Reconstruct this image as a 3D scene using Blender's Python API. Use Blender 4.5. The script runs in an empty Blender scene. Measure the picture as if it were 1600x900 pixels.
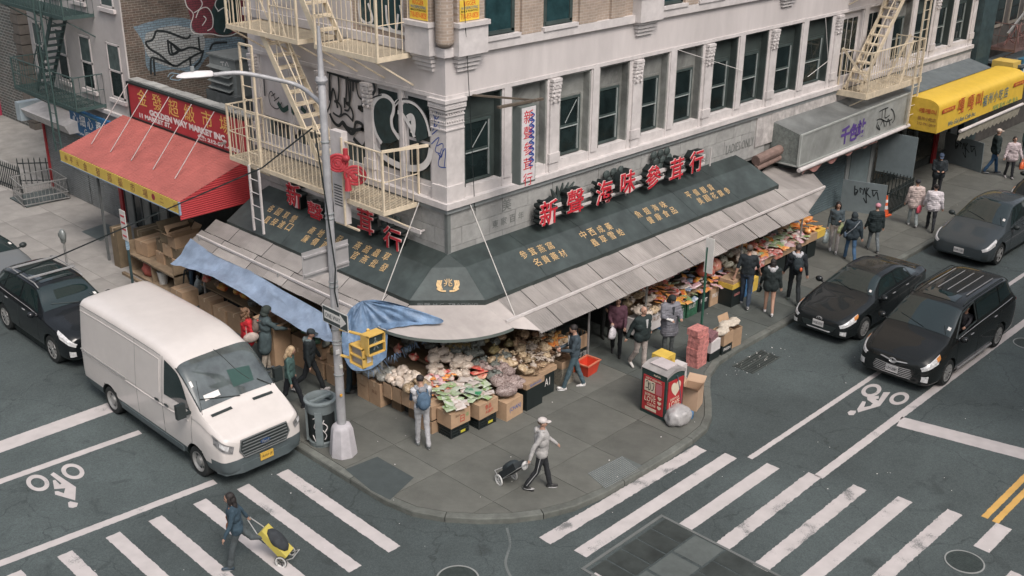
import bpy, bmesh, math, random
import numpy as np
from mathutils import Vector, Matrix, Euler, noise
R = random.Random(7)
PI = math.pi
S = bpy.context.scene
COL = S.collection

# ------------------------------------------------------------ camera, world, sun
YAW, PITCH, ROLL, FPX = math.radians(44.16), math.radians(23.03), math.radians(.523), 1732.0
CAM = Vector((-16.32, -17.95, 12.8))
_f = Vector((math.cos(PITCH)*math.cos(YAW), math.cos(PITCH)*math.sin(YAW), -math.sin(PITCH)))
_r = Vector((math.sin(YAW), -math.cos(YAW), 0)); _u = _r.cross(_f)
_c, _s = math.cos(ROLL), math.sin(ROLL)
AX, AY = _c*_r + _s*_u, -_s*_r + _c*_u
cd = bpy.data.cameras.new('camera'); cam = bpy.data.objects.new('camera', cd); COL.objects.link(cam)
cd.sensor_width = 36; cd.lens = FPX/1600*36; cd.clip_start = .1; cd.clip_end = 2000
cam.matrix_world = Matrix(((AX.x, AY.x, -_f.x, CAM.x), (AX.y, AY.y, -_f.y, CAM.y), (AX.z, AY.z, -_f.z, CAM.z), (0, 0, 0, 1)))
S.camera = cam
W = bpy.data.worlds.new('World'); S.world = W; W.use_nodes = True
nt = W.node_tree; nt.nodes.clear()
sky = nt.nodes.new('ShaderNodeTexSky'); sky.sky_type = 'NISHITA'; sky.sun_disc = False
SUN_EL, SUN_AZ = math.radians(52), math.radians(200)
sky.sun_elevation = SUN_EL; sky.sun_rotation = SUN_AZ; sky.dust_density = 4; sky.air_density = 1.0; sky.altitude = 0
hs = nt.nodes.new('ShaderNodeHueSaturation'); hs.inputs['Saturation'].default_value = .42
bg = nt.nodes.new('ShaderNodeBackground'); bg.inputs['Strength'].default_value = .115
ow = nt.nodes.new('ShaderNodeOutputWorld')
nt.links.new(sky.outputs[0], hs.inputs['Color']); nt.links.new(hs.outputs[0], bg.inputs[0]); nt.links.new(bg.outputs[0], ow.inputs[0])
sl = bpy.data.lights.new('sun', 'SUN'); sl.energy = 1.2; sl.angle = math.radians(20); sl.color = (1, .90, .84)
sun = bpy.data.objects.new('sun', sl); COL.objects.link(sun)
# sky sun_rotation is measured clockwise from +Y
sd = Vector((math.sin(SUN_AZ)*math.cos(SUN_EL), math.cos(SUN_AZ)*math.cos(SUN_EL), math.sin(SUN_EL)))
sun.rotation_euler = (-sd).to_track_quat('-Z', 'Y').to_euler()
S.view_settings.view_transform = 'Standard'; S.view_settings.look = 'None'; S.view_settings.exposure = .72; S.view_settings.gamma = 1

# ------------------------------------------------------------ surveying: sight line of a point of the photo met with a real plane
def ray(px, py): return AX*(px-800) - AY*(py-450) + _f*FPX
def onp(px, py, ax, v):
    d = ray(px, py); t = (v-CAM[ax])/d[ax]; return CAM + d*t
def g(px, py, z=0.): return onp(px, py, 2, z)
def fy(px, py, y=0.): return onp(px, py, 1, y)
def fx(px, py, x=0.): return onp(px, py, 0, x)
SW = .13   # pavement height

# ------------------------------------------------------------ materials
_M = {}
def pm(name, col, rough=.8, metal=0., var=.12, scale=4., bump=0., bscale=60., rnd=0., stain=0., coat=0., spec=.5, trans=0., stretch=None):
    if name in _M: return _M[name]
    m = bpy.data.materials.new(name); m.use_nodes = True; n = m.node_tree; N = n.nodes; L = n.links
    b = N['Principled BSDF']; b.inputs['Roughness'].default_value = rough; b.inputs['Metallic'].default_value = metal
    b.inputs['Coat Weight'].default_value = coat; b.inputs['Specular IOR Level'].default_value = spec
    b.inputs['Transmission Weight'].default_value = trans
    tc = N.new('ShaderNodeTexCoord'); src = tc.outputs['Object']
    if stretch:
        mp = N.new('ShaderNodeMapping'); mp.inputs['Scale'].default_value = stretch; L.new(src, mp.inputs[0]); src = mp.outputs[0]
    nz = N.new('ShaderNodeTexNoise'); nz.inputs['Scale'].default_value = scale; nz.inputs['Detail'].default_value = 6; nz.inputs['Roughness'].default_value = .6
    L.new(src, nz.inputs['Vector'])
    cr = N.new('ShaderNodeMapRange'); cr.inputs[1].default_value = .3; cr.inputs[2].default_value = .7; cr.inputs[3].default_value = 1-var; cr.inputs[4].default_value = 1+var
    L.new(nz.outputs['Fac'], cr.inputs[0]); val = cr.outputs[0]
    if stain:
        n2 = N.new('ShaderNodeTexNoise'); n2.inputs['Scale'].default_value = scale*.22; n2.inputs['Detail'].default_value = 8; n2.inputs['Roughness'].default_value = .7; n2.inputs['Distortion'].default_value = .6
        L.new(src, n2.inputs['Vector'])
        c2 = N.new('ShaderNodeMapRange'); c2.inputs[1].default_value = .38; c2.inputs[2].default_value = .62; c2.inputs[3].default_value = 1-stain; c2.inputs[4].default_value = 1
        L.new(n2.outputs['Fac'], c2.inputs[0]); mu = N.new('ShaderNodeMath'); mu.operation = 'MULTIPLY'; L.new(val, mu.inputs[0]); L.new(c2.outputs[0], mu.inputs[1]); val = mu.outputs[0]
    if rnd:
        oi = N.new('ShaderNodeObjectInfo'); c3 = N.new('ShaderNodeMapRange'); c3.inputs[3].default_value = 1-rnd; c3.inputs[4].default_value = 1+rnd
        L.new(oi.outputs['Random'], c3.inputs[0]); mu = N.new('ShaderNodeMath'); mu.operation = 'MULTIPLY'; L.new(val, mu.inputs[0]); L.new(c3.outputs[0], mu.inputs[1]); val = mu.outputs[0]
    vm = N.new('ShaderNodeVectorMath'); vm.operation = 'SCALE'; vm.inputs[0].default_value = col[:3]; L.new(val, vm.inputs['Scale'])
    L.new(vm.outputs[0], b.inputs['Base Color'])
    if bump:
        n3 = N.new('ShaderNodeTexNoise'); n3.inputs['Scale'].default_value = bscale; n3.inputs['Detail'].default_value = 4; L.new(src, n3.inputs['Vector'])
        bp = N.new('ShaderNodeBump'); bp.inputs['Strength'].default_value = bump; bp.inputs['Distance'].default_value = .02
        L.new(n3.outputs['Fac'], bp.inputs['Height']); L.new(bp.outputs[0], b.inputs['Normal'])
    _M[name] = m; return m
def brickmat(name, c1, c2, mortar, scale=1., bw=.21, bh=.072, ms=.01, plane='yz', var=.25, bump=.5, patch=None):
    m = bpy.data.materials.new(name); m.use_nodes = True; n = m.node_tree; N = n.nodes; L = n.links
    b = N['Principled BSDF']; b.inputs['Roughness'].default_value = .9
    tc = N.new('ShaderNodeTexCoord'); sp = N.new('ShaderNodeSeparateXYZ'); cb = N.new('ShaderNodeCombineXYZ'); L.new(tc.outputs['Object'], sp.inputs[0])
    L.new(sp.outputs['Y' if plane == 'yz' else 'X'], cb.inputs[0]); L.new(sp.outputs['Z'], cb.inputs[1])
    bt = N.new('ShaderNodeTexBrick'); L.new(cb.outputs[0], bt.inputs['Vector'])
    for k, v in (('Color1', c1), ('Color2', c2), ('Mortar', mortar)): bt.inputs[k].default_value = (*v, 1)
    bt.inputs['Scale'].default_value = scale; bt.inputs['Mortar Size'].default_value = ms; bt.inputs['Brick Width'].default_value = bw; bt.inputs['Row Height'].default_value = bh; bt.inputs['Mortar Smooth'].default_value = .3
    nz = N.new('ShaderNodeTexNoise'); nz.inputs['Scale'].default_value = 1.1; nz.inputs['Detail'].default_value = 8; nz.inputs['Roughness'].default_value = .75; L.new(tc.outputs['Object'], nz.inputs['Vector'])
    mr = N.new('ShaderNodeMapRange'); mr.inputs[1].default_value = .3; mr.inputs[2].default_value = .7; mr.inputs[3].default_value = 1-var; mr.inputs[4].default_value = 1+var; L.new(nz.outputs['Fac'], mr.inputs[0])
    vm = N.new('ShaderNodeVectorMath'); vm.operation = 'SCALE'; L.new(bt.outputs['Color'], vm.inputs[0]); L.new(mr.outputs[0], vm.inputs['Scale'])
    out = vm.outputs[0]
    L.new(out, b.inputs['Base Color'])
    bp = N.new('ShaderNodeBump'); bp.inputs['Strength'].default_value = bump; bp.inputs['Distance'].default_value = .01; bp.invert = True
    L.new(bt.outputs['Fac'], bp.inputs['Height']); L.new(bp.outputs[0], b.inputs['Normal'])
    return m
def wornpaint(name, col, under, wear=.5, scale=6):
    m = bpy.data.materials.new(name); m.use_nodes = True; n = m.node_tree; N = n.nodes; L = n.links
    b = N['Principled BSDF']; b.inputs['Roughness'].default_value = .75
    tc = N.new('ShaderNodeTexCoord'); oi = N.new('ShaderNodeObjectInfo'); ad = N.new('ShaderNodeVectorMath'); ad.operation = 'ADD'
    L.new(tc.outputs['Object'], ad.inputs[0]); L.new(oi.outputs['Location'], ad.inputs[1])
    n1 = N.new('ShaderNodeTexNoise'); n1.inputs['Scale'].default_value = scale*6; n1.inputs['Detail'].default_value = 8; n1.inputs['Roughness'].default_value = .8; L.new(ad.outputs[0], n1.inputs['Vector'])
    n2 = N.new('ShaderNodeTexNoise'); n2.inputs['Scale'].default_value = scale*.3; n2.inputs['Detail'].default_value = 3; L.new(ad.outputs[0], n2.inputs['Vector'])
    a = N.new('ShaderNodeMath'); a.operation = 'MULTIPLY_ADD'; a.inputs[1].default_value = 1.5; L.new(n2.outputs['Fac'], a.inputs[0]); L.new(n1.outputs['Fac'], a.inputs[2])
    mr = N.new('ShaderNodeMapRange'); mr.inputs[1].default_value = 1.62-wear*.35; mr.inputs[2].default_value = 1.78-wear*.35; L.new(a.outputs[0], mr.inputs[0])
    mx = N.new('ShaderNodeMix'); mx.data_type = 'RGBA'; mx.inputs['A'].default_value = (*col, 1); mx.inputs['B'].default_value = (*under, 1)
    sc = N.new('ShaderNodeMath'); sc.operation = 'MULTIPLY'; sc.inputs[1].default_value = .85; L.new(mr.outputs[0], sc.inputs[0]); L.new(sc.outputs[0], mx.inputs['Factor'])
    n4 = N.new('ShaderNodeTexNoise'); n4.inputs['Scale'].default_value = 3; n4.inputs['Detail'].default_value = 6; L.new(ad.outputs[0], n4.inputs['Vector'])
    m4 = N.new('ShaderNodeMapRange'); m4.inputs[1].default_value = .3; m4.inputs[2].default_value = .7; m4.inputs[3].default_value = .88; m4.inputs[4].default_value = 1.06; L.new(n4.outputs['Fac'], m4.inputs[0])
    vm = N.new('ShaderNodeVectorMath'); vm.operation = 'SCALE'; L.new(mx.outputs['Result'], vm.inputs[0]); L.new(m4.outputs[0], vm.inputs['Scale'])
    L.new(vm.outputs[0], b.inputs['Base Color']); return m
def flat(name, col, rough=.7, **k): return pm(name, col, rough, var=k.pop('var', .06), **k)

# ------------------------------------------------------------ mesh builder
class MB:
    def __init__(s): s.v = []; s.f = []; s.m = []
    def add(s, vs, fs, m=0):
        o = len(s.v); s.v += [tuple(p) for p in vs]; s.f += [tuple(i+o for i in f) for f in fs]; s.m += [m]*len(fs); return s
    def box(s, a, b, m=0):
        x0, y0, z0 = a; x1, y1, z1 = b
        if x0 > x1: x0, x1 = x1, x0
        if y0 > y1: y0, y1 = y1, y0
        if z0 > z1: z0, z1 = z1, z0
        return s.add([(x0,y0,z0),(x1,y0,z0),(x1,y1,z0),(x0,y1,z0),(x0,y0,z1),(x1,y0,z1),(x1,y1,z1),(x0,y1,z1)],
              [(0,3,2,1),(4,5,6,7),(0,1,5,4),(1,2,6,5),(2,3,7,6),(3,0,4,7)], m)
    def obox(s, c, size, M=None, m=0):
        M = M or Matrix.Identity(3); c = Vector(c); hx, hy, hz = [q/2 for q in size]
        vs = [c + M @ Vector((x*hx, y*hy, z*hz)) for z in (-1, 1) for x, y in ((-1,-1),(1,-1),(1,1),(-1,1))]
        return s.add(vs, [(0,3,2,1),(4,5,6,7),(0,1,5,4),(1,2,6,5),(2,3,7,6),(3,0,4,7)], m)
    def bar(s, p, q, w, h=None, m=0, up=(0,0,1)):
        p, q = Vector(p), Vector(q); d = q-p; L = d.length; h = h or w
        if L < 1e-6: return s
        z = d/L; x = Vector(up).cross(z)
        if x.length < 1e-3: x = Vector((1,0,0)).cross(z)
        x.normalize(); y = z.cross(x); M = Matrix((x, y, z)).transposed()
        return s.obox((p+q)/2, (w, h, L), M, m)
    def tube(s, pts, r, n=8, m=0, caps=True):
        pts = [Vector(p) for p in pts]; rs = r if isinstance(r, (list, tuple)) else [r]*len(pts)
        o = len(s.v); prev = None
        for i, p in enumerate(pts):
            d = (pts[min(i+1, len(pts)-1)]-pts[max(i-1, 0)]).normalized()
            if prev is None:
                a = Vector((0,0,1)) if abs(d.z) < .9 else Vector((1,0,0)); x = a.cross(d).normalized()
            else:
                x = prev - d*prev.dot(d); x = x.normalized() if x.length > 1e-4 else prev
            prev = x; y = d.cross(x)
            for k in range(n):
                t = 2*PI*k/n; s.v.append(tuple(p + (x*math.cos(t)+y*math.sin(t))*rs[i]))
        for i in range(len(pts)-1):
            for k in range(n):
                a = o+i*n+k; b = o+i*n+(k+1)%n; s.f.append((a, b, b+n, a+n)); s.m.append(m)
        if caps:
            s.f.append(tuple(o+k for k in reversed(range(n)))); s.m.append(m)
            e = o+(len(pts)-1)*n; s.f.append(tuple(e+k for k in range(n))); s.m.append(m)
        return s
    def lathe(s, prof, n=20, m=0, c=(0,0,0), axis='z', cap=True):
        o = len(s.v); c = Vector(c)
        for r, h in prof:
            for k in range(n):
                t = 2*PI*k/n; a, b = r*math.cos(t), r*math.sin(t)
                q = (a, b, h) if axis == 'z' else ((a, h, b) if axis == 'y' else (h, a, b))
                s.v.append(tuple(c+Vector(q)))
        for i in range(len(prof)-1):
            for k in range(n):
                a = o+i*n+k; b = o+i*n+(k+1)%n; s.f.append((a, b, b+n, a+n)); s.m.append(m)
        if cap:
            s.f.append(tuple(o+k for k in reversed(range(n)))); s.m.append(m)
            e = o+(len(prof)-1)*n; s.f.append(tuple(e+k for k in range(n))); s.m.append(m)
        return s
    def ell(s, c, r, M=None, nu=14, nv=9, m=0):
        M = M or Matrix.Identity(3); c = Vector(c); o = len(s.v)
        s.v.append(tuple(c+M@Vector((0,0,-r[2]))))
        for j in range(1, nv):
            p = -PI/2+PI*j/nv
            for k in range(nu):
                t = 2*PI*k/nu; s.v.append(tuple(c+M@Vector((r[0]*math.cos(p)*math.cos(t), r[1]*math.cos(p)*math.sin(t), r[2]*math.sin(p)))))
        s.v.append(tuple(c+M@Vector((0,0,r[2])))); top = len(s.v)-1
        for k in range(nu): s.f.append((o, o+1+(k+1)%nu, o+1+k)); s.m.append(m)
        for j in range(nv-2):
            for k in range(nu):
                a = o+1+j*nu+k; b = o+1+j*nu+(k+1)%nu; s.f.append((a, b, b+nu, a+nu)); s.m.append(m)
        e = o+1+(nv-2)*nu
        for k in range(nu): s.f.append((e+k, e+(k+1)%nu, top)); s.m.append(m)
        return s
    def grid(s, P, nu, nv, m=0, closeu=False):
        o = len(s.v); s.v += [tuple(p) for p in P]
        for i in range(nu-1 if not closeu else nu):
            for j in range(nv-1):
                a = o+i*nv+j; b = o+((i+1)%nu)*nv+j; s.f.append((a, b, b+1, a+1)); s.m.append(m)
        return s
    def prism(s, poly, n, m=0):
        "closed planar polygon (3-D points) pushed by vector n"
        poly = [Vector(p) for p in poly]; n = Vector(n); k = len(poly)
        return s.add(poly+[p+n for p in poly], [tuple(reversed(range(k))), tuple(range(k, 2*k))]+[(i, (i+1)%k, (i+1)%k+k, i+k) for i in range(k)], m)
    def xf(s, M):
        s.v = [tuple(M @ Vector(p)) for p in s.v]; return s
    def build(s, name, mats, parent=None, smooth=False, world=False, fix=False):
        me = bpy.data.meshes.new(name); off = Vector((0,0,0))
        if world and parent: off = parent.location
        me.from_pydata([tuple(Vector(p)-off) for p in s.v] if off.length else s.v, [], s.f)
        if not isinstance(mats, (list, tuple)): mats = [mats]
        for x in mats: me.materials.append(x)
        if len(mats) > 1: me.polygons.foreach_set('material_index', s.m)
        if fix:
            b = bmesh.new(); b.from_mesh(me); bmesh.ops.recalc_face_normals(b, faces=b.faces); b.to_mesh(me); b.free()
        if smooth: me.polygons.foreach_set('use_smooth', [True]*len(me.polygons)); me.update(); 
        if smooth == 'auto': me.set_sharp_from_angle(angle=math.radians(38))
        o = bpy.data.objects.new(name, me); COL.objects.link(o)
        if parent: o.parent = parent
        return o
def thing(name, label, cat, loc=(0,0,0), rz=0., group=None):
    o = bpy.data.objects.new(name, None); COL.objects.link(o); o.location = loc; o.rotation_euler = (0,0,rz); o.empty_display_size = .1
    o['label'] = label; o['category'] = cat
    if group: o['group'] = group
    return o
def tag(o, label, cat, group=None):
    o['label'] = label; o['category'] = cat
    if group: o['group'] = group
    return o
def struct(o, label=None):
    o['kind'] = 'structure'
    if label: o['label'] = label
    return o
def stuff(o, label=None, cat=None):
    o['kind'] = 'stuff'
    if label: o['label'] = label
    if cat: o['category'] = cat
    return o
def part(name, me, parent, loc=(0,0,0), rot=(0,0,0), sc=(1,1,1)):
    o = bpy.data.objects.new(name, me); COL.objects.link(o); o.parent = parent; o.location = loc; o.rotation_euler = rot; o.scale = sc; return o
def copy_tree(o, parent=None):
    c = o.copy(); COL.objects.link(c); c.parent = parent
    for ch in o.children: copy_tree(ch, c)
    return c

# ------------------------------------------------------------ lettering, laid flat on its surface
_TC = {}
def textmesh(body, size, ext=0., bold=0., shear=0., spacing=1.):
    k = (body, size, ext, bold, shear, spacing)
    if k in _TC: return _TC[k]
    cu = bpy.data.curves.new('lettering', 'FONT'); cu.body = body; cu.size = size; cu.extrude = ext; cu.offset = bold; cu.shear = shear
    cu.align_x = 'CENTER'; cu.align_y = 'CENTER'; cu.space_character = spacing; cu.resolution_u = 2
    ob = bpy.data.objects.new('tmp', cu); COL.objects.link(ob); dg = bpy.context.evaluated_depsgraph_get()
    me = bpy.data.meshes.new_from_object(ob.evaluated_get(dg)); bpy.data.objects.remove(ob); bpy.data.curves.remove(cu)
    _TC[k] = me; return me
def frame(origin, right, up):
    r = Vector(right).normalized(); u = Vector(up); u = (u-r*u.dot(r)).normalized(); n = r.cross(u)
    M = Matrix((r, u, n)).transposed().to_4x4(); M.translation = Vector(origin); return M
def letter(body, size, M, mat, parent=None, name='lettering', ext=.0015, bold=0., shear=0., fit=None, spacing=1.):
    "M: frame in the parent's own space (x right, y up, z out). fit=(w,h) scales the text to that box"
    src = textmesh(body, size, ext, bold, shear, spacing); me = src.copy(); me.materials.clear(); me.materials.append(mat)
    co = np.empty(len(me.vertices)*3); me.vertices.foreach_get('co', co); co = co.reshape(-1, 3)
    if len(co):
        lo, hi = co.min(0), co.max(0); co[:, :2] -= ((lo+hi)/2)[:2]
        if fit: co[:, 0] *= fit[0]/max(hi[0]-lo[0], 1e-6); co[:, 1] *= fit[1]/max(hi[1]-lo[1], 1e-6)
    A = np.array(M); co = co @ A[:3, :3].T + A[:3, 3]
    me.vertices.foreach_set('co', co.ravel()); me.update()
    o = bpy.data.objects.new(name, me); COL.objects.link(o)
    if parent: o.parent = parent
    return o
def smoothline(pts, k=6):
    P = [Vector(p) for p in pts]; out = []
    for i in range(len(P)-1):
        a, b, c, d = P[max(i-1,0)], P[i], P[i+1], P[min(i+2, len(P)-1)]
        for j in range(k):
            t = j/k; out.append(.5*((2*b)+(c-a)*t+(2*a-5*b+4*c-d)*t*t+(-a+3*b-3*c+d)*t**3))
    out.append(P[-1]); return out
def stroke(mb, pts, w, n, m=0, curve=True, lift=0.):
    "sprayed or painted line: flat ribbon of width w lying in the plane with normal n"
    P = smoothline(pts) if curve and len(pts) > 2 else [Vector(p) for p in pts]; n = Vector(n).normalized(); G = []
    for i, p in enumerate(P):
        d = P[min(i+1, len(P)-1)]-P[max(i-1, 0)]
        if d.length < 1e-6: d = Vector((1,0,0))
        sd_ = n.cross(d).normalized()*w/2; G += [p-sd_+n*lift, p+sd_+n*lift]
    mb.grid(G, len(P), 2, m)
# ------------------------------------------------------------ shared materials
WHITE = pm('white wall paint', (.58,.54,.525), .75, var=.06, scale=1.6, stain=.13, bump=.15, stretch=(1.6,1.6,.45))
TRIM = pm('white trim paint', (.59,.555,.54), .7, var=.09, scale=5, stain=.15)
GREEN = pm('dark green painted board', (.045,.060,.056), .6, var=.3, scale=1.6, stain=.25)
GREYGREEN = pm('faded grey green board', (.20,.205,.19), .8, var=.2, scale=3, stain=.3)
GLASS = pm('dark window glass', (.012,.020,.020), .08, var=.5, scale=2, spec=.5)
STONE = pm('grey stone facing', (.36,.36,.345), .85, var=.12, scale=6, stain=.18, rnd=.1, bump=.2)
CREAM = pm('cream iron paint', (.66,.565,.42), .6, var=.12, scale=8, stain=.15)
DGREEN = pm('dark green iron paint', (.05,.085,.08), .5, var=.2, scale=8)
AWN = pm('slate green canopy metal', (.055,.072,.07), .5, var=.25, scale=3, stain=.35)
RED = pm('red letter face', (.52,.03,.045), .4, var=.06)
BLACK = pm('black metal', (.012,.018,.018), .5, var=.2)
GOLD = pm('gold lettering', (.62,.42,.2), .5, var=.25, scale=20, stain=.2)
CARD = pm('brown cardboard', (.40,.27,.17), .85, var=.1, scale=6, rnd=.18, stain=.12)
CARDIN = pm('cardboard inside', (.26,.17,.105), .9, var=.1)
STEEL = pm('galvanised steel', (.40,.40,.39), .45, metal=.5, var=.15, scale=9, stain=.2)
GREY = pm('grey paint', (.25,.27,.27), .6, var=.12, scale=4, stain=.2)
WPAPER = pm('white paper', (.72,.69,.66), .7, var=.05)
# ============================================================ GROUND
def asphalt():
    m = pm('asphalt', (.075,.094,.094), .88, var=.10, scale=1.1, stain=.16, bump=.6, bscale=110); N = m.node_tree.nodes; L = m.node_tree.links; b = N['Principled BSDF']
    src = b.inputs['Base Color'].links[0].from_socket; tc = N.new('ShaderNodeTexCoord')
    def noise(sc, lo, hi, a, z, det=6, dist=0.):
        n = N.new('ShaderNodeTexNoise'); n.inputs['Scale'].default_value = sc; n.inputs['Detail'].default_value = det; n.inputs['Distortion'].default_value = dist; L.new(tc.outputs['Object'], n.inputs['Vector'])
        r = N.new('ShaderNodeMapRange'); r.inputs[1].default_value = lo; r.inputs[2].default_value = hi; r.inputs[3].default_value = a; r.inputs[4].default_value = z; L.new(n.outputs['Fac'], r.inputs[0]); return r.outputs[0]
    v = N.new('ShaderNodeTexVoronoi'); v.inputs['Scale'].default_value = 55; L.new(tc.outputs['Object'], v.inputs['Vector']); sx = N.new('ShaderNodeSeparateXYZ'); L.new(v.outputs['Color'], sx.inputs[0])
    r = N.new('ShaderNodeMapRange'); r.inputs[1].default_value = 0; r.inputs[2].default_value = 1; r.inputs[3].default_value = .80; r.inputs[4].default_value = 1.2; L.new(sx.outputs[0], r.inputs[0])
    # cracks: edges of large warped cells, only in some areas
    w = N.new('ShaderNodeTexNoise'); w.inputs['Scale'].default_value = 1.6; w.inputs['Detail'].default_value = 5; L.new(tc.outputs['Object'], w.inputs['Vector'])
    ad = N.new('ShaderNodeVectorMath'); ad.operation = 'MULTIPLY_ADD'; ad.inputs[1].default_value = (.9,.9,0); L.new(w.outputs['Color'], ad.inputs[0]); L.new(tc.outputs['Object'], ad.inputs[2])
    c = N.new('ShaderNodeTexVoronoi'); c.feature = 'DISTANCE_TO_EDGE'; c.inputs['Scale'].default_value = .33; L.new(ad.outputs[0], c.inputs['Vector'])
    cr = N.new('ShaderNodeMapRange'); cr.inputs[1].default_value = .0; cr.inputs[2].default_value = .006; cr.inputs[3].default_value = .62; cr.inputs[4].default_value = 1; L.new(c.outputs['Distance'], cr.inputs[0])
    outs = [r.outputs[0], cr.outputs[0], noise(.22,.4,.6,.86,1.12,3,.6), noise(1.7,.60,.72,1,.72,8,1.0), noise(14,.3,.7,.92,1.08)]
    for o in outs:
        vm = N.new('ShaderNodeVectorMath'); vm.operation = 'SCALE'; L.new(src, vm.inputs[0]); L.new(o, vm.inputs['Scale']); src = vm.outputs[0]
    L.new(src, b.inputs['Base Color']); return m
ASPH = asphalt()
m_ = MB(); NG = 40
m_.add([(-300,-300,0),(300,-300,0),(300,300,0),(-300,300,0)], [(0,1,2,3)]); road = struct(m_.build('road', ASPH), 'dark worn asphalt of the two crossing streets')
PAINT = wornpaint('white road paint', (.50,.465,.455), (.12,.13,.13), .4)
PAINTW = wornpaint('worn white road paint', (.49,.455,.445), (.10,.11,.11), .82)
YEL = wornpaint('yellow road paint', (.60,.36,.10), (.1,.1,.09), .15)
def sheet(poly, mat, name, parent, z=.004, label=None, jag=0.):
    "painted mark: thin sheet; long edges broken up a little"
    P = []; n = len(poly)
    for i in range(n):
        a, b = Vector((*poly[i][:2], 0)), Vector((*poly[(i+1)%n][:2], 0)); d = b-a; k = max(1, int(d.length/.05)) if jag else 1
        nn = Vector((-d.y, d.x, 0)).normalized() if d.length > 0 else Vector()
        for j in range(k):
            P.append(a+d*j/k + (nn*R.uniform(-jag, jag) if j else Vector()))
    c = sum(P, Vector())/len(P); me = bpy.data.meshes.new(name)
    b = bmesh.new(); vs = [b.verts.new((p.x-c.x, p.y-c.y, 0)) for p in P]; f = b.faces.new(vs); b.normal_update()
    if f.normal.z < 0: bmesh.ops.reverse_faces(b, faces=b.faces)
    b.to_mesh(me); b.free(); me.materials.append(mat)
    o = bpy.data.objects.new(name, me); COL.objects.link(o); o.location = (c.x, c.y, z)
    if parent: o.parent = parent
    if label: o['label'] = label
    return o
def mark(name, parent, x0, y0, x1, y1, w, mat=PAINT, jag=.006, label=None, z=.004):
    a, b = Vector((x0,y0)), Vector((x1,y1)); d = (b-a).normalized(); n = Vector((-d.y, d.x))*w/2
    return sheet([a+n, b+n, b-n, a-n], mat, name, parent, z=z, jag=jag, label=label)
# crossing over the right hand street
cwr = struct(bpy.data.objects.new('crosswalk', None), 'white ladder crosswalk over the right hand street'); COL.objects.link(cwr)
for i, (xa, ya, xb, yb, mt) in enumerate([(-3.15,-6.1,1.8,-6.22,1),(-2.98,-6.85,2.0,-6.87,0),(-.87,-7.74,2.3,-7.75,0),(-.87,-8.62,2.62,-8.57,1),(-1.1,-9.5,2.86,-9.48,1),(-1.3,-10.3,3.12,-10.36,0),(-1.4,-11.2,3.4,-11.28,1),(2.55,-12.18,3.62,-12.18,0),(-1.2,-12.9,2.3,-13.0,1),(-1.2,-13.8,3.4,-13.8,1)]):
    mark('crosswalk_stripe', cwr, xa, ya, xb, yb, .31, PAINTW if mt else PAINT, jag=.011 if mt else .005)
mark('crosswalk_stripe', cwr, -3.6, -7.55, -2.95, -7.5, .2, PAINT)
# crossing over the left hand street
cwl = struct(bpy.data.objects.new('crosswalk', None), 'white ladder crosswalk over the left hand street'); COL.objects.link(cwl)
for x, y0, y1 in [(-5.3,-.52,-4.27),(-6.2,-.41,-4.22),(-7.12,-.26,-4.2),(-8.05,-.16,-4.1),(-8.9,-.08,-4.0),(-9.82,0,-3.9),(-10.75,.1,-3.8),(-11.7,.2,-3.7)]:
    mark('crosswalk_stripe', cwl, x, y0, x-.06, y1, .29, PAINT, jag=.008)
lm = struct(bpy.data.objects.new('road_markings', None), 'painted lane lines and cycle symbols'); COL.objects.link(lm)
mark('bike_lane_line', lm, 2.2, -7.22, 7.75, -7.25, .13); mark('bike_lane_line', lm, 7.75, -7.25, 60, -7.25, .13)
mark('lane_line', lm, 2.6, -8.66, 60, -8.66, .2)
mark('stop_line', lm, 6.03, -8.77, 6.85, -12.3, .5)
mark('centre_line', lm, 3.63, -11.78, 40, -11.62, .13, YEL); mark('centre_line', lm, 3.62, -12.0, 40, -11.88, .13, YEL)
for x in (20.5, 26, 32): mark('lane_line', lm, x, -7.25, x+3, -7.25, .14, z=.008)
mark('stop_line', lm, -12.5, 4.72, -6.4, 4.62, .5); mark('bike_box_line', lm, -13, 3.5, -6.6, 3.1, .2); mark('bike_box_line', lm, -14, .85, -6.5, .15, .2)
def g2(*a): p = g(*a); return Vector((p.x, p.y))
def tl(l, ox, oy): return [(ox+a/4, oy+b/4) for a, b in l]
def ring_mark(cx, cy, rx, ry, tilt, w):
    n = 32; G = []
    for k in range(n):
        t = 2*PI*k/n
        for f in (1, w):
            a, b_ = rx*f*math.cos(t), ry*f*math.sin(t); p = g(cx+a*math.cos(tilt)-b_*math.sin(tilt), cy+a*math.sin(tilt)+b_*math.cos(tilt), .004); G.append(tuple(p))
    m_ = MB(); m_.grid(G, n, 2, closeu=True); o = m_.build('wheel_mark', PAINT, lm)
    if o.data.polygons[0].normal.z < 0: o.data.flip_normals()
ring_mark(1361.5,610,16,9.6,-.25,.58); ring_mark(1405,622.5,15.8,9.4,-.25,.58)
sheet([g2(*p) for p in tl([(722,652),(765,652),(700,738),(563,778),(557,758),(590,708),(612,712),(600,745),(640,738),(655,722),(622,700),(618,682),(692,674),(692,692),(672,696),(690,706)], 1200, 450)], PAINT, 'rider_mark', lm)
sheet([g2(*p) for p in tl([(497,778),(515,766),(550,768),(548,780),(535,795),(505,795)], 1200, 450)], PAINT, 'rider_mark', lm)
ring_mark(59,754.5,18.3,12.6,.2,.6); ring_mark(113.8,736.5,18.3,11.8,.2,.6)
sheet([g2(*p) for p in tl([(315,267),(335,252),(475,345),(470,428),(345,392),(342,372),(362,370),(400,384),(408,352),(340,358),(330,304),(345,300),(375,330),(385,322)], 0, 675)], PAINT, 'rider_mark', lm)
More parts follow.
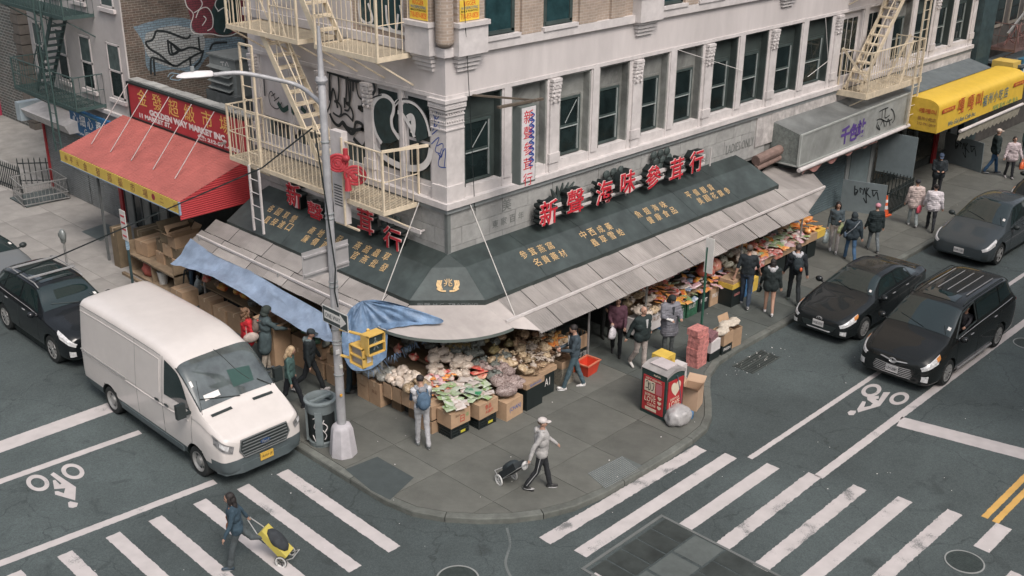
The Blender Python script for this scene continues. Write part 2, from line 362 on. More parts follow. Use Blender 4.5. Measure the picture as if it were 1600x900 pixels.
sheet([g2(*p) for p in tl([(425,442),(440,434),(488,445),(480,468),(455,475),(430,472)], 0, 675)], PAINT, 'rider_mark', lm)
# steel plates, manholes, patches
PLATE = pm('steel road plate', (.055,.066,.062), .6, var=.35, scale=2.2, stain=.4, metal=.2)
PLATEC = pm('concrete road patch', (.10,.115,.11), .85, var=.12, scale=5, stain=.2)
pg = thing('vault_cover', 'large steel and concrete vault cover set in the road beside the worn crosswalk', 'cover', (-2.5,-8.6,0))
def psheet(x0,y0,x1,y1,mat,nm='plate',z=.006):
    m_ = MB(); m_.box((x0+2.5,y0+8.6,z-.02),(x1+2.5,y1+8.6,z)); return m_.build(nm, mat, pg)
for i in range(5):
    psheet(-3.2+i*.46, -8.0, -2.78+i*.46, -7.3, PLATE); psheet(-3.2+i*.46, -9.9, -2.78+i*.46, -8.75, PLATE)
for i in range(3): psheet(-3.2+i*.77, -8.7, -2.5+i*.77, -8.05, PLATEC, 'concrete_plate')
fr = MB(); 
for a, b in (((-3.32,-10),(-3.26,-7.22)),((-.93,-10),(-.87,-7.22)),((-3.32,-7.22),(-.87,-7.16))): fr.box((a[0]+2.5,a[1]+8.6,-.01),(b[0]+2.5,b[1]+8.6,.016))
fr.build('frame', pm('worn steel rim', (.13,.14,.135), .6), pg)
def manhole(p, r, label):
    t = thing('manhole_cover', label, 'manhole', (p.x, p.y, 0)); m_ = MB(); m_.lathe([(r,0),(r,.012),(r*.93,.014),(r*.93,.004)], 40); m_.build('rim', pm('worn lid rim', (.27,.28,.27), .6), t)
    m_ = MB(); m_.lathe([(r*.92,0),(r*.92,.008)], 36)
    k = int(r*2/.06)
    for i in range(k):
        for j in range(k):
            x, y = (i+.5-k/2)*.06, (j+.5-k/2)*.06
            if x*x+y*y < (r*.85)**2: m_.box((x-.02,y-.02,.008),(x+.02,y+.02,.013))
    m_.build('lid', pm('cast iron lid', (.034,.045,.042), .6, var=.3, scale=10), t)
manhole(g(1507,878), .36, 'round cast iron manhole cover beside the short crosswalk stripe at lower right')
manhole(g(715,905), .40, 'brown manhole cover cut by the bottom edge of the picture below the corner')
manhole(g(1604,537), .34, 'manhole cover at the right edge next to the minivan')
GR = thing('storm_drain', 'iron storm drain grate with litter in the gutter by the curb', 'drain', (6.3,-4.75,0))
m_ = MB(); 
for i in range(16): m_.box((-.62+i*.08,-.27,-.01),(-.585+i*.08,.27,.012))
for y in (-.3,0,.27): m_.box((-.66,y,-.01),(.68,y+.035,.014))
m_.build('bars', pm('drain iron', (.06,.07,.065), .6, var=.3), GR)
m_ = MB(); m_.add([(-.64,-.28,.003),(.66,-.28,.003),(.66,.28,.003),(-.64,.28,.003)],[(0,1,2,3)]); m_.build('pit', BLACK, GR)
# litter and chewing gum specks
lt = MB()
for i in range(150):
    x, y = R.uniform(-14,22), R.uniform(-13,0) ; 
    if y > -6.1 and x > -4.6: 
        z = SW+.009
        if x > 2.5 and y < -4: continue
    else: z = .009
    s_ = R.choice((.008,.01,.012,.02)); a = R.random()*6; lt.obox((x,y,z),(s_*R.uniform(.7,1.6),s_,.006),Euler((R.uniform(-.2,.2),0,a)).to_matrix())
for i in range(45):
    x, y = R.gauss(6.4,.5), R.gauss(-4.75,.2); s_ = R.choice((.008,.012,.03)); lt.obox((x,y,.02),(s_,s_*.7,.012),Euler((.3,.2,R.random()*6)).to_matrix())
stuff(lt.build('litter', WPAPER), 'specks of litter scattered on the road and pavement', 'litter')
dp = MB()
stroke(dp, [g(*p)+Vector((0,0,.005)) for p in ((792,825),(797,850),(790,880),(800,905),(808,915))], .05, (0,0,1))
dp.build('paint_drip', wornpaint('thin spill', (.14,.155,.15), (.07,.085,.085), .8, 4), road)
# tar repair lines
# ---------------- pavement: curb line surveyed from the photo
CURB = [(-4.58,90),(-4.58,25),(-4.58,0),(-4.57,-1.9),(-4.55,-3.0),(-4.42,-3.7),(-4.1,-4.3),(-3.65,-4.84),(-3.2,-5.25),(-2.65,-5.6),(-2.0,-5.85),(-1.2,-5.98),(0,-6.02),(1.0,-6.03),(1.8,-6.0),(2.45,-5.92),(2.95,-5.7),(3.45,-5.35),(4.1,-4.85),(4.7,-4.45),(5.4,-4.2),(6.4,-4.12),(9.0,-4.12),(20,-4.12),(90,-4.12)]
CONC = pm('pavement concrete', (.135,.138,.122), .88, var=.14, scale=1.6, stain=.3, bump=.3, rnd=.1)
CONCL = pm('pale pavement concrete', (.32,.305,.285), .9, var=.1, scale=2, stain=.25, bump=.2, rnd=.06)
CONCD = pm('damp pavement concrete', (.105,.118,.108), .8, var=.18, scale=1.6, stain=.34, bump=.3, rnd=.1)
CURBM = pm('curb stone', (.14,.148,.132), .85, var=.2, scale=5, stain=.3, rnd=.12)
pts = [Vector((x, y, 0)) for x, y in CURB]
def offset(P, d):
    O = []
    for i, p in enumerate(P):
        t = (P[min(i+1, len(P)-1)]-P[max(i-1, 0)]).normalized(); O.append(p+Vector((-t.y, t.x, 0))*d)
    return O
inner = offset(pts, .17)
side = struct(bpy.data.objects.new('pavement', None), 'concrete pavement round the corner with stone curb'); COL.objects.link(side)
m_ = MB(); base = [p+Vector((0,0,SW-.03)) for p in inner]+[Vector((90,60,SW-.03)),Vector((60,90,SW-.03))]
b = bmesh.new(); f = b.faces.new([b.verts.new(p) for p in base]); b.normal_update()
if f.normal.z < 0: bmesh.ops.reverse_faces(b, faces=b.faces)
me = bpy.data.meshes.new('pavement_base'); b.to_mesh(me); b.free(); me.materials.append(pm('joint dirt', (.085,.09,.08), .95)); part('pavement_base', me, side)
# curb stones, about 2 m each
def curbrun():
    P, Q = pts, inner; acc = []; 
    def lerp(A, i, t): return A[i]+(A[i+1]-A[i])*t
    samples = []
    for i in range(len(P)-1):
        L = (P[i+1]-P[i]).length; n = max(1, int(L/.5))
        if L > 12: n = int(L/2)
        for k in range(n): samples.append((lerp(P,i,k/n), lerp(Q,i,k/n)))
    samples.append((P[-1], Q[-1])); i = 0
    while i < len(samples)-1:
        j = i; d = 0
        while j < len(samples)-1 and d < 1.9: d += (samples[j+1][0]-samples[j][0]).length; j += 1
        yield samples[i:j+1]; i = j
for seg in curbrun():
    if seg[0][0].y > 40 or seg[0][0].x > 45: continue
    m_ = MB(); G = []
    c0 = seg[0][0]
    for k, (a, q) in enumerate(seg):
        d = (q-a); e = .008 if k == 0 else (-.008 if k == len(seg)-1 else 0); t = (seg[min(k+1,len(seg)-1)][0]-seg[max(k-1,0)][0]).normalized()*e
        G += [a+t+Vector((0,0,-.05)), a+t+Vector((0,0,SW-.02))+d*.02, a+t+d*.12+Vector((0,0,SW+.003)), q+t+Vector((0,0,SW+.003)), q+t+Vector((0,0,-.05))]
    m_.grid([p-c0 for p in G], len(seg), 5); o = m_.build('curb_stone', CURBM, side, fix=False); o.location = c0
# slabs: the pavement polygon cut along its joints
def slabs(poly, xs, ys, mat_of, gap=.006):
    b = bmesh.new(); b.faces.new([b.verts.new((p[0],p[1],0)) for p in poly])
    for x in xs: bmesh.ops.bisect_plane(b, geom=b.verts[:]+b.edges[:]+b.faces[:], plane_co=(x,0,0), plane_no=(1,0,0), dist=1e-5)
    for y in ys: bmesh.ops.bisect_plane(b, geom=b.verts[:]+b.edges[:]+b.faces[:], plane_co=(0,y,0), plane_no=(0,1,0), dist=1e-5)
    for f in b.faces:
        c = f.calc_center_median(); A = f.calc_area()
        if A < .02: continue
        P = [v.co.copy() for v in f.verts]; k = 1-gap/math.sqrt(A)*1.6
        P = [(p-c)*k for p in P]; n = len(P)
        if f.normal.z < 0: P.reverse()
        h = R.uniform(-.0015,.0015); m_ = MB()
        m_.add([(p.x,p.y,-.04) for p in P]+[(p.x,p.y,h) for p in P], [tuple(range(n,2*n))]+[(i,(i+1)%n,(i+1)%n+n,i+n) for i in range(n)])
        o = m_.build('paving_slab', mat_of(c), side); o.location = (c.x, c.y, SW+.001)
    b.free()
inn = offset(pts, .18); inn[0].y = 34; inn[-1].x = 40
# trim list to the built range
poly = [(p.x, p.y) for p in inn]+[(40,.0),(0,0),(0,34)]
def slabmat(c):
    if c.y > 10.2: return CONCL
    if c.y > 2.5 or (c.x > 3 and c.y > -4.2 and c.x < 12): return CONCD
    return CONC
slabs(poly, [-3.05,-1.5,0,1.6,3.2,4.9]+[6.5+1.6*i for i in range(21)], [-4.6,-3.0,-1.5,0]+[1.7*i for i in range(1,20)], slabmat)
# dark asphalt patches let into the pavement
sheet([g2(540,742),g2(590,722),g2(647,755),g2(610,790),g2(580,775)], pm('asphalt patch', (.055,.068,.068), .95, var=.12, bump=.4), 'asphalt_patch', side, z=SW+.008)
sheet([g2(128,368),g2(165,355),g2(187,362),g2(158,383)], pm('steel hatch plate', (.10,.12,.12), .6), 'hatch_plate', side, z=SW+.008)
def g3(px,py): p = g(px,py,SW); return (p.x,p.y)
sheet([g3(918,740),g3(972,713),g3(1004,728),g3(946,764)], pm('grey warning strip', (.11,.125,.12), .9, var=.2, bump=.4), 'warning_strip', side, z=SW+.008)
dm = MB(); a, b_, c_ = Vector(g3(918,740)), Vector(g3(972,713)), Vector(g3(946,764))
for i in range(22):
    for j in range(12):
        p = a+(b_-a)*(i+.5)/22+(c_-a)*(j+.5)/12; dm.lathe([(.016,0),(.01,.008)], 6, c=(p.x,p.y,SW+.008))
stuff(dm.build('warning_studs', pm('stud grey', (.2,.215,.21), .8), side))
# far lot behind the market, paler concrete
lot = MB(); lot.add([(0,21.6,SW-.006),(40,21.6,SW-.006),(40,80,SW-.006),(0,80,SW-.006)],[(0,1,2,3)]); struct(lot.build('yard', pm('yard concrete', (.30,.285,.26), .9, var=.2, scale=1.2, stain=.4)), 'pale concrete yard beyond the roller shutter')
# ============================================================ CORNER BUILDING
bd = thing('corner_building', 'white painted corner building with tall green boarded windows and tan brick upper storey', 'building')
def FR(u, z, d): return (u, -d, z)       # street front facing -y, u along +x
def FL(u, z, d): return (-d, u, z)       # side front facing -x, u along +y
def fb(mb, F, u0, u1, z0, z1, d0, d1, m=0):
    a, b = F(u0, z0, d0), F(u1, z1, d1); return mb.box(a, b, m)
XE, YE = 28.3, 7.75
TAN = brickmat('tan brick', (.37,.29,.23), (.31,.25,.20), (.42,.36,.31), bw=.2, bh=.068, ms=.008, plane='xz')
TANY = brickmat('tan brick side', (.37,.29,.23), (.31,.25,.20), (.42,.36,.31), bw=.2, bh=.068, ms=.008, plane='yz')
DARKIN = pm('near black shade tone', (.018,.02,.018), .9)  # near-black; shade inside the shop and under stands put into the colour
# core behind openings
m_ = MB(); m_.box((.35,.35,4.4),(XE,YE,20)); m_.build('inner_wall', pm('inner boards', (.05,.07,.065), .8), bd)
m_ = MB(); m_.box((1.6,1.6,0),(14.2,YE,4.4)); m_.build('shop_interior', DARKIN, bd)
# lintel bands, sills, fascia (each a part)
def two(name, mat, z0, z1, d0, d1, uL=YE, uR=XE, s0=0.):
    m_ = MB(); fb(m_, FR, -d1 if s0 == 0 else s0, uR, z0, z1, d0, d1); m_.build(name, mat, bd)
    m_ = MB(); fb(m_, FL, -d0+.0005 if s0 == 0 else s0, uL, z0, z1, d0, d1); m_.build(name, mat, bd)
two('fascia', WHITE, 7.06, 8.0, -.34, .0)
two('cornice', TRIM, 7.96, 8.16, -.3, .1); two('lower_moulding', TRIM, 7.0, 7.09, -.3, .03)
two('sill', TRIM, 4.48, 4.62, -.34, .13); two('sill_slope', TRIM, 4.62, 4.86, -.34, -.02)
two('cornice', GREY, 4.36, 4.48, -.2, .07)
m_ = MB(); m_.box((0.02,0.02,3.1),(.35,.35,12)); m_.build('corner_core', WHITE, bd)
m_ = MB(); fb(m_, FR, .0, 14.2, 3.0, 4.4, -.3, -.03); fb(m_, FL, .3, YE, 3.0, 4.4, -.3, -.03); m_.build('wall_backing', pm('joint grey', (.2,.2,.19), .9), bd)
# stone facing panels
for F, L in ((FR, 13.6), (FL, YE)):
    for r, (z0, z1) in enumerate(((3.1,3.5),(3.5,3.93),(3.93,4.36))):
        u = 0 if r != 1 else -.45
        while u < L:
            a, b = max(u, .08), min(u+.9, L)
            if b-a > .1:
                m_ = MB(); c = F((a+b)/2, (z0+z1)/2, 0); fb(m_, F, a+.006, b-.006, z0+.006, z1-.006, -.03, R.uniform(-.002,.006)); o = m_.build('stone_panel', STONE, bd)
            u += .9
m_ = MB(); m_.box((-.02,-.02,3.05),(.08,.08,4.36)); m_.build('corner_strip', pm('grey metal strip', (.14,.155,.15), .5), bd)
# pilasters and mullions
OPR = [(.56,1.78),(2.10,3.34),(3.80,4.97),(5.30,6.51),(7.09,8.21),(8.56,9.78),(10.33,11.54),(11.89,13.16),(13.71,15.05),(15.45,16.93),(17.65,18.95),(19.35,20.7),(21.3,22.6),(23.0,24.3),(24.9,26.1),(26.5,27.8)]
OPL = [(.52,1.42),(1.62,2.5),(2.95,4.35),(4.75,5.9),(6.1,7.3)]
def pil(F, u0, u1, wide, z0=4.62):
    m_ = MB(); fb(m_, F, u0, u1, z0, 7.0, -.3, .0); m_.build('pilaster', TRIM, bd)
    if wide:
        c = (u0+u1)/2; w = min(.16, (u1-u0)/2-.02)
        m_ = MB(); fb(m_, F, c-w, c+w, z0, 6.35, 0, .05)
        fb(m_, F, c-w-.03, c+w+.03, 4.86, 5.1, 0, .08); m_.build('pilaster_shaft', TRIM, bd)
        m_ = MB(); n = 7
        for k in range(n): fb(m_, F, c-w-.01*(k%2), c+w+.01*(k%2), 6.36+k*.09, 6.43+k*.09, 0, .06+.012*k)
        for k in range(5):
            for s_ in (-1, 1): p = F(c+s_*w*.55, 6.42+k*.12, .1); m_.ell(p, (.035,.035,.04), nu=6, nv=5)
        m_.build('capital', TRIM, bd)
    else:
        m_ = MB(); fb(m_, F, u0+.05, u1-.05, z0+.2, 7.0, 0, .03); m_.build('mullion', TRIM, bd)
prev = .06
for i, (a, b) in enumerate(OPR):
    if i: pil(FR, OPR[i-1][1], a, i%2 == 0)
pil(FR, 27.8, XE, True)
for i in (1,): pil(FL, 1.42, 1.62, False)
pil(FL, 2.5, 2.95, True); pil(FL, 4.35, 4.75, True); pil(FL, 5.9, 6.1, False); pil(FL, 7.3, YE, True)
# big corner pier with capital
m_ = MB(); m_.box((0,.0,4.62),(.56,.35,7.03)); m_.box((.003,.004,4.62),(.35,.52,7.02)); m_.build('corner_pier', TRIM, bd)
m_ = MB(); m_.box((-.05,-.05,4.62),(.5,.3,5.0)); m_.box((-.046,-.046,4.62),(.3,.47,4.99)); m_.build('pier_base', TRIM, bd)
m_ = MB()
for k, (z, h, e) in enumerate(((6.30,.03,.03),(6.42,.025,.02),(6.62,.03,.035),(6.72,.05,.055),(6.8,.12,.09),(6.94,.08,.12))):
    m_.box((-e,-e,z),(.55,.3,z+h)); m_.box((-e+.004,-e+.004,z+.003),(.3,.51,z+h-.003))
for k in range(7):
    for z, r in ((6.87,.035),(6.67,.022),(6.5,.02)):
        m_.ell((.04+k*.075,-.07 if z > 6.8 else -.02,z), (r,r,r*1.2), nu=6, nv=5); m_.ell((-.07 if z > 6.8 else -.02,.04+k*.07,z), (r,r,r*1.2), nu=6, nv=5)
m_.build('capital', TRIM, bd)
SASH = pm('dark green sash paint', (.05,.07,.066), .5, var=.2, stain=.2)
SASHW = pm('pale worn sash', (.33,.36,.35), .6, var=.2)
BOARD2 = pm('green board with pale wash', (.36,.37,.345), .8, var=.25, scale=1.1, stain=.72)
def window(F, a, b, style, z0=4.86, z1=7.0, d=-.22, sh=0.):
    w = MB(); fb(w, F, a, b, z0, z1, d-.04, d); fb(w, F, a, a+.05, z0, z1, d, -.02); fb(w, F, b-.05, b, z0, z1, d, -.02); fb(w, F, a, b, z1-.05, z1, d, -.02)
    W_ = w.build('window', [GREEN, BOARD2, GREEN][style], bd)
    s0, s1 = a+.06, b-.20; zt = z0+1.5; mid = (z0+zt)/2+.02
    fr = MB()
    for (u0,u1,q0,q1,e) in ((s0,s0+.06,z0+.03,zt,.05),(s1-.06,s1,z0+.03,zt,.05),(s0,s1,zt-.06,zt,.052),(s0,s1,z0+.03,z0+.09,.052),(s0+.05,s1-.05,mid-.03,mid+.03,.045)):
        fb(fr, F, u0, u1, q0, q1, d, d+e)
    fr.build('sash_frame', SASH, W_)
    lt_ = MB(); fb(lt_, F, s1-.085, s1-.062, z0+.1, zt-.07, d, d+.058); fb(lt_, F, s0+.06, s1-.06, mid-.045, mid-.02, d, d+.056); lt_.build('bead', SASHW, W_)
    for q0, q1, e in ((z0+.09, mid-.03, .018), (mid+.03, zt-.06, .03)):
        gl = MB(); fb(gl, F, s0+.06, s1-.06, q0, q1, d+.002, d+e); gl.build('pane', GLASS, W_)
    hd = MB(); fb(hd, F, s0-.03, s1+.03, zt+.002, zt+.05, d, d+.03); hd.build('head_board', GREYGREEN if style == 1 else GREEN, W_)
    return W_, s0, s1, zt, mid
st = [0,1,1,1,1,1,0,2,0,0,2,0,1,0,2,0]
for i, (a, b) in enumerate(OPR):
    if i in (10, 11):     # white framed casements behind the fire escape
        w = MB(); fb(w, FR, a, b, 4.7, 7.0, -.2, -.1); W_ = w.build('window', TRIM, bd); n = 3
        for k in range(n):
            u0 = a+.12+k*(b-a-.24)/n; u1 = u0+(b-a-.24)/n-.05
            for q0, q1 in ((4.85,5.6),(5.66,6.75)):
                gl = MB(); fb(gl, FR, u0, u1, q0, q1, -.12, -.094); gl.build('pane', GLASS, W_)
        continue
    W_, s0, s1, zt, mid = window(FR, a, b, st[i])
    if i in (0, 2):
        tp = MB(); stroke(tp, [FR(s1-.15, zt-.12, -.17), FR(s0+.35, mid+.08, -.17)], .03, (0,-1,0), curve=False); tp.build('tape_strip', SASHW, W_)
# side front: two wide panes with sprayed shapes, then boarded bays
for a, b in OPL[:2]:
    w = MB(); fb(w, FL, a, b, 4.86, 7.0, -.2, -.05); W_ = w.build('window', TRIM, bd)
    for q0, q1 in ((5.0,5.85),(5.92,6.88)):
        gl = MB(); fb(gl, FL, a+.09, b-.09, q0, q1, -.1, -.043); gl.build('pane', pm('grimy dark pane', (.03,.045,.045), .25, var=.5, scale=3, stain=.4), W_)
for a, b in OPL[2:]:
    w = MB(); fb(w, FL, a, b, 5.35, 7.0, -.2, -.04); w.build('board_panel', WHITE, bd)
    w = MB(); fb(w, FL, a, b, 4.62, 5.35, -.2, -.1); W_ = w.build('window', pm('painted board, grey', (.42,.41,.40), .8, var=.2, stain=.3), bd)
    n = 3
    for k in range(n):
        u0 = a+.08+k*(b-a-.16)/n; gl = MB(); fb(gl, FL, u0, u0+(b-a-.16)/n-.12, 4.66, 5.28, -.11, -.08); gl.build('pane', pm('streaked dark pane', (.05,.07,.068), .4, var=.5, scale=6), W_)
# upper storey
m_ = MB(); m_.box((.02,.0,8.16),(XE,.3,20)); uw = m_.build('upper_wall', TAN, bd)
m_ = MB(); m_.box((.0,.02,8.161),(.3,YE,20)); m_.build('upper_wall', TANY, bd)
for i in range(12):
    c = [1.67, 3.67, 8.15][i] if i < 3 else 9.9+(i-3)*2.05
    w_ = .98 if i < 3 else 1.0
    if i >= 3 and (abs(c-13.9) < .4 or abs(c-20.9) < .4): continue
    a, b = c-w_/2-.04, c+w_/2
    w = MB(); fb(w, FR, a, b, 8.24, 10.9, 0, .012); W_ = w.build('window', SASH, bd)
    gl = MB(); fb(gl, FR, a+.1, b-.14, 8.36, 10.8, .012, .02); gl.build('pane', pm('teal window glass', (.02,.05,.055), .12, var=.3), W_)
    fr = MB(); fb(fr, FR, b-.14, b-.06, 8.3, 10.9, .012, .05); fb(fr, FR, a+.05, b-.06, 8.28, 8.36, .012, .05); fr.build('sash_frame', SASH, W_)
    sl_ = MB(); fb(sl_, FR, a-.1, b+.1, 8.161, 8.25, 0, .14); sl_.build('window_sill', TRIM, W_)
for c in (2.67, 4.7, 5.9, 9.0):   # brick piers between windows stand proud
    m_ = MB(); fb(m_, FR, c-.33, c+.33 if c != 5.9 else c+.2, 8.17, 12, 0, .07); m_.build('brick_pier', TAN, bd)
def pedestal(F, u0, u1, first):
    m_ = MB(); fb(m_, F, u0, u1, 7.98, 8.62, .0, .28); fb(m_, F, u0-.03, u1+.03, 8.60, 8.70, .0, .33); m_.build('pedestal', TRIM, bd)
    m_ = MB()
    for k in range(4): fb(m_, F, u0+.06+.03*k, u1-.06-.03*k, 7.9-.1*k, 7.98-.1*k, .0, .2-.045*k)
    m_.build('corbel', TRIM, bd)
    m_ = MB(); fb(m_, F, u0+.04, u1-.04, 8.70, 12, .0, .2); m_.build('brick_pier', TAN if F is FR else TANY, bd)
pedestal(FR, .16, 1.05, 1); pedestal(FL, .2, 1.0, 1); pedestal(FR, 6.5, 7.45, 0); pedestal(FR, 13.5, 14.4, 0); pedestal(FR, 20.5, 21.4, 0)
m_ = MB(); m_.tube([(-.02,-.02,8.3),(-.02,-.02,12)], .2, 14); m_.ell((-.02,-.02,8.3),(.2,.2,.12)); m_.build('corner_shaft', TANY, bd, smooth='auto')
m_ = MB(); fb(m_, FL, 1.35, 2.95, 8.3, 10.9, 0, .02); W_ = m_.build('window', TRIM, bd)
m_ = MB(); fb(m_, FL, 1.42, 2.88, 8.36, 10.9, .02, .03); m_.build('pane', pm('teal window glass', (.02,.05,.055), .12, var=.3), W_)
for u in (4.6, 5.9):
    m_ = MB(); fb(m_, FL, u-.5, u+.5, 8.4, 10.9, 0, .03); W_ = m_.build('window', TRIM, bd)
    m_ = MB(); fb(m_, FL, u-.42, u+.42, 8.9, 10.9, .03, .04); m_.build('pane', GLASS, W_)
m_ = MB(); fb(m_, FL, 3.2, 7.7, 8.17, 8.8, .0, .015); m_.build('painted_wall', WHITE, bd)
# the two yellow notices on the corner piers
YELS = pm('yellow notice', (.72,.50,.06), .6, var=.05)
for F, u, sgn, lab in ((FR, .55, 1, 'yellow rigger notice on the corner brick pier facing the right hand street'), (FL, .6, -1, 'yellow rigger notice on the corner brick pier beside the fire escape')):
    t = thing('notice_sign', lab, 'sign', F(u, 8.8, .21), group='yellow rigger notices on the corner piers'); o = Vector(F(u, 9.22, .212))
    m_ = MB(); fb(m_, F, u-.29, u+.29, 8.72, 9.17, .201, .215); m_.build('board', YELS, t, world=True)
    rt = Vector((1,0,0)) if sgn > 0 else Vector((0,-1,0)); nn = Vector(F(0,0,1)); ltc = t.location
    for body, z, h, w, mt in (('RIGGER', 9.09, .1, .36, pm('orange red ink', (.62,.10,.02), .6)), ('WATERPROOFING', 8.99, .065, .5, pm('blue ink', (.06,.13,.25), .6)), ('BRICK POINTING', 8.925, .04, .5, BLACK), ('718-859-0828', 8.82, .12, .52, pm('orange red ink', (.62,.10,.02), .6))):
        letter(body, .2, frame(Vector(F(u, z, .217))-ltc, rt, (0,0,1)), mt, t, fit=(w, h))
# faded lettering on the stone
FAD = pm('faded grey lettering', (.17,.18,.17), .8)
for ch, u, z, h in (('美',1.95,4.12,.3),('東',1.55,3.72,.2),('家',1.85,3.72,.2),('百',2.15,3.72,.2),('年',2.45,3.72,.2)):
    letter(ch, h, frame(FR(u, z, .01), (1,0,0), (0,0,1)), FAD, bd, fit=(h, h))
letter('LADIES ONLY', .2, frame(FR(12.1, 3.62, .012), (1,0,0), (0,0,1)), FAD, bd, fit=(1.5,.28))
# ---- sprayed lines on the side front
INK = pm('black spray paint', (.015,.02,.022), .7); WSP = pm('white spray paint', (.66,.64,.62), .8); BLU = pm('blue spray paint', (.03,.07,.28), .7); PUR = pm('purple spray paint', (.09,.05,.22), .7)
def graf(parent, name, lines, w, mat, conv, n, lift=.0, world=False):
    m_ = MB()
    for ln in lines: stroke(m_, [conv(*p) for p in ln], w, n, lift=lift)
    o = m_.build(name, mat, parent, world=world); return stuff(o)
def cl(d): return lambda a, b: fx(a, b, -d)
def cr(d): return lambda a, b: fy(a, b, -d)
def t4(l, ox=500, oy=100, k=7.26): return [(ox+a/k, oy+b/k) for a, b in l]
eye = [t4(l) for l in ([(700,900),(640,800),(600,650),(600,480),(650,390),(720,360),(790,390),(835,460),(830,550),(810,620),(820,720),(860,790),(900,850)],[(840,470),(890,420),(990,415),(1090,460),(1170,560),(1220,680),(1250,820)],[(880,545),(930,570),(980,640),(1040,740),(1070,830)])]
graf(bd, 'graffiti', eye, .1, WSP, cl(.012), (-1,0,0))
graf(bd, 'graffiti', [t4([(545,800),(590,900),(700,1030),(850,1130),(1010,1180),(1150,1170),(1230,1090),(1260,960)]), t4([(990,620),(1040,600),(1060,680),(1050,790)])], .16, WSP, cl(.012), (-1,0,0))
graf(bd, 'graffiti', [t4([(600,900),(545,780),(515,600),(520,470),(570,400),(640,365),(700,350)]), t4([(850,455),(900,405),(1000,400),(1100,450),(1200,580),(1255,760)])], .035, INK, cl(.02), (-1,0,0))
dkb = MB(); 
for pl in (t4([(610,480),(660,400),(730,370),(800,410),(830,480),(825,560),(800,640),(830,760),(880,860),(800,900),(700,900),(640,780),(600,620)]), t4([(900,520),(960,440),(1060,470),(1150,570),(1210,700),(1220,830),(1100,900),(1080,800),(1030,700),(950,580)])):
    dkb.add([fx(a, b, -.004) for a, b in pl], [tuple(reversed(range(len(pl))))])
dkb.build('graffiti_fill', pm('dark teal spray', (.02,.04,.04), .6, var=.4), bd)
ll = [t4(l) for l in ([(75,90),(120,100),(200,130),(290,160),(350,185),(470,205)],[(110,100),(105,250),(115,420),(150,280),(200,500)],[(205,130),(215,300),(200,420),(160,420)],[(295,160),(300,300),(290,440)],[(340,180),(345,300),(335,430),(290,440)],[(375,190),(375,310)],[(275,380),(280,500)],[(290,440),(350,500),(375,580),(370,640)],[(190,420),(235,480),(240,560),(225,590)],[(470,210),(480,330),(480,480)])]
graf(bd, 'graffiti', ll, .065, INK, cl(.012), (-1,0,0))
graf(bd, 'graffiti', [t4(l) for l in ([(110,560),(150,650),(210,700),(260,660),(310,720),(400,750),(480,740),(540,800)],[(390,740),(410,660),(480,690),(470,760)],[(430,490),(500,490),(480,530),(430,490)],[(490,190),(510,270),(560,250)],[(600,200),(620,300),(580,360)])], .085, INK, cl(.014), (-1,0,0))
graf(bd, 'graffiti', [[(430,155),(424,143),(420,150),(424,165),(434,170),(440,160)],[(424,150),(430,146)],[(428,158),(436,152)],[(470,172),(476,160),(480,172)],[(484,150),(490,176),(494,160)]], .03, INK, cl(.012), (-1,0,0))
graf(bd, 'graffiti', [[(512,205),(522,222),(530,214)],[(534,190),(548,208),(556,202)],[(552,216),(566,230),(572,222)],[(430,190),(440,200),(446,192)],[(456,196),(462,214),(470,204)]], .11, INK, cl(.016), (-1,0,0))
graf(bd, 'graffiti', [[(515,120),(516,160),(509,178)],[(543,120),(546,168),(538,172)],[(556,128),(560,150),(570,158)],[(520,176),(530,182),(540,178),(552,190)],[(574,150),(572,176),(580,190),(576,210)],[(412,120),(414,150)],[(450,128),(452,150),(460,158)]], .055, INK, cl(.013), (-1,0,0))
graf(bd, 'graffiti', [[(434,160),(442,172),(452,168),(460,178)],[(470,168),(478,176)]], .13, pm('dark green spray', (.02,.06,.05), .7), cl(.016), (-1,0,0))
graf(bd, 'graffiti', [[(676,175),(680,190),(676,205)],[(683,172),(678,200),(686,190)],[(675,210),(687,200)],[(674,225),(686,215),(680,235),(688,240)],[(683,228),(692,225),(690,245),(684,240)],[(686,250),(696,232),(694,262)],[(690,232),(685,258),(697,262)],[(678,172),(686,180),(680,188)]], .025, BLU, cl(.002), (-1,0,0))
graf(bd, 'graffiti', [[(575,5),(582,30),(574,38)],[(560,5),(566,32),(600,45),(640,55)],[(625,8),(632,40),(642,50)],[(603,8),(606,38),(618,48),(622,22)]], .07, WSP, lambda a, b: fx(a, b, -.04), (-1,0,0))
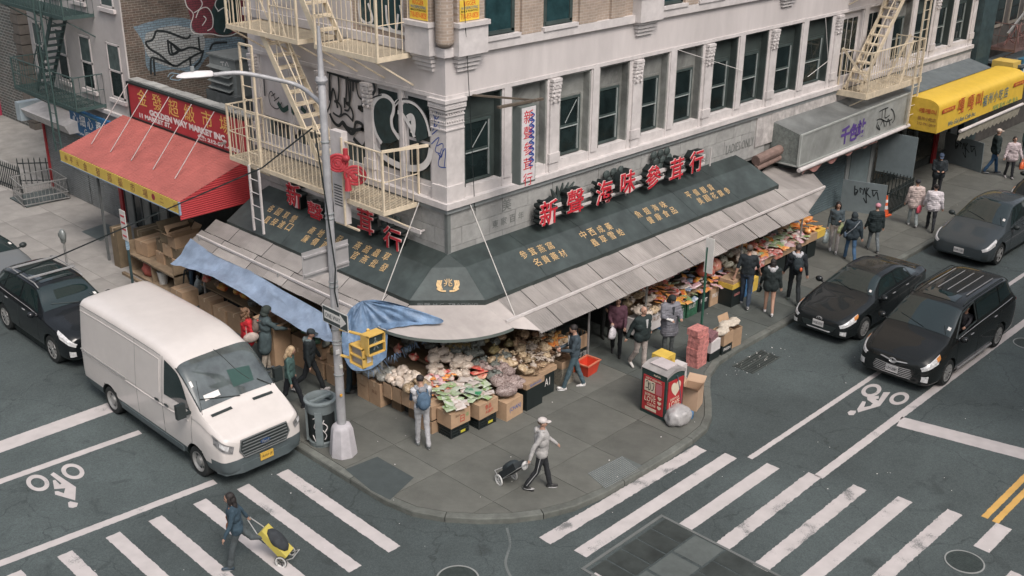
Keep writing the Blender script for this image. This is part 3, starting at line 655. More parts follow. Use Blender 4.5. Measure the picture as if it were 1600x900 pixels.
# ---- wires and mast arm brackets on the wall are added with the cables
# ============================================================ DARK CANOPY WITH GOLD LETTERING
ca = thing('shop_canopy', 'dark slate green sloped canopy with gold Chinese lettering wrapping the corner', 'canopy')
ZT, ZM, ZB, DM, DB, XC, YC = 3.36, 3.15, 2.6, .5, 1.3, 12.4, 7.5
A0 = Vector((0,0,ZT)); PR = Vector((-.05,-DB,ZB)); PL = Vector((-DB,-.1,ZB)); MR_ = Vector((.08,-DM,ZM)); ML_ = Vector((-DM,.0,ZM))
AWD = pm('canopy top strip', (.040,.054,.052), .5, var=.3, scale=3, stain=.4)
def canopy_panel(quad, name='canopy_panel', mat=None):
    P = [Vector(p) for p in quad]; n = (P[1]-P[0]).cross(P[-1]-P[0]).normalized(); m_ = MB()
    m_.prism(P, -n*.03); return m_.build(name, mat or AWN, ca)
def runp(lo0, lo1, hi0, hi1, n, e, flip=False, mat=None):
    lo0, lo1, hi0, hi1 = [Vector(q) for q in (lo0, lo1, hi0, hi1)]
    for i in range(n):
        a, b = i/n, (i+1)/n; q = [lo0.lerp(lo1, a)+e, lo0.lerp(lo1, b)-e, hi0.lerp(hi1, b)-e, hi0.lerp(hi1, a)+e]
        if flip: q = [q[1], q[0], q[3], q[2]]
        canopy_panel(q, mat=mat)
ex, ey = Vector((.005,0,0)), Vector((0,.005,0))
runp(PR, (XC,-DB,ZB), MR_, (XC-.35,-DM,ZM), 6, ex); runp(MR_, (XC-.35,-DM,ZM), A0, (XC-.5,0,ZT), 6, ex, mat=AWD)
runp(PL, (-DB,YC,ZB), ML_, (-DM,YC-.1,ZM), 3, ey, True); runp(ML_, (-DM,YC-.1,ZM), A0, (0,YC-.2,ZT), 3, ey, True, AWD)
canopy_panel((PL, PR, MR_, ML_), 'corner_panel'); canopy_panel((ML_, MR_, A0), 'corner_panel', AWD)
LIP = pm('canopy lip', (.042,.055,.052), .45, var=.25, stain=.3)
def lip(a, b, h=.2):
    a, b = Vector(a), Vector(b); d = (b-a).normalized(); n = Vector((d.y,-d.x,0)); m_ = MB(); m_.prism([a+n*.005, b+n*.005, b+n*.005-Vector((0,0,h)), a+n*.005-Vector((0,0,h))], -n*.03); return m_.build('canopy_lip', LIP, ca)
lip(PR, (XC,-DB,ZB)); lip(PL, PR); lip((-DB,YC,ZB), PL)
m_ = MB(); m_.add([(XC-.5,0,ZT),(XC-.35,-DM,ZM),(XC,-DB,ZB),(XC,-DB,ZB-.2),(XC-.1,0,ZB-.2)],[(0,1,2,3,4)]); m_.add([(0,YC-.2,ZT),(-DM,YC-.1,ZM),(-DB,YC,ZB),(-DB,YC,ZB-.2),(0,YC,ZB-.2)],[(0,4,3,2,1)]); m_.build('canopy_end', LIP, ca)
def onslope(px, py, n, p0):
    d = ray(px, py); return CAM+d*((p0-CAM).dot(n)/d.dot(n))
HS, DS = ZM-ZB, DB-DM
def onR(px, py): return onslope(px, py, Vector((0,-HS,DS)).normalized(), PR)
def onL(px, py): return onslope(px, py, Vector((-HS,0,DS)).normalized(), PL)
SR = Vector((0,DS,HS)).normalized(); SLf = Vector((DS,0,HS)).normalized()
def gold(line, p, q, slope, right, conv):
    a, b = conv(*p), conv(*q); nn = right.cross(slope).normalized()
    for k, ch in enumerate(line):
        c = a.lerp(b, k/max(1,len(line)-1)) + nn*.006
        o = letter(ch, .3, frame(c, right, slope), GOLD, ca, 'lettering', fit=(.21,.235))
for ln, p, q in (('參茸燕窩',(818,398),(859,384)),('名貴藥材',(839,410),(879,396)),('中西成藥',(911,367),(951,354)),('蟲草雪蛤',(929,379),(969,363)),('魚翅海味',(997,335),(1036,320)),('健康食品',(1016,344),(1052,329)),('平價靚貨',(1076,305),(1110,293)),('美國花旗參',(1094,314),(1136,298))):
    gold(ln, p, q, SR, Vector((1,0,0)), onR)
for ln, p, q in (('各國草營',(424,326),(459,342)),('直接進口',(418,343),(452,355)),('產地批發',(488,360),(530,374)),('廉價直銷',(478,373),(522,388)),('燕窩蟲草',(559,384),(604,401)),('官燕批發',(555,399),(600,418))):
    gold(ln, p, q, SLf, Vector((0,-1,0)), onL)
# emblem on the corner panel
nC = (PR-PL).cross(ML_-PL).normalized(); upC = ((ML_+MR_)/2-(PL+PR)/2).normalized(); cC = (PL+PR)/2+upC*.38+nC*.03; rC = (PR-PL).normalized()
letter('兆', .34, frame(cC+upC*.06, rC, upC), GOLD, ca, 'emblem', fit=(.2,.2))
for s_ in (-1, 1):
    m_ = MB()
    for k in range(3): stroke(m_, [cC+rC*s_*(.13+.03*k)+upC*(-.12), cC+rC*s_*(.17+.04*k)+upC*(.0), cC+rC*s_*(.15+.04*k)+upC*(.12)], .035, nC)
    stroke(m_, [cC+rC*s_*.04-upC*.16, cC+rC*s_*.16-upC*.15, cC+rC*s_*.25-upC*.09], .04, nC); stuff(m_.build('emblem_scroll', GOLD, ca))
letter('新聲 H.C. TRADING', .12, frame(PL.lerp(PR,.5)-Vector((0,0,.1))+Vector((-.7,-.7,0)).normalized()*.008, rC, (0,0,1)), pm('scuffed lettering', (.24,.26,.26), .7, stain=.5, scale=20), ca, fit=(1.4,.08))
# ============================================================ RED CHANNEL LETTERS
def channel(ch, pos, right, nrm, size, lab, grp):
    t = thing('channel_letter', lab, 'sign letter', pos, group=grp)
    M = frame((0,0,0), right, (0,0,1)); nrm = Vector(nrm)
    Mb = M.copy(); Mb.translation = -nrm*.11
    letter(ch, size, Mb, BLACK, t, 'letter_box', ext=.1, bold=.016, fit=None)
    M1 = M.copy(); M1.translation = nrm*.0
    letter(ch, size, M1, pm('pale pink letter rim', (.70,.50,.48), .5), t, 'letter_rim', ext=.008, bold=.016)
    M2 = M.copy(); M2.translation = nrm*.014
    letter(ch, size, M2, RED, t, 'letter_face', ext=.006, bold=.004)
    return t
YR = -.42; ORD = 'first second third fourth fifth sixth last'.split()
for ch, px, py in zip('新聲海味參茸行', (857,899,944,981,1021,1057,1088), (332,314,300,284,276,264,252)):
    p = fy(px, py, YR); channel(ch, p, (1,0,0), (0,-1,0), .68, ORD.pop(0)+' red channel letter from the left above the right hand canopy', 'red channel letters above the right canopy')
ORD = 'first second third last'.split()
for ch, px, py in zip('新聲茸行', (459,493,571,613), (305,335,345,375)):
    p = fx(px, py, -.42); channel(ch, p, (0,-1,0), (-1,0,0), .68, ORD.pop(0)+' red channel letter from the left above the left hand canopy', 'red channel letters above the left canopy')
m_ = MB(); a, b = fy(850,330,-.2), fy(1100,250,-.2); m_.box((a.x,-.24,3.72),(b.x,-.2,3.82)); m_.box((a.x,-.24,3.52),(b.x,-.2,3.58))
for k in range(8): x = a.x+(b.x-a.x)*k/7; m_.box((x,-.2,3.6),(x+.04,0,3.64)); m_.box((x+.3,-.22,3.4),(x+.33,-.19,3.95))
tag(m_.build('sign_rail', TRIM), 'pale rail carrying the red letters over the right canopy', 'sign rail')
m_ = MB(); m_.box((-.24,.7,3.72),(-.2,6.0,3.82))
for k in range(6): y = .8+k; m_.box((-.2,y,3.72),(0,y+.04,3.76)); 
tag(m_.build('sign_rail', TRIM), 'pale rail carrying the red letters over the left canopy', 'sign rail')
# dark relief shapes (roots, clams, fish) behind the letters
RL = pm('dark relief metal', (.05,.065,.062), .5, var=.3)
def relief(px, py, kind, side, lab):
    p = fy(px, py, -.12) if side == 'R' else fx(px, py, -.12)
    t = thing('sign_relief', lab, 'relief ornament', p); r_ = Vector((1,0,0)) if side == 'R' else Vector((0,-1,0)); n = Vector((0,-1,0)) if side == 'R' else Vector((-1,0,0)); m_ = MB()
    if kind == 'root':
        for k in range(5):
            a = -.8+k*.4; m_.tube([r_*a*.18+Vector((0,0,-.25)), r_*a*.36+Vector((0,0,.05)), r_*(a*.55)+Vector((0,0,.3-.08*abs(a)))+n*.04], [.07,.06,.02], 6)
        m_.ell((0,0,-.2),(.16,.12,.16),nu=8,nv=6)
    else:
        for k in range(9):
            c = r_*(-.3+.3*(k%3)+.1*((k//3)%2))+Vector((0,0,-.2+.2*(k//3)))+n*.03; m_.ell(c, (.14,.06,.12) if side == 'R' else (.06,.14,.12), nu=7, nv=5)
    stuff(m_.build('relief_shape', RL, t))
relief(877,303,'root','R','dark metal ginseng shape behind the first right hand letters'); relief(957,280,'shell','R','dark metal shell cluster between the red letters'); relief(1030,250,'shell','R','dark metal scallop shape above the fifth red letter')
relief(465,278,'root','L','dark metal ginseng shape above the left letters under the fire escape'); relief(610,352,'shell','L','dark metal shell cluster behind the last left letter')
# ============================================================ LOWER METAL AWNING
la = thing('sheet_awning', 'long corrugated metal awning sloping over the produce stands', 'awning')
SHT = pm('weathered corrugated sheet', (.34,.315,.295), .6, var=.14, scale=3, stain=.32, rnd=.14, metal=.1, stretch=(1,.4,1))
def zA(d): return 2.5-.45*(d-1.3)
def corr(F, u0, u1, d0, d1, dz=0., skew=0., amp=.009, sl=.45):
    m_ = MB(); n = max(2, int((u1-u0)/.019)); G = []
    for i in range(n+1):
        u = u0+(u1-u0)*i/n; rp = amp*math.sin((u)*2*PI/.076)
        for d in (d0, (d0+d1)/2, d1): G.append(F(u+skew*(d-d0), 2.5-sl*(d-1.3)+rp+dz+(.006*math.sin(u*1.7+d*3)), d))
    m_.grid(G, n+1, 3); return m_.build('roof_sheet', SHT, la, smooth=True)
u = .35
k = 0
while u < 12.2:
    w = R.choice((.42,.76,.8)); u1 = min(u+w, 12.25); corr(FR, u+.006, u1-.006, 1.28, 1.93, dz=.01*(k%2), amp=.003); corr(FR, u+.2, u1+.2-.012 if u1 < 12.2 else u1-.01, 1.93, 2.5+R.uniform(-.02,.02), dz=-.008+.012*(k%2), amp=.009 if R.random() < .6 else .003); u = u1; k += 1
m_ = MB(); m_.prism([(12.2,-2.45,1.98),(14.1,-1.95,2.27),(15.0,-.9,2.4),(13.9,-.02,2.62),(12.2,-.5,2.62),(12.2,-1.3,2.5)], (0,0,-.02)); m_.build('end_sheet', SHT, la)
u = -.1
while u < 8.0:
    w = R.choice((.68,.76,.8)); u1 = u+w
    if u1 > 8.05: u1 = 8.05
    corr(FL, u+.005, u1-.005, 1.31, 1.7, dz=.02+.01*(k%2), sl=.62, amp=.003); corr(FL, u+.16, min(u1+.15, 8.2), 1.7, 2.12, dz=.012*(k%2), sl=.62, amp=.008); u = u1; k += 1
    if u1 >= 8.05: break
# smooth white corner sheet
CS = pm('white corner sheet', (.47,.43,.405), .65, var=.07, scale=2, stain=.25)
m_ = MB(); n = 26; P1 = []
outer = []
for k in range(n+1):
    t = k/n; a = math.radians(178+t*(271-178)); outer.append(Vector((2.12*math.cos(a)*1.0, 2.12*math.sin(a), 2.14)))
innerp = [PL.lerp(PR, k/n)-Vector((0,0,.12)) for k in range(n+1)]
G = []
for k in range(n+1):
    for j in range(4):
        q = innerp[k].lerp(outer[k], j/3); G.append(q)
m_.grid(G, n+1, 4); m_.build('corner_sheet', CS, la, smooth=True)
m_ = MB(); G = []
for q in outer: G += [q+Vector((0,0,.01)), q*1.005-Vector((0,0,.07))]
m_.grid(G, n+1, 2); m_.build('corner_edge', pm('dark edge trim', (.10,.12,.11), .6), la)
m_ = MB(); m_.add([PR-Vector((0,0,.12)), Vector((.5,-1.25,2.5)), Vector((.6,-2.45,2.0)), Vector((.05,-2.12,2.13))], [(0,3,2,1)]); m_.build('corner_sheet', CS, la)
# pipes
m_ = MB(); m_.bar(FR(.0, zA(1.93)+.03, 1.93), FR(14.1, 2.30, 1.93), .05, .06); m_.build('awning_pipe', TRIM, la)
m_ = MB(); m_.bar(FL(.6, 2.5-.62*.6+.05, 1.9), FL(8.1, 2.5-.62*.6+.05, 1.9), .05, .06); m_.build('awning_pipe', TRIM, la)
for x in (2.9, 5.2, 9.6, 12.9):
    m_ = MB(); m_.tube([(x,-1.95,2.15),(x,-1.95,SW)], .03, 8); m_.build('post', STEEL, la)
for y in (.2, 4.2, 7.9):
    m_ = MB(); m_.tube([(-1.95,y,2.2),(-1.95,y,SW)], .03, 8); m_.build('post', STEEL, la)
# wire stays holding the awning
def wire(name, pts, r, mat, label, cat='cable', sag=0., group=None):
    P = []
    for i in range(len(pts)-1):
        a, b = Vector(pts[i]), Vector(pts[i+1])
        for k in range(12 if sag else 1):
            t = k/12 if sag else 0; P.append(a.lerp(b, t)-Vector((0,0,4*sag*t*(1-t))))
    P.append(Vector(pts[-1])); m_ = MB(); m_.tube(P, r, 5); return tag(m_.build(name, mat), label, cat, group)
ROPE = pm('pale stay wire', (.5,.48,.45), .5)
wire('stay_wire', [fy(733,315,-.05), (.35,-1.9,2.2)], .012, ROPE, 'pale stay wire from the corner sill down to the front awning', 'stay wire')
wire('stay_wire', [fx(657,310,-.05), (-1.7,.5,2.35)], .012, ROPE, 'pale stay wire crossing the last left hand red letter', 'stay wire')
# ============================================================ BLUE TARP
tarp = pm('faded blue tarp', (.26,.335,.45), .45, var=.22, scale=2.5, stain=.3, bump=.7, bscale=11)
tarp2 = pm('crumpled blue tarp', (.15,.235,.36), .5, var=.3, scale=5, stain=.25, bump=.8, bscale=16)
top = [fx(a, b, -2.1)+Vector((0,0,.03)) for a, b in ((298,374),(340,402),(392,425),(440,454),(500,488),(512,500))]
bot = [fx(a, b, -2.75) for a, b in ((266,412),(300,420),(352,442),(405,474),(460,508),(500,528),(525,535))]
bot = bot[:len(top)] if len(bot) == len(top) else [bot[min(len(bot)-1, round(i*(len(bot)-1)/(len(top)-1)))] for i in range(len(top))]
T1, B1 = smoothline(top, 10), smoothline(bot, 10); G = []
for i in range(len(T1)):
    for j in range(9):
        t = j/8; p = T1[i].lerp(B1[i], t); w = noise.noise(Vector((i*.16, t*2.2, 3)))*.16+noise.noise(Vector((i*.6,t*3,8)))*.12
        p += Vector((0,0,-.10*math.sin(PI*t)+w*math.sin(PI*min(1,t*1.2)))); 
        if j == 8: p += Vector((0,0,-.03*abs(math.sin(i*.55))))
        G.append(p)
m_ = MB(); m_.grid(G, len(T1), 9); tag(m_.build('tarp', tarp, smooth=True), 'long faded blue tarp stretched from the left awning out over the side pavement', 'tarp')
# knotted crumpled tarp hanging at the corner
pk = onp(566,470,2,2.66); G = []; nu, nv = 60, 16
ring = [(538,500),(534,530),(538,560),(552,580),(580,578),(604,560),(628,545),(652,530),(672,515),(693,503),(660,490),(620,480)]
zr = [2.3,1.9,1.5,1.25,1.2,1.45,1.7,1.95,2.2,2.38,2.5,2.56]
RP = smoothline([g(a, b, z) for (a, b), z in zip(ring, zr)], 6)
for i, q in enumerate(RP):
    for j in range(nv):
        t = j/(nv-1); p = pk.lerp(q, t)
        f = math.sin(i*1.05)*.05*t*(1.2-t)+noise.noise(Vector((i*.22,t*4,1)))*.12*math.sin(PI*t); p += Vector((-.6,-.6,.5)).normalized()*f+Vector((0,0,.10*math.sin(PI*t*.9)))
        rr = math.hypot(p.x, p.y); p.z = max(p.z, 2.14+(2.12-rr)*.42+.035) if rr < 2.2 and p.y < .2 and p.x > -2.1 else p.z
        G.append(p)
m_ = MB(); m_.grid(G, len(RP), nv)
for k in range(60):  # frayed threads
    i = R.randrange(22, 48); a = RP[min(i, len(RP)-1)]; m_.bar(a, a+Vector((R.uniform(-.1,.1),R.uniform(-.12,.02),R.uniform(-.22,-.08))), .006)
tag(m_.build('tarp', tarp2, smooth=True), 'crumpled blue tarp tied up and fraying at the awning corner', 'tarp')
# ============================================================ FIRE ESCAPES
def platform(t, F, u0, u1, z, d1, mat, d0=.03, rail=1.4, gap=None, open_top=False, sides=(1,1), bars=.16, mid=True):
    L = t.location
    m_ = MB(); n = int((d1-d0)/.075)
    for k in range(n+1): d = d0+(d1-d0)*k/n; fb(m_, F, u0, u1, z-.02, z, d-.013, d+.013)
    for k in range(int((u1-u0)/.6)+1): u = min(u0+k*.6, u1); fb(m_, F, u-.02, u+.02, z-.06, z-.02, d0, d1)
    stuff(m_.build('grating', mat, t, world=True))
    m_ = MB(); fb(m_, F, u0-.03, u1+.03, z-.09, z+.02, d1, d1+.03); fb(m_, F, u0-.03, u0, z-.09, z+.02, d0, d1); fb(m_, F, u1, u1+.03, z-.09, z+.02, d0, d1); m_.build('platform_edge', mat, t, world=True)
    def fence(p, q, pw=(.05,.016,.05)):
        p, q = Vector(p), Vector(q); m_ = MB(); up = Vector((0,0,1)); m_.bar(p+up*rail, q+up*rail, .045, .03); 
        if mid: m_.bar(p+up*rail*.5, q+up*rail*.5, .03, .015)
        n = max(2, int((q-p).length/bars))
        for k in range(n+1): a = p.lerp(q, k/n); w = pw[min(k, 1) if k < n else 2]; m_.bar(a, a+up*rail*(1 if w < .03 else 1.01+.1*w), w)
        m_.build('railing', mat, t, world=True)
    if gap:
        fence(F(u0, z, d1), F(gap[0], z, d1)); fence(F(gap[1], z, d1), F(u1, z, d1))
    else: fence(F(u0, z, d1), F(u1, z, d1))
    if sides[0]: fence(F(u0, z, d0), F(u0, z, d1-.004), (.04,.016,.016))
    if sides[1]: fence(F(u1, z, d0), F(u1, z, d1-.004), (.04,.016,.016))
    for u in (u0+.1, (u0+u1)/2, u1-.1):
        m_ = MB(); m_.bar(F(u, z-.08, d1), F(u, z-.75, .02), .035); m_.build('bracket', mat, t, world=True)
def stair(t, F, a, b, d0, d1, mat, n=13, rail=True):
    "a=(u,z) foot, b=(u,z) head; stringers at depth d0 and d1"
    for d in (d0, d1):
        m_ = MB(); m_.bar(F(a[0], a[1], d), F(b[0], b[1], d), .035, .17, up=F(1,0,0) if False else (0,0,1)); m_.build('stringer', mat, t, world=True)
    for k in range(1, n):
        u = a[0]+(b[0]-a[0])*k/n; z = a[1]+(b[1]-a[1])*k/n; m_ = MB(); fb(m_, F, u-.12, u+.12, z-.03, z+.018, d0, d1); m_.build('step', mat, t, world=True)
    if rail:
        for d in (d1,):
            m_ = MB(); m_.tube([F(a[0]-.0, a[1]+.85, d), F(b[0], b[1]+.85, d)], .018, 6)
            for k in range(5): u = a[0]+(b[0]-a[0])*k/4; z = a[1]+(b[1]-a[1])*k/4; m_.bar(F(u, z, d), F(u, z+.85, d), .02)
            m_.build('handrail', mat, t, world=True)
def ladder(t, F, u0, u1, d, z0, z1, mat, lean=0.):
    for u in (u0, u1):
        m_ = MB(); m_.bar(F(u, z0, d), F(u, z1, d+lean), .05, .05); m_.build('ladder_rail', mat, t, world=True)
    n = int((z1-z0)/.32); me = None
    for k in range(1, n):
        p = Vector(F(u0, z0+(z1-z0)*k/n, d+lean*k/n))-t.location
        if not me: m_ = MB(); m_.tube([(0,0,0), Vector(F(u1,0,0))-Vector(F(u0,0,0))], .012, 6); o = m_.build('rung', mat, t); me = o.data; o.location = p
        else: part('rung', me, t, p)
fe = thing('fire_escape', 'cream fire escape with two landings and stairs on the sprayed side front', 'fire escape', (-.5,4,4.4))
platform(fe, FL, .95, 7.3, 4.42, 1.1, CREAM, gap=(2.7,3.0))
platform(fe, FL, .97, 3.2, 7.93, 1.1, CREAM, sides=(1,0)); platform(fe, FL, 3.9, 6.9, 7.93, 1.1, CREAM, gap=(5.0,5.9), sides=(0,1))
stair(fe, FL, (2.95,4.45), (5.5,7.93), .45, 1.05, CREAM); stair(fe, FL, (3.1,7.95), (5.3,11.4), .45, 1.05, CREAM, n=12)
ladder(fe, FL, 5.55, 6.08, 1.32, 4.5, 7.6, CREAM); ladder(fe, FL, 5.62, 6.06, 1.36, 2.72, 4.5, TRIM)
for q in ((FL(5.55,7.6,1.32), FL(6.08,7.6,1.32), .05), (FL(.5,5.9,.1), FL(.95,5.85,1.1), .06), (FL(4.9,8.9,1.05),FL(3.1,5.1,1.05),.025)): m_ = MB(); m_.bar(*q); m_.build('tie_bar', CREAM, fe, world=True)
f2 = thing('fire_escape', 'cream fire escape with steep stair above the grey shop canopy on the right', 'fire escape', (19.5,-.5,4.4))
platform(f2, FR, 17.75, 21.6, 4.42, 1.1, CREAM, gap=None)
m_ = MB(); fb(m_, FR, 17.7, 21.65, 4.3, 4.5, 1.11, 1.14); fb(m_, FR, 17.66, 17.7, 4.3, 4.5, .05, 1.12); m_.build('platform_skirt', CREAM, f2, world=True)
stair(f2, FR, (17.9,4.5), (21.3,8.6), .2, .75, CREAM, n=15)
ladder(f2, FR, 20.9, 21.35, 1.2, 2.9, 9.5, CREAM)
for z in (8.0,):
    platform(f2, FR, 17.75, 21.6, 8.0, 1.1, CREAM, sides=(1,1), gap=(18.0, 21.2))
for q in ((FR(17.75,5.85,.03), FR(18.25,4.45,1.12), .07), (FR(20.0,4.4,1.12), FR(20.6,5.9,1.12), .06), (FR(20.0,4.5,.6), FR(21.0,6.0,.8),.06), (FR(18.2,4.6,.4),FR(20.3,9,.4),.024), (FR(18.5,4.6,.3),FR(20.6,9,.3),.024)): m_ = MB(); m_.bar(*q); m_.build('tie_bar', CREAM, f2, world=True)
# ============================================================ VERTICAL SIGNS
vs = thing('hanging_sign', 'white vertical hanging sign with red Chinese letters and purple spray beside the second window', 'sign', (.7,-1.45,5.9))
pA, pB = fy(806,170,-1.3), fy(806,287,-1.3)
x0 = pA.x; z1_, z0_ = 6.95, pB.z
m_ = MB(); m_.box((x0-.0,-1.45,z0_),(x0+.5,-1.2,z1_)); m_.build('box', pm('sign box side', (.12,.14,.13), .6), vs, world=True)
m_ = MB(); m_.box((x0+.03,-1.465,z0_+.05),(x0+.47,-1.45,z1_-.03)); m_.build('face', pm('milky sign face', (.60,.57,.57), .5), vs, world=True)
for k, ch in enumerate('新聲參茸行'):
    letter(ch, .4, frame(Vector((x0+.24,-1.468,z1_-.24-k*.36))-vs.location, (1,0,0), (0,0,1)), RED, vs, fit=(.3,.3))
gm = MB()
for k in range(9): zc = z1_-.15-k*.13; stroke(gm, [(x0+.3,-1.471,zc),(x0+.42,-1.471,zc-.08),(x0+.26,-1.471,zc-.16),(x0+.4,-1.471,zc-.2)], .028, (0,-1,0))
stuff(gm.build('graffiti', [BLU], vs, world=True))
m_ = MB(); m_.bar((x0-.55,-1.3,7.02),(x0+.85,-1.3,6.98),.09,.05); m_.bar((x0-.1,0,7.0),(x0+.6,-1.4,7.0),.05,.04); m_.build('mounting_bar', pm('rusty bar', (.10,.08,.06), .7, var=.3), vs, world=True)
kn = thing('wall_sign', 'white vertical sign box with a red scroll shaped ornament on the fire escape', 'sign', tuple(fx(540,290,-1.2)))
q0, q1 = fx(535,350,-1.2), fx(535,215,-1.2)
m_ = MB(); fb(m_, FL, q0.y-.13, q0.y+.3, q0.z, q1.z+.1, 1.02, 1.2); m_.build('box', TRIM, kn, world=True)
m_ = MB(); 
for z in np.arange(q0.z+.45, q0.z+1.0, .07): fb(m_, FL, q0.y-.05, q0.y+.24, z, z+.02, 1.2, 1.21)
m_.build('slots', BLACK, kn, world=True)
CR = pm('red scroll paint', (.36,.035,.045), .5)
m_ = MB(); c = fx(541,265,-1.28); rr_ = Vector((-.62,.62,0))
for (dy, dz, r_) in ((.17,.16,.2),(-.18,-.14,.22)):
    for rr in (1,.68,.36): m_.tube([c+rr_*(dy+r_*rr*math.cos(a*PI/9))*1.25+Vector((0,0,dz+r_*rr*math.sin(a*PI/9))) for a in range(19)], .035, 6)
for k in range(8): t = k/7-.5; m_.tube([c+rr_*(t*.34+.14)+Vector((0,0,t*.2+.16)), c+rr_*(t*.34-.14)+Vector((0,0,t*.2-.16))], .03, 6)
m_.tube([c+Vector((0,0,.2)), c+Vector((0,0,.5))], .06, 8); m_.tube([c+Vector((0,-.02,-.2)), c+Vector((0,-.04,-.5))], [.05,.09], 8); m_.ell(c+Vector((0,0,.28)),(.09,.12,.09))
m_.build('scroll_ornament', CR, kn, world=True)
m_ = MB(); fb(m_, FL, q0.y-.55, q0.y+.32, q0.z-.06, q0.z-.02, 1.1, 1.15); fb(m_, FL, q0.y-.17, q0.y-.13, q0.z, q1.z, 1.2, 1.24); m_.build('bracket', CREAM, kn, world=True)
# ============================================================ LEFT MARKET
mk = thing('market_building', 'one storey market with red sign board and red ribbed canopy', 'building', (-.2,11.2,0))
m_ = MB(); m_.box((0,7.8,2.6),(14,14.55,4.0)); m_.box((.4,7.8,0),(14,14.55,2.6)); m_.build('wall', pm('grey render', (.22,.22,.21), .9, var=.2, stain=.3), mk, world=True)
m_ = MB(); m_.box((.15,7.8,4.0),(14,14.55,4.12)); m_.build('roof', pm('tar roof', (.13,.14,.135), .9, var=.3, scale=2, stain=.5), mk, world=True)
for i in range(7):
    m_ = MB(); m_.box((-.1,7.85+i*.96,5.16),(.22,7.85+i*.96+.94,5.2+.02*(i%2))); m_.build('coping_sheet', pm('pale coping metal', (.36,.36,.34), .6, var=.2, rnd=.15), mk, world=True)
m_ = MB(); m_.box((0,7.8,4.1),(.15,14.55,5.15)); m_.build('parapet', GREY, mk, world=True)
# debris and pipes on the roof
m_ = MB()
for i in range(14):
    x, y = R.uniform(.4,3), R.uniform(8,12.5); m_.obox((x,y,4.2),(R.uniform(.5,2),.08,.05),Euler((R.uniform(-.1,.1),R.uniform(-.1,.1),R.uniform(0,3))).to_matrix())
stuff(m_.build('roof_debris', pm('roof timber', (.25,.235,.21), .9, rnd=.2), mk, world=True))
for y in (9.4,):
    m_ = MB(); m_.box((.5,8.1,4.12),(1.5,10.6,4.35)); m_.build('roof_hatch', GREY, mk, world=True)
# sign board
SGN = pm('red sign board', (.44,.045,.055), .5, var=.12, scale=1, stain=.15)
sb = thing('shop_sign', 'large red market sign board with yellow Chinese and white English lettering', 'sign', (-.15,11.2,4.6))
m_ = MB(); fb(m_, FL, 7.95, 14.45, 4.04, 5.12, .1, .2); m_.build('board', SGN, sb, world=True)
m_ = MB()
for a in ((7.95,14.45,5.1,5.15),(7.95,14.45,4.0,4.05),(14.42,14.48,4.0,5.15)): fb(m_, FL, *a, .09, .23)
m_.build('frame', BLACK, sb, world=True)
YL = pm('yellow letter paint', (.72,.47,.13), .5); WL = pm('white letter paint', (.72,.70,.68), .5)
for ch, y in zip('金發超級市場', (13.6,12.7,11.75,10.85,9.9,8.95)): letter(ch, .5, frame(Vector((-.205,y,4.78))-sb.location, (0,-1,0), (0,0,1)), YL, sb, fit=(.56,.5))
letter('GOLDEN WAY MARKET INC.', .2, frame(Vector((-.205,11.1,4.38))-sb.location, (0,-1,0), (0,0,1)), WL, sb, bold=.012, fit=(4.3,.2))
letter('11 MARKET ST.', .2, frame(Vector((-.205,12.95,4.18))-sb.location, (0,-1,0), (0,0,1)), WL, sb, bold=.01, fit=(1.9,.15))
letter('☎: 212-571-0909', .2, frame(Vector((-.205,9.4,4.16))-sb.location, (0,-1,0), (0,0,1)), WL, sb, bold=.01, fit=(2.2,.16))
# ribbed red canopy
rc = thing('shop_canopy', 'red ribbed metal canopy with yellow lettered valance over the left market', 'canopy', (-1.2,11.5,3.2))
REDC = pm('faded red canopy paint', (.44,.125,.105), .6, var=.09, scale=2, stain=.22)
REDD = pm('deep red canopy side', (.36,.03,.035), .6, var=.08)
Tz, Tf, dF = 3.98, 3.27, 2.2
for i in range(7):
    y0, y1 = 8.0+i*1.0, 8.0+(i+1)*1.0-.006; G = []; n = 96; m_ = MB()
    for k in range(n+1):
        d = .02+(dF-.02)*k/n; z = Tz+(Tf-Tz)*k/n+.007*math.sin(k*2*PI/4)
        G += [FL(y0, z, d+.18), FL(y1, z, d+.18)]
    m_.grid(G, n+1, 2); m_.build('ribbed_sheet', REDC, rc, world=True)
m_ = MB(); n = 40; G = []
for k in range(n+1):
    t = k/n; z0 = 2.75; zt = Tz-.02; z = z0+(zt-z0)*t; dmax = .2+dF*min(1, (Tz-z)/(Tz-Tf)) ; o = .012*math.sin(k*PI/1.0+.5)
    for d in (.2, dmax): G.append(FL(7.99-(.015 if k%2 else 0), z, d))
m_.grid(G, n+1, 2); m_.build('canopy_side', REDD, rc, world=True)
m_ = MB(); fb(m_, FL, 8.0, 15.0, 2.93, 3.26, dF+.18, dF+.2); m_.build('valance', pm('yellow valance', (.66,.47,.10), .6, var=.08), rc, world=True)
m_ = MB(); fb(m_, FL, 7.98, 15.02, 2.9, 2.93, dF+.17, dF+.21); fb(m_, FL, 7.97, 8.01, 2.9, 3.27, dF+.16, dF+.215); m_.build('valance_edge', pm('pale blue trim', (.25,.33,.42), .6), rc, world=True)
BRN = pm('brown valance letter', (.25,.11,.05), .6)
for ch, y, s_ in (('㊥',14.7,.2),('平',14.35,.2),('元',13.95,.15),('金',13.45,.24),('發',12.65,.26),('超',11.95,.26),('級',11.3,.26),('市',10.6,.26),('場',9.9,.26),('●',9.45,.18),('二',9.0,.18),('㊥',8.3,.2)):
    letter(ch, .3, frame(Vector((-dF-.203,y-.1,3.095))-rc.location, (0,-1,0), (0,0,1)), pm('dark red dot', (.3,.03,.05), .6) if ch == '●' else BRN, rc, fit=(s_,s_) if ch != '二' else (s_,.12))
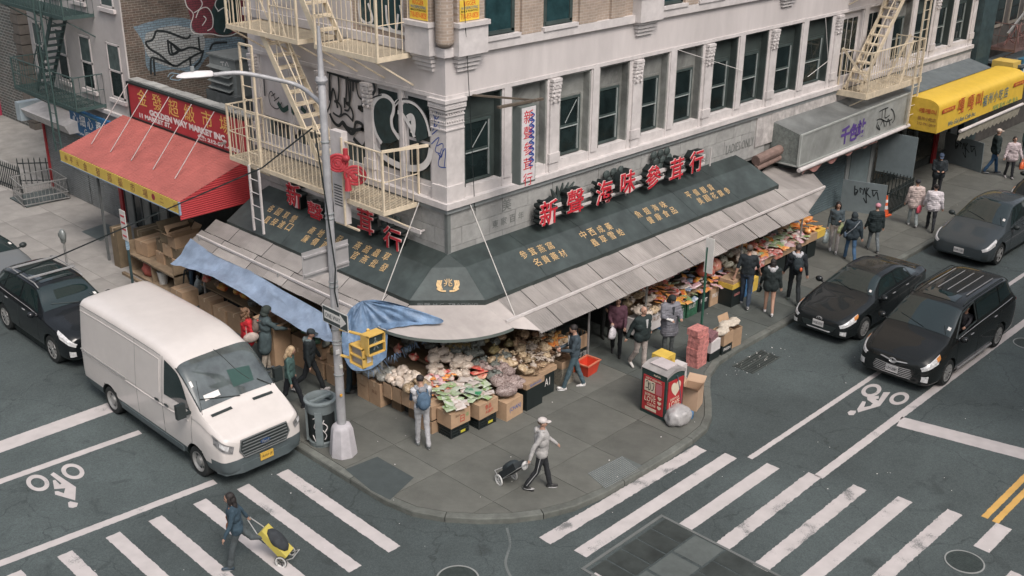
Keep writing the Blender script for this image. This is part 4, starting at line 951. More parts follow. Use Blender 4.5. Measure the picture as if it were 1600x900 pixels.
m_ = MB(); m_.box((-dF-.1,7.99,2.9),(-.2,15,2.93)); m_.build('soffit', pm('dark soffit', (.05,.045,.045), .9), rc, world=True)
for i, y in enumerate((14.2,13.0,11.75,10.5,9.3)):
    wire('stay_rod', [(-.3,y,5.13), (-1.75,y-.05,3.5)], .014, pm('stay rod', (.38,.35,.34), .5), 'metal stay rods from the red sign to the red canopy', 'stay rod', group='stay rods over the red canopy')
# shop front under the red canopy
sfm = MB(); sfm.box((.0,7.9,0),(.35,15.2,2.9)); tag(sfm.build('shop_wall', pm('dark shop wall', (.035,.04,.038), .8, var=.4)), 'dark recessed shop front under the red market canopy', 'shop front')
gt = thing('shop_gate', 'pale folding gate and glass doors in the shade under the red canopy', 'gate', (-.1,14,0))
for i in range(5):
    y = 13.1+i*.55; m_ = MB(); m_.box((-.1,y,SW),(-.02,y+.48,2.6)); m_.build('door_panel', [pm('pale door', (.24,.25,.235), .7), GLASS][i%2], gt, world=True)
    m_ = MB(); m_.box((-.13,y+.48,SW),(.0,y+.55,2.7)); m_.build('door_post', pm('door post grey', (.09,.1,.1), .6), gt, world=True)
m_ = MB(); m_.box((-.2,15.85,SW),(-.02,16.05,2.8)); tag(m_.build('door_post', REDD), 'red painted door post between the shutter and the market doors', 'post')
m_ = MB(); m_.box((-2.25,13.0,SW),(-2.19,13.06,2.9)); tag(m_.build('canopy_post', pm('canopy post', (.12,.13,.13), .6)), 'thin dark post holding the red canopy', 'post')
# HVAC
hv = thing('rooftop_air_unit', 'grey rooftop air handling unit with louvres and spray tags', 'air unit', (2.5,12.5,4.12))
HG = pm('air unit grey', (.24,.26,.255), .55, var=.1, stain=.25)
m_ = MB(); m_.box((2.05,11.8,4.75),(3.15,13.3,5.85)); m_.box((2.0,11.74,5.85),(3.2,13.36,5.9)); m_.build('casing', HG, hv, world=True)
for i in range(4):
    m_ = MB(); y0 = 12.0; m_.prism([(2.05,12.0,4.9+i*.22),(2.05,13.25,4.9+i*.22),(1.88,13.25,4.84+i*.22),(1.88,12.0,4.84+i*.22)], (0,0,.012)); m_.build('louvre', HG, hv, world=True)
for i in range(14):
    m_ = MB(); m_.box((2.55,11.78,4.85+i*.068),(3.05,11.8,4.875+i*.068)); m_.build('slat', pm('dark slat', (.08,.09,.09), .6), hv, world=True)
m_ = MB(); m_.box((1.9,11.7,4.12),(3.2,13.4,4.75)); m_.build('stand', pm('stand grey', (.10,.11,.11), .8, var=.3), hv, world=True)
graf(hv, 'graffiti', [[(344,97),(350,97)],[(347,97),(348,103)],[(352,103),(354,97),(357,104)],[(345,103),(348,109)],[(352,106),(350,112)]], .03, WSP, lambda a, b: onp(a, b, 0, 2.04), (-1,0,0), world=True)
# ============================================================ LEFT WHITE BUILDING with brick party wall
wb = thing('apartment_building', 'pale grey rendered building with green sash windows and a sprayed brick party wall', 'building', (0,18,0))
m_ = MB(); m_.box((-.05,14.62,2.6),(.4,21.5,12)); m_.build('front_wall', pm('pale grey render', (.50,.475,.46), .85, var=.06, scale=1.5, stain=.16), wb, world=True)
BRW = brickmat('dark painted brick', (.12,.085,.065), (.09,.075,.06), (.19,.17,.15), bw=.22, bh=.075, ms=.01, plane='xz', var=.5)
m_ = MB(); m_.box((.0,14.6,4.0),(14,14.62,18)); m_.build('party_wall', BRW, wb, world=True)
m_ = MB(); m_.box((.4,14.62,0),(14,21.5,18)); m_.build('core', GREY, wb, world=True)
BRP = brickmat('pale sprayed brick', (.34,.35,.34), (.28,.30,.30), (.13,.13,.13), bw=.22, bh=.075, ms=.012, plane='xz', var=.15)
BRB = brickmat('blue sprayed brick', (.17,.235,.28), (.13,.19,.23), (.09,.10,.11), bw=.22, bh=.075, ms=.01, plane='xz', var=.3)
BRR = brickmat('maroon sprayed brick', (.20,.04,.055), (.16,.035,.05), (.06,.03,.03), bw=.22, bh=.075, ms=.008, plane='xz', var=.35)
def wallpatch(pts, mat, d, nm='sprayed_patch'):
    P = smoothline([fy(a, b, 14.6-d) for a, b in pts+[pts[0]]], 4)[:-1]; m_ = MB(); k = len(P); m_.add(P, [tuple(range(k))]); o = m_.build(nm, mat, wb, world=True)
    if o.data.polygons[0].normal.y > 0: o.data.flip_normals()
wallpatch([(208,42),(260,28),(300,32),(310,55),(330,60),(375,58),(385,80),(330,85),(305,112),(270,108),(232,110),(225,70)], BRB, .003)
wallpatch([(228,52),(270,40),(315,52),(318,80),(300,100),(275,106),(240,95),(226,75)], BRP, .006)
wallpatch([(288,-10),(298,30),(305,50),(335,54),(365,52),(380,45),(395,30),(395,-15),(330,-25)], BRR, .009)
wallpatch([(330,18),(337,50),(360,52),(372,30),(372,-5),(345,-10)], pm('dark teal spray', (.02,.04,.04), .6), .011)
W6 = lambda d: (lambda a, b: fy(a, b, 14.6-d))
graf(wb, 'graffiti', [[(244,48),(238,62),(228,66),(234,76),(250,86),(272,103),(288,96),(305,86),(315,80),(298,74),(280,79),(268,68),(270,84),(282,76)],[(244,48),(262,50),(290,60),(298,54)],[(236,116),(236,92),(246,92),(272,103)],[(318,78),(312,96),(298,108)],[(240,92),(242,118)],[(310,58),(312,78)],[(297,88),(298,103)],[(328,78),(334,68),(355,66)],[(383,60),(384,78)],[(262,62),(266,85),(280,78),(262,64)]], .07, INK, W6(.012), (0,-1,0), world=True)
graf(wb, 'graffiti', [[(288,-5),(292,10),(302,22),(298,40),(304,52),(330,53),(345,56),(362,55),(378,46)],[(303,20),(312,14),(316,5),(310,-5)],[(306,28),(312,15),(324,12),(332,25),(332,42),(324,48)],[(342,18),(336,8),(340,-4)],[(340,18),(352,12),(358,25),(350,50)],[(352,12),(356,-3)],[(316,40),(322,30),(318,25)]], .03, WSP, W6(.014), (0,-1,0), world=True)
graf(wb, 'graffiti', [[(262,120),(268,114),(285,118),(280,125),(266,123),(272,117)]], .03, pm('pale blue spray', (.3,.42,.5), .7), W6(.012), (0,-1,0), world=True)
for (u0,u1,z0,z1) in ((14.95,15.85,4.38,6.2),(16.9,17.75,4.38,6.2),(18.7,19.5,4.38,6.2),(20.5,21.25,4.5,6.2),(14.95,15.85,7.25,9),(16.9,17.75,7.25,9),(18.8,19.5,7.25,9)):
    m_ = MB(); fb(m_, FL, u0, u1, z0, z1, -.2, .052); W_ = m_.build('window', pm('window reveal', (.36,.35,.34), .7), wb, world=True)
    W_.location = (0,0,0)
    fr = MB(); 
    for q in ((u0+.03,u1-.03,z1-.1,z1-.04),(u0+.03,u1-.03,z0+.02,z0+.08),(u0+.03,u0+.09,z0,z1-.05),(u1-.09,u1-.03,z0,z1-.05),(u0+.03,u1-.03,(z0+z1)/2-.03,(z0+z1)/2+.03)): fb(fr, FL, *q, .052, .075)
    o = fr.build('sash_frame', TRIM, W_); o.location = -wb.location
    for a, b in ((z0+.08,(z0+z1)/2-.03),((z0+z1)/2+.03,z1-.1)):
        gl = MB(); fb(gl, FL, u0+.09, u1-.09, a, b, .052, .06); o = gl.build('pane', GLASS if a < 5 else pm('curtained pane', (.09,.12,.115), .2, var=.3), W_); o.location = -wb.location
    sl_ = MB(); fb(sl_, FL, u0-.08, u1+.08, z0-.12, z0, .05, .14); o = sl_.build('window_sill', TRIM, W_); o.location = -wb.location
m_ = MB(); fb(m_, FL, 14.62, 21.5, 3.78, 3.9, .05, .16); m_.build('string_course', TRIM, wb, world=True)
rsd = pm('grey roller shutter', (.22,.235,.235), .5, var=.15, stain=.25, metal=.2)
def shutter(name, F, u0, u1, z0, z1, d, mat, label, grp=None, sl=.075):
    m_ = MB(); n = int((z1-z0)/sl*4); G = []
    for k in range(n+1): z = z0+(z1-z0)*k/n; dd = d+.014*abs(math.sin(k*PI/4)); G += [F(u0, z, dd), F(u1, z, dd)]
    m_.grid(G, n+1, 2); o = m_.build(name, mat)
    return tag(o, label, 'roller shutter', grp)
shutter('roller_shutter', FL, 16.1, 18.3, SW, 2.9, .12, rsd, 'grey roller shutter right of the red edge strip on the left')
shutter('roller_shutter', FL, 18.35, 21.3, SW, 2.9, .12, rsd, 'grey roller shutter nearest the yard on the left')
m_ = MB(); m_.box((-.18,21.3,SW),(0,21.42,2.9)); tag(m_.build('edge_strip', REDD), 'thin red strip at the end of the left roller shutter', 'trim strip')
m_ = MB(); m_.box((0,15.2,0),(.35,21.5,2.65)); m_.build('ground_floor_wall', GREY, wb, world=True)
cb = thing('shutter_box', 'white roller shutter housing above the left shutter', 'housing', (-.4,19.5,3))
m_ = MB(); m_.prism([FL(18.0,2.85,.05),FL(18.0,2.85,.7),FL(18.0,3.15,.85),FL(18.0,3.3,.05)], (0,3.4,0)); m_.build('casing', pm('chalk white metal', (.60,.58,.57), .6, stain=.2), cb, world=True)
m_ = MB(); m_.box((-.88,21.4,2.7),(-.05,21.75,3.35)); m_.build('side_box', pm('bluish box', (.34,.40,.43), .6), cb, world=True)
bs = thing('shop_sign', 'blue shop sign with white Chinese brush lettering behind the red canopy', 'sign', (-.3,17,3.1))
m_ = MB(); fb(m_, FL, 15.4, 18.5, 2.75, 3.65, .28, .38); m_.build('board', pm('blue sign board', (.02,.11,.25), .5, var=.1), bs, world=True)
for ch, y in zip('心細心藥材', (18.1,17.6,17.05,16.45,15.9)): letter(ch, .4, frame(Vector((-.385,y,3.33))-bs.location, (0,-1,0), (0,0,1)), WL, bs, fit=(.4,.38))
letter('Gentle Care', .2, frame(Vector((-.385,16.9,2.98))-bs.location, (0,-1,0), (0,0,1)), WL, bs, shear=.2, fit=(1.3,.2)); letter('51 Market St.', .2, frame(Vector((-.385,17.8,2.86))-bs.location, (0,-1,0), (0,0,1)), WL, bs, fit=(.8,.1))
f3 = thing('fire_escape', 'dark green fire escape on the pale building at the left edge', 'fire escape', (-.5,18.5,4))
platform(f3, FL, 16.4, 21.0, 4.05, 1.05, DGREEN, rail=1.0, bars=.2); platform(f3, FL, 16.4, 21.0, 6.95, 1.05, DGREEN, rail=1.0, bars=.2)
stair(f3, FL, (19.7,4.1), (17.6,6.95), .35, .85, DGREEN, n=12); ladder(f3, FL, 17.85, 18.3, 1.12, 2.3, 7.3, DGREEN)
# ============================================================ far brick building, yard fences
fbk = thing('brick_building', 'dark brick building with pale mortar and a rusticated corner at the far left', 'building', (3,30,0))
BR3 = brickmat('dark brick pale mortar', (.085,.095,.09), (.11,.10,.09), (.30,.30,.28), bw=.34, bh=.13, ms=.016, plane='yz', var=.25)
m_ = MB(); m_.box((2.9,29.9,0),(14,60,14)); m_.build('wall', BR3, fbk, world=True)
BQ = pm('brown quoin stone', (.13,.115,.10), .9, var=.2, rnd=.2)
for k in range(32):
    m_ = MB(); w = .95 if k%2 else .8; m_.box((2.83,29.5,k*.42+.02),(2.95+w,30.1+.15*(k%2),k*.42+.4)); m_.build('quoin', BQ, fbk, world=True)
m_ = MB(); m_.box((2.8,33.1,0.1),(2.95,34.6,2.6)); m_.build('door', pm('crimson door', (.35,.03,.07), .5), fbk, world=True)
IRON = pm('black iron paling', (.02,.028,.028), .6)
def palings(name, p, q, h, mat, label, st=.14, rails=(.15,.85), spike=True, r=.014):
    p, q = Vector(p), Vector(q); L = (q-p).length; t = thing(name, label, 'fence', p); n = int(L/st); m_ = MB()
    for k in range(n+1): a = (q-p)*k/n; m_.bar(a, a+Vector((0,0,h)), r*2)
    if n+1 > 300: stuff(m_.build('paling', mat, t))
    else:
        me = None
        for k in range(n+1):
            a = (q-p)*k/n
            if me is None: mm = MB(); mm.box((-r,-r,0),(r,r,h)); mm.add([(-r,-r,h),(r,-r,h),(r,r,h),(-r,r,h),(0,0,h+.08 if spike else h+.01)],[(0,1,4),(1,2,4),(2,3,4),(3,0,4)]); o = mm.build('paling', mat, t); me = o.data; o.location = a
            else: part('paling', me, t, a)
    for f in rails: mm = MB(); mm.bar(Vector((0,0,h*f)), (q-p)+Vector((0,0,h*f)), .035); mm.build('rail', mat, t)
    return t
palings('iron_fence', (-1.6,24.6,SW), (-1.3,21.3,SW), .95, IRON, 'black spiked iron fence along the pavement at the far left edge')
palings('iron_fence', (-.9,22.4,SW), (.2,21.5,SW), .95, IRON, 'short black spiked fence between the cage and the shutter', st=.2)
palings('iron_fence', (-1.9,26.5,SW), (-1.65,24.7,SW), .95, IRON, 'black iron fence continuing out of frame at far left')
cg = thing('wire_cage', 'pale galvanised wire cage barrier on the pavement by the roller shutter', 'cage', (-1.2,20.4,SW))
for (p, q) in (((-1.95,19.7),(-.4,19.5)),((-1.95,19.7),(-1.75,21.0)),((-.4,19.5),(-.3,21.0)),((-1.75,21.0),(-.3,21.0))):
    p, q = Vector((*p,SW)), Vector((*q,SW)); m_ = MB(); n = int((q-p).length/.13)
    for k in range(n+1): a = p.lerp(q, k/n); m_.bar(a+Vector((0,0,.08)), a+Vector((0,0,.78)), .012)
    for z in (.08,.3,.78): m_.bar(p+Vector((0,0,z)), q+Vector((0,0,z)), .03)
    m_.build('side_grille', STEEL, cg, world=True)
m_ = MB(); m_.box((-1.9,19.6,SW+.02),(-.35,21.0,SW+.06)); m_.build('floor_plate', pm('dark plate', (.07,.085,.085), .6, var=.4, scale=6), cg, world=True)
# ============================================================ RIGHT HAND SHOPS
gb = thing('shop_canopy', 'grey metal box canopy with purple Chinese lettering and black tags', 'canopy', (17.5,-.5,3.3))
GB = pm('dirty grey sign metal', (.30,.315,.30), .6, var=.14, scale=3, stain=.3, bump=.15)
D = 1.05; xa, xb = 13.87, 21.15
m_ = MB(); m_.add([FR(xa,3.8,D),FR(xb,3.98,D),FR(xb,2.85,D),FR(xa,2.8,D)],[(0,3,2,1)]); m_.build('front_panel', GB, gb, world=True)
m_ = MB(); m_.add([FR(xa,3.8,D),FR(xb,3.98,D),FR(xb,4.1,0),FR(xa,4.05,0)],[(0,1,2,3)]); m_.build('top_panel', pm('canopy top sheet', (.17,.18,.175), .7, var=.25, scale=1.2, stain=.4), gb, world=True)
m_ = MB(); m_.add([FR(xa,3.8,D),FR(xa,2.8,D),FR(xa,2.85,0),FR(xa,4.05,0)],[(0,3,2,1)]); m_.build('side_panel', pm('wire glass side', (.20,.225,.21), .5, var=.3, scale=12, stain=.3), gb, world=True)
m_ = MB(); m_.add([FR(xa,2.8,D),FR(xb,2.85,D),FR(xb,2.85,0),FR(xa,2.8,0)],[(0,1,2,3)]); m_.build('soffit', BLACK, gb, world=True)
m_ = MB(); m_.bar(FR(xa,3.8,D),FR(xb,3.98,D),.05); m_.bar(FR(xa,2.8,D),FR(xa,3.8,D),.07); m_.bar(FR(xa,2.8,D),FR(xb,2.85,D),.05); m_.bar(FR(xa,2.8,D),FR(xa,2.8,0),.05); m_.build('frame', pm('pale angle trim', (.36,.38,.36), .5), gb, world=True)
for ch, px, py in zip('千色站', (1321,1334,1346), (211,206,200)): letter(ch, .5, frame(fy(px, py, -D-.012)-gb.location, (1,0,0), (0,0,1)), PUR, gb, fit=(.56,.62), bold=.02)
graf(gb, 'graffiti', [[(1374,175),(1378,172),(1388,168)],[(1379,172),(1378,185)],[(1384,170),(1383,184),(1390,180)],[(1372,190),(1370,198),(1375,203),(1372,195)],[(1376,196),(1380,188),(1382,198)],[(1384,198),(1388,186),(1391,196)],[(1392,170),(1396,174),(1398,185),(1394,192)],[(1370,188),(1376,186),(1386,190),(1394,186)]], .04, INK, lambda a, b: fy(a, b, -D-.012), (0,-1,0), world=True)
cap = MB(); cap.tube([FR(xa-.1,2.72,D+.1), FR(xb,2.82,D+.1)], .07, 10); tag(cap.build('awning_roller', TRIM), 'white rolled awning tube under the grey box canopy', 'awning roller')
m_ = MB(); G = []
for k in range(41):
    u = xa+.2+k*.12; G += [FR(u,2.66,D+.1), FR(u,2.5+.1*math.sin(k*.7)+.02*k/4,D+.06)]
m_.grid(G, 41, 2); tag(m_.build('awning_cloth', pm('faded pink cloth', (.40,.20,.18), .8, var=.3)), 'faded pink cloth drooping from the rolled awning tube', 'awning cloth')
# peeling wood cornice left of the gray canopy
m_ = MB(); fb(m_, FR, 13.7, 28.3, 4.0, 4.4, .0, .05); fb(m_, FR, 12.9, 14.0, 3.4, 4.4, -.2, .04); tag(m_.build('peeling_fascia', pm('peeling white wood', (.55,.52,.50), .85, var=.2, scale=6, stain=.4)), 'peeling white fascia strip under the right hand windows', 'fascia')
m_ = MB(); m_.tube([FR(12.6,3.1,.3),FR(14.4,3.25,.35)],.16,10); m_.tube([FR(12.6,2.85,.32),FR(14.4,3.0,.37)],.1,10); tag(m_.build('rolled_mat', pm('brown rolled mat', (.19,.13,.11), .8, var=.3)), 'brown rolled mats lying behind the awning end', 'rolled mat')
SHB = pm('blue grey shutter', (.12,.165,.18), .5, var=.12, stain=.25, metal=.2)
shutter('roller_shutter', FR, 14.4, 19.0, SW, 2.8, .02, SHB, 'blue grey roller shutter beside the right end of the produce stands', sl=.09)
m_ = MB(); m_.box((14.2,.06,0),(28.3,1.4,4.3)); m_.build('ground_wall', pm('dark ground floor', (.05,.06,.058), .8, var=.3), bd)
gdr = thing('storefront', 'grey metal shop front piers and doors right of the roller shutter', 'storefront', (22,0,0))
for a, b, mt in ((19.0,19.25,GREY),(19.3,20.7,pm('blue grey door', (.15,.19,.20), .6)),(20.75,21.1,GREY),(23.2,23.45,GREY),(24.3,24.5,GREY),(26.2,26.5,REDD),(27.5,28.2,GREY)):
    m_ = MB(); fb(m_, FR, a, b, SW, 2.9, .0, .08); m_.build('panel', mt, gdr, world=True)
for a, b in ((21.2,23.1),(23.5,24.25),(24.6,26.1),(26.6,27.4)):
    m_ = MB(); fb(m_, FR, a, b, .5, 2.7, .0, .02); m_.build('pane', pm('warm dim shop glass', (.05,.045,.035), .15, var=.6, scale=3), gdr, world=True)
HAT = pm('blue grey hatch metal', (.21,.25,.26), .55, var=.08, stain=.15)
def plate(label, a, b, h, lean, tags=None, z=SW):
    a, b = Vector(a), Vector(b); t = thing('metal_plate', label, 'metal plate', a); n = Vector((-(b-a).y, (b-a).x, 0)).normalized()*lean; m_ = MB()
    p = [Vector((0,0,0)), b-a, b-a+Vector((0,0,h))+n, Vector((0,0,h))+n]; nn = (p[1]-p[0]).cross(p[3]-p[0]).normalized(); m_.prism(p, nn*.03); m_.build('sheet', HAT, t)
    if tags: 
        g_ = MB(); 
        for ln in tags: stroke(g_, [a*0+(b-a)*u+Vector((0,0,h))*v+n*v+nn*.036 for u, v in ln], .035, nn)
        stuff(g_.build('graffiti', INK, t))
    return t
scr = [[(.28,.85),(.3,.55),(.36,.7),(.28,.75)],[(.36,.7),(.3,.6)],[(.42,.65),(.40,.8),(.46,.75)],[(.48,.6),(.5,.82),(.54,.62)],[(.55,.85),(.56,.55)],[(.6,.85),(.56,.68),(.66,.55)],[(.68,.8),(.72,.6),(.78,.75),(.84,.5)],[(.5,.5),(.58,.35),(.55,.6)],[(.66,.78),(.8,.8)]]
plate('blue grey metal plate with a black tag standing by the roller shutter', (18.4,-.35,SW), (18.85,-1.78,SW), 1.15, -.1, scr)
plate('plain blue grey hatch plate hung high above the railings', (20.95,-.25,1.0), (21.0,-1.65,1.0), 1.5, 0)
plate('dim grey metal plate with tags under the yellow awning', (27.0,-.2,SW), (26.4,-2.0,SW), 1.2, -.1, scr)
rf = palings('railing', (18.95,-1.85,SW), (20.9,-1.75,SW), .95, IRON, 'black railing round the cellar steps behind the traffic cone', st=.12, spike=False)
palings('railing', (20.9,-1.75,SW), (20.95,-.2,SW), .95, IRON, 'black railing at the far side of the cellar steps', st=.12, spike=False)
cn = thing('traffic_cone', 'orange traffic cone with white bands against the black railing', 'cone', (18.95,-1.75,SW)); OR = pm('cone orange', (.75,.13,.04), .6)
m_ = MB(); m_.box((-.18,-.18,0),(.18,.18,.04)); m_.lathe([(.14,.04),(.025,.72)], 16); m_.build('cone_body', OR, cn)
for q in ([(.108,.25),(.088,.37)],[(.069,.48),(.052,.58)]): m_ = MB(); m_.lathe(q, 16); m_.build('band', pm('reflective white', (.7,.7,.7), .4), cn)
# roof ledge and yellow awning
m_ = MB(); m_.add([FR(21.2,4.1,0),FR(28.2,4.1,0),FR(28.2,3.85,1.0),FR(21.2,3.85,1.0)],[(0,3,2,1)]); tag(m_.build('ledge_roof', pm('grey felt roofing', (.12,.14,.145), .8, var=.15, stain=.2)), 'grey felt covered ledge behind the yellow awning', 'roof ledge')
ya = thing('shop_awning', 'bright yellow cloth awning with red and blue Chinese lettering', 'awning', (25,-1.5,3.2))
YA = pm('bright yellow cloth', (.68,.45,.05), .55, var=.05, stain=.08)
prof = [(.95,3.82),(1.3,3.84),(1.75,3.82),(1.98,3.74),(2.1,3.6),(2.12,3.2),(2.14,2.66)]; G = []; pf = smoothline([(0,a,b) for a, b in prof], 4); nx = 12
for i in range(nx+1):
    for p in pf: G.append(FR(21.25+i*7.6/nx, p.z, p.y))
m_ = MB(); m_.grid(G, nx+1, len(pf)); m_.build('cloth', YA, ya, smooth=True, world=True)
m_ = MB(); P = [FR(21.25, p.z, p.y) for p in pf]+[FR(21.25,2.66,.95)]; m_.add(P, [tuple(range(len(P)))]); m_.build('cloth_end', pm('yellow cloth shade side', (.64,.42,.05), .6), ya, world=True)
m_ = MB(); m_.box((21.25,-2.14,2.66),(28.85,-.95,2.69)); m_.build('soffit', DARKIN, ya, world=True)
MR = pm('dark red sign ink', (.45,.07,.03), .6); TB = pm('teal blue sign ink', (.05,.15,.22), .6)
def ylet(body, px, py, w, h, mat, shear=0.):
    p = fy(px, py, -2.135); letter(body, .4, frame(p+Vector((0,-.012-.0*h,0))-ya.location, (1,0,0), (0,.03,1)), mat, ya, fit=(w,h), shear=shear)
for ch, px, py in zip('嘎嘎叫', (1502,1517,1530), (165,160,155)): ylet(ch, px, py, .5, .55, MR)
for ch, px, py in zip('福州小吃店', (1539,1547.5,1556,1564,1572), (157.5,153.5,150,147,144)): ylet(ch, px, py, .36, .42, TB)
ylet('Wu Gui Jian Cafe Inc.', 1503, 186, 2.3, .22, TB, .4); ylet('嘎嘎 福州 小吃 魚丸', 1571, 161, 2.4, .2, pm('green sign ink', (.22,.33,.12), .6))
for px, py in ((1482,172),(1592,131)):
    p = fy(px, py, -2.135); m_ = MB(); m_.box((p.x-.5,-2.152,p.z-.05),(p.x+.5,-2.148,p.z+.1)); m_.build('badge', MR, ya, world=True); letter('福州小吃', .2, frame(Vector((p.x,-2.154,p.z+.025))-ya.location,(1,0,0),(0,0,1)), YA, ya, fit=(.8,.09))
def yend(body, px, py, w, h, mat): letter(body, .3, frame(onp(px, py, 0, 21.24)-ya.location, (0,-1,0), (0,0,1)), mat, ya, fit=(w,h))
yend('嘎嘎叫', 1450, 174, .62, .17, MR); yend('福州小吃店', 1448, 186, .68, .13, BRN); yend('212-791-2019', 1447, 194.5, .68, .1, BRN)
m_ = MB(); m_.tube([FR(22.9,2.5,2.3), FR(28.6,2.55,2.3)], .06, 8); tag(m_.build('awning_roller', TRIM), 'white awning tube below the yellow awning', 'awning roller')
m_ = MB(); G = []
for k in range(49): u = 22.9+k*.115; G += [FR(u,2.48,2.3), FR(u,2.12+.05*math.sin(k*1.9),2.24)]
m_.grid(G, 49, 2); tag(m_.build('awning_cloth', pm('dirty cream cloth', (.33,.31,.25), .85, var=.25)), 'dirty cream scalloped cloth below the yellow awning', 'awning cloth')
# next building
nb = thing('neighbour_building', 'dark glazed building beyond the white corner building', 'building', (30,0,0))
m_ = MB(); m_.box((28.35,-.25,0),(29.7,0.3,14)); m_.build('pier', pm('dark teal pier', (.035,.06,.065), .5, var=.4), nb, world=True)
m_ = MB(); m_.box((29.7,.05,0),(60,6,14)); m_.build('wall', pm('dark brown wall', (.07,.065,.06), .8, var=.3), nb, world=True)
for i in range(8):
    x = 30.2+i*1.5; m_ = MB(); m_.box((x,.0,5.0),(x+1.0,.055,7.2)); W_ = m_.build('window', pm('tan frame', (.22,.20,.17), .7), nb, world=True)
    m_ = MB(); m_.box((x+.12-30,-.01,5.15),(x+.88-30,.04,7.05)); m_.build('pane', GLASS, W_)
m_ = MB(); fb(m_, FR, 29.7, 42, 3.7, 3.8, -.0, 1.6); m_.build('ledge', pm('grey felt roofing', (.12,.14,.145), .8), nb, world=True)
f4 = thing('balcony', 'rusty cluttered balcony with crossed bars at the top right corner', 'balcony', (33,-.6,4.4)); platform(f4, FR, 30, 38, 4.3, 1.1, pm('rusty iron', (.14,.085,.075), .8, var=.4), rail=1.0, bars=.3)
m_ = MB(); m_.bar(FR(29.5,5.0,.9), FR(33.5,7.0,.9), .07); m_.build('loose_pole', STEEL, f4, world=True)
jb = MB()
for i in range(40): x = 30.2+R.random()*6; jb.bar(FR(x,4.35+R.random()*.2,.3+R.random()*.6), FR(x+R.uniform(-.5,.5),4.5+R.random()*.7,.3+R.random()*.6), .03)
stuff(jb.build('clutter', pm('rusty clutter', (.20,.10,.09), .8), f4, world=True))
bl = thing('shop_sign', 'blue sign with a white oval beside the yellow awning', 'sign', (31,-1.2,3.5)); m_ = MB(); fb(m_, FR, 30.0, 34, 2.9, 4.0, 1.3, 1.5); m_.build('board', pm('teal blue sign board', (.03,.13,.21), .5), bl, world=True)
m_ = MB(); fb(m_, FR, 29.2, 29.98, 3.4, 3.95, .6, 1.45); m_.build('end_panel', pm('yellow end panel', (.62,.43,.10), .6), bl, world=True)
m_ = MB(); m_.lathe([(.42,-1.52),(.42,-1.5)], 24, c=(30.6,0,3.4), axis='y'); m_.build('oval', WL, bl, world=True)
# red notices etc
# ============================================================ OVERHEAD CABLES
wire('cable', [(-4.2,2,6.9),(-9.5,14,3.6)], .018, BLACK, 'black cable running down from the lamp pole to the lower left', sag=.0) if False else None
p1, p2 = onp(480,208,0,-3.8), onp(0,440,0,-7.5)
wire('cable', [onp(488,200,0,-3.98), onp(410,262,0,-4.6), onp(0,440,0,-7.6)], .016, BLACK, 'thin black cable crossing in front of the red canopy to the left edge', sag=.0)
wire('cable', [onp(492,205,0,-4.1), onp(507,300,0,-4.12), onp(524,420,0,-4.12), onp(523,455,0,-4.1), onp(528,480,0,-4.1)], .016, BLACK, 'black cable hanging down the lamp pole')
wire('cable', [fy(725,0,-.35), fy(735,180,-.1), fy(742,330,-.1)], .009, BLACK, 'thin dark cable running down the corner past the second notice')
wire('cable', [fy(1060,78,-.08), fy(1160,110,-.08)], .008, WPAPER, 'thin white cord across the middle right windows')
wire('cable', [fy(1290,28,-.1), fy(1294,95,-.1), fy(1262,120,-.1)], .009, WPAPER, 'looping white cord hanging on the window left of the fire escape')
# ============================================================ BUILDINGS ACROSS THE STREETS (behind and beside the camera; unseen, added for reflections and to block low sky)
OB1 = brickmat('opposite brick', (.20,.10,.075), (.16,.085,.065), (.25,.22,.2), plane='xz'); OB2 = brickmat('opposite brick side', (.26,.22,.18), (.22,.19,.16), (.3,.28,.25), plane='yz')
for lab, x0, y0, x1, y1, h, mt, fac in (('brick building across the right hand street, out of the picture', 4,-30,60,-19.8,17,OB1,'y'),('tan building across the left hand street, out of the picture', -32,6,-19.5,60,16,OB2,'x'),('brick building at the corner the picture is taken from', -40,-40,-17.6,-19.6,19,OB1,'c')):
    t = thing('opposite_building', lab, 'building', (x0,y0,0)); m_ = MB(); m_.box((x0,y0,0),(x1,y1,h)); m_.build('wall', mt, t, world=True)
    gl = MB(); n = 0 if fac == 'c' else int(((x1-x0) if fac == 'y' else (y1-y0))/2.2)
    for i in range(n):
        for k in range(5):
            z = 1+k*3.2; u = 1+i*2.2
            if fac == 'y': gl.box((x0+u,y1,z),(x0+u+1.1,y1+.04,z+1.9))
            else: gl.box((x1,y0+u,z),(x1+.04,y0+u+1.1,z+1.9))
    stuff(gl.build('windows', GLASS, t, world=True))
# ============================================================ STREET FURNITURE
POLEM = pm('weathered pole paint', (.42,.42,.43), .55, var=.12, scale=5, stain=.25, metal=.2)
lp = thing('street_lamp', 'tall pale street lamp pole with curved arm on the corner pavement', 'street lamp', (-4.04,-1.0,SW)); b0 = lp.location
m_ = MB(); m_.lathe([(.10,.5),(.09,2.5),(.078,6),(.07,8.1),(.06,8.12),(.04,8.9),(.03,9.1)], 16); m_.lathe([(.1,8.05),(.12,8.1),(.1,8.16)], 14); m_.build('pole', POLEM, lp, smooth='auto')
m_ = MB()
G_ = [(.30,0),(.30,.06),(.235,.62),(.20,.70),(.13,.74)]
m_.lathe(G_, 8); m_.build('base', pm('pale base paint', (.50,.48,.50), .6, stain=.2), lp, smooth='auto')
ap = [Vector((-4.04,-1.0,7.75)), onp(470,136,2,7.85), onp(430,124,2,8.0), onp(375,114,2,8.13), onp(333,117,2,8.15)]
m_ = MB(); m_.tube(smoothline(ap, 5), .045, 10); m_.build('arm', POLEM, lp, world=True, smooth='auto')
d_ = (onp(288,120,2,8.15)-ap[-1]).normalized(); M_ = Matrix((d_, Vector((0,0,1)).cross(d_), Vector((0,0,1)))).transposed()
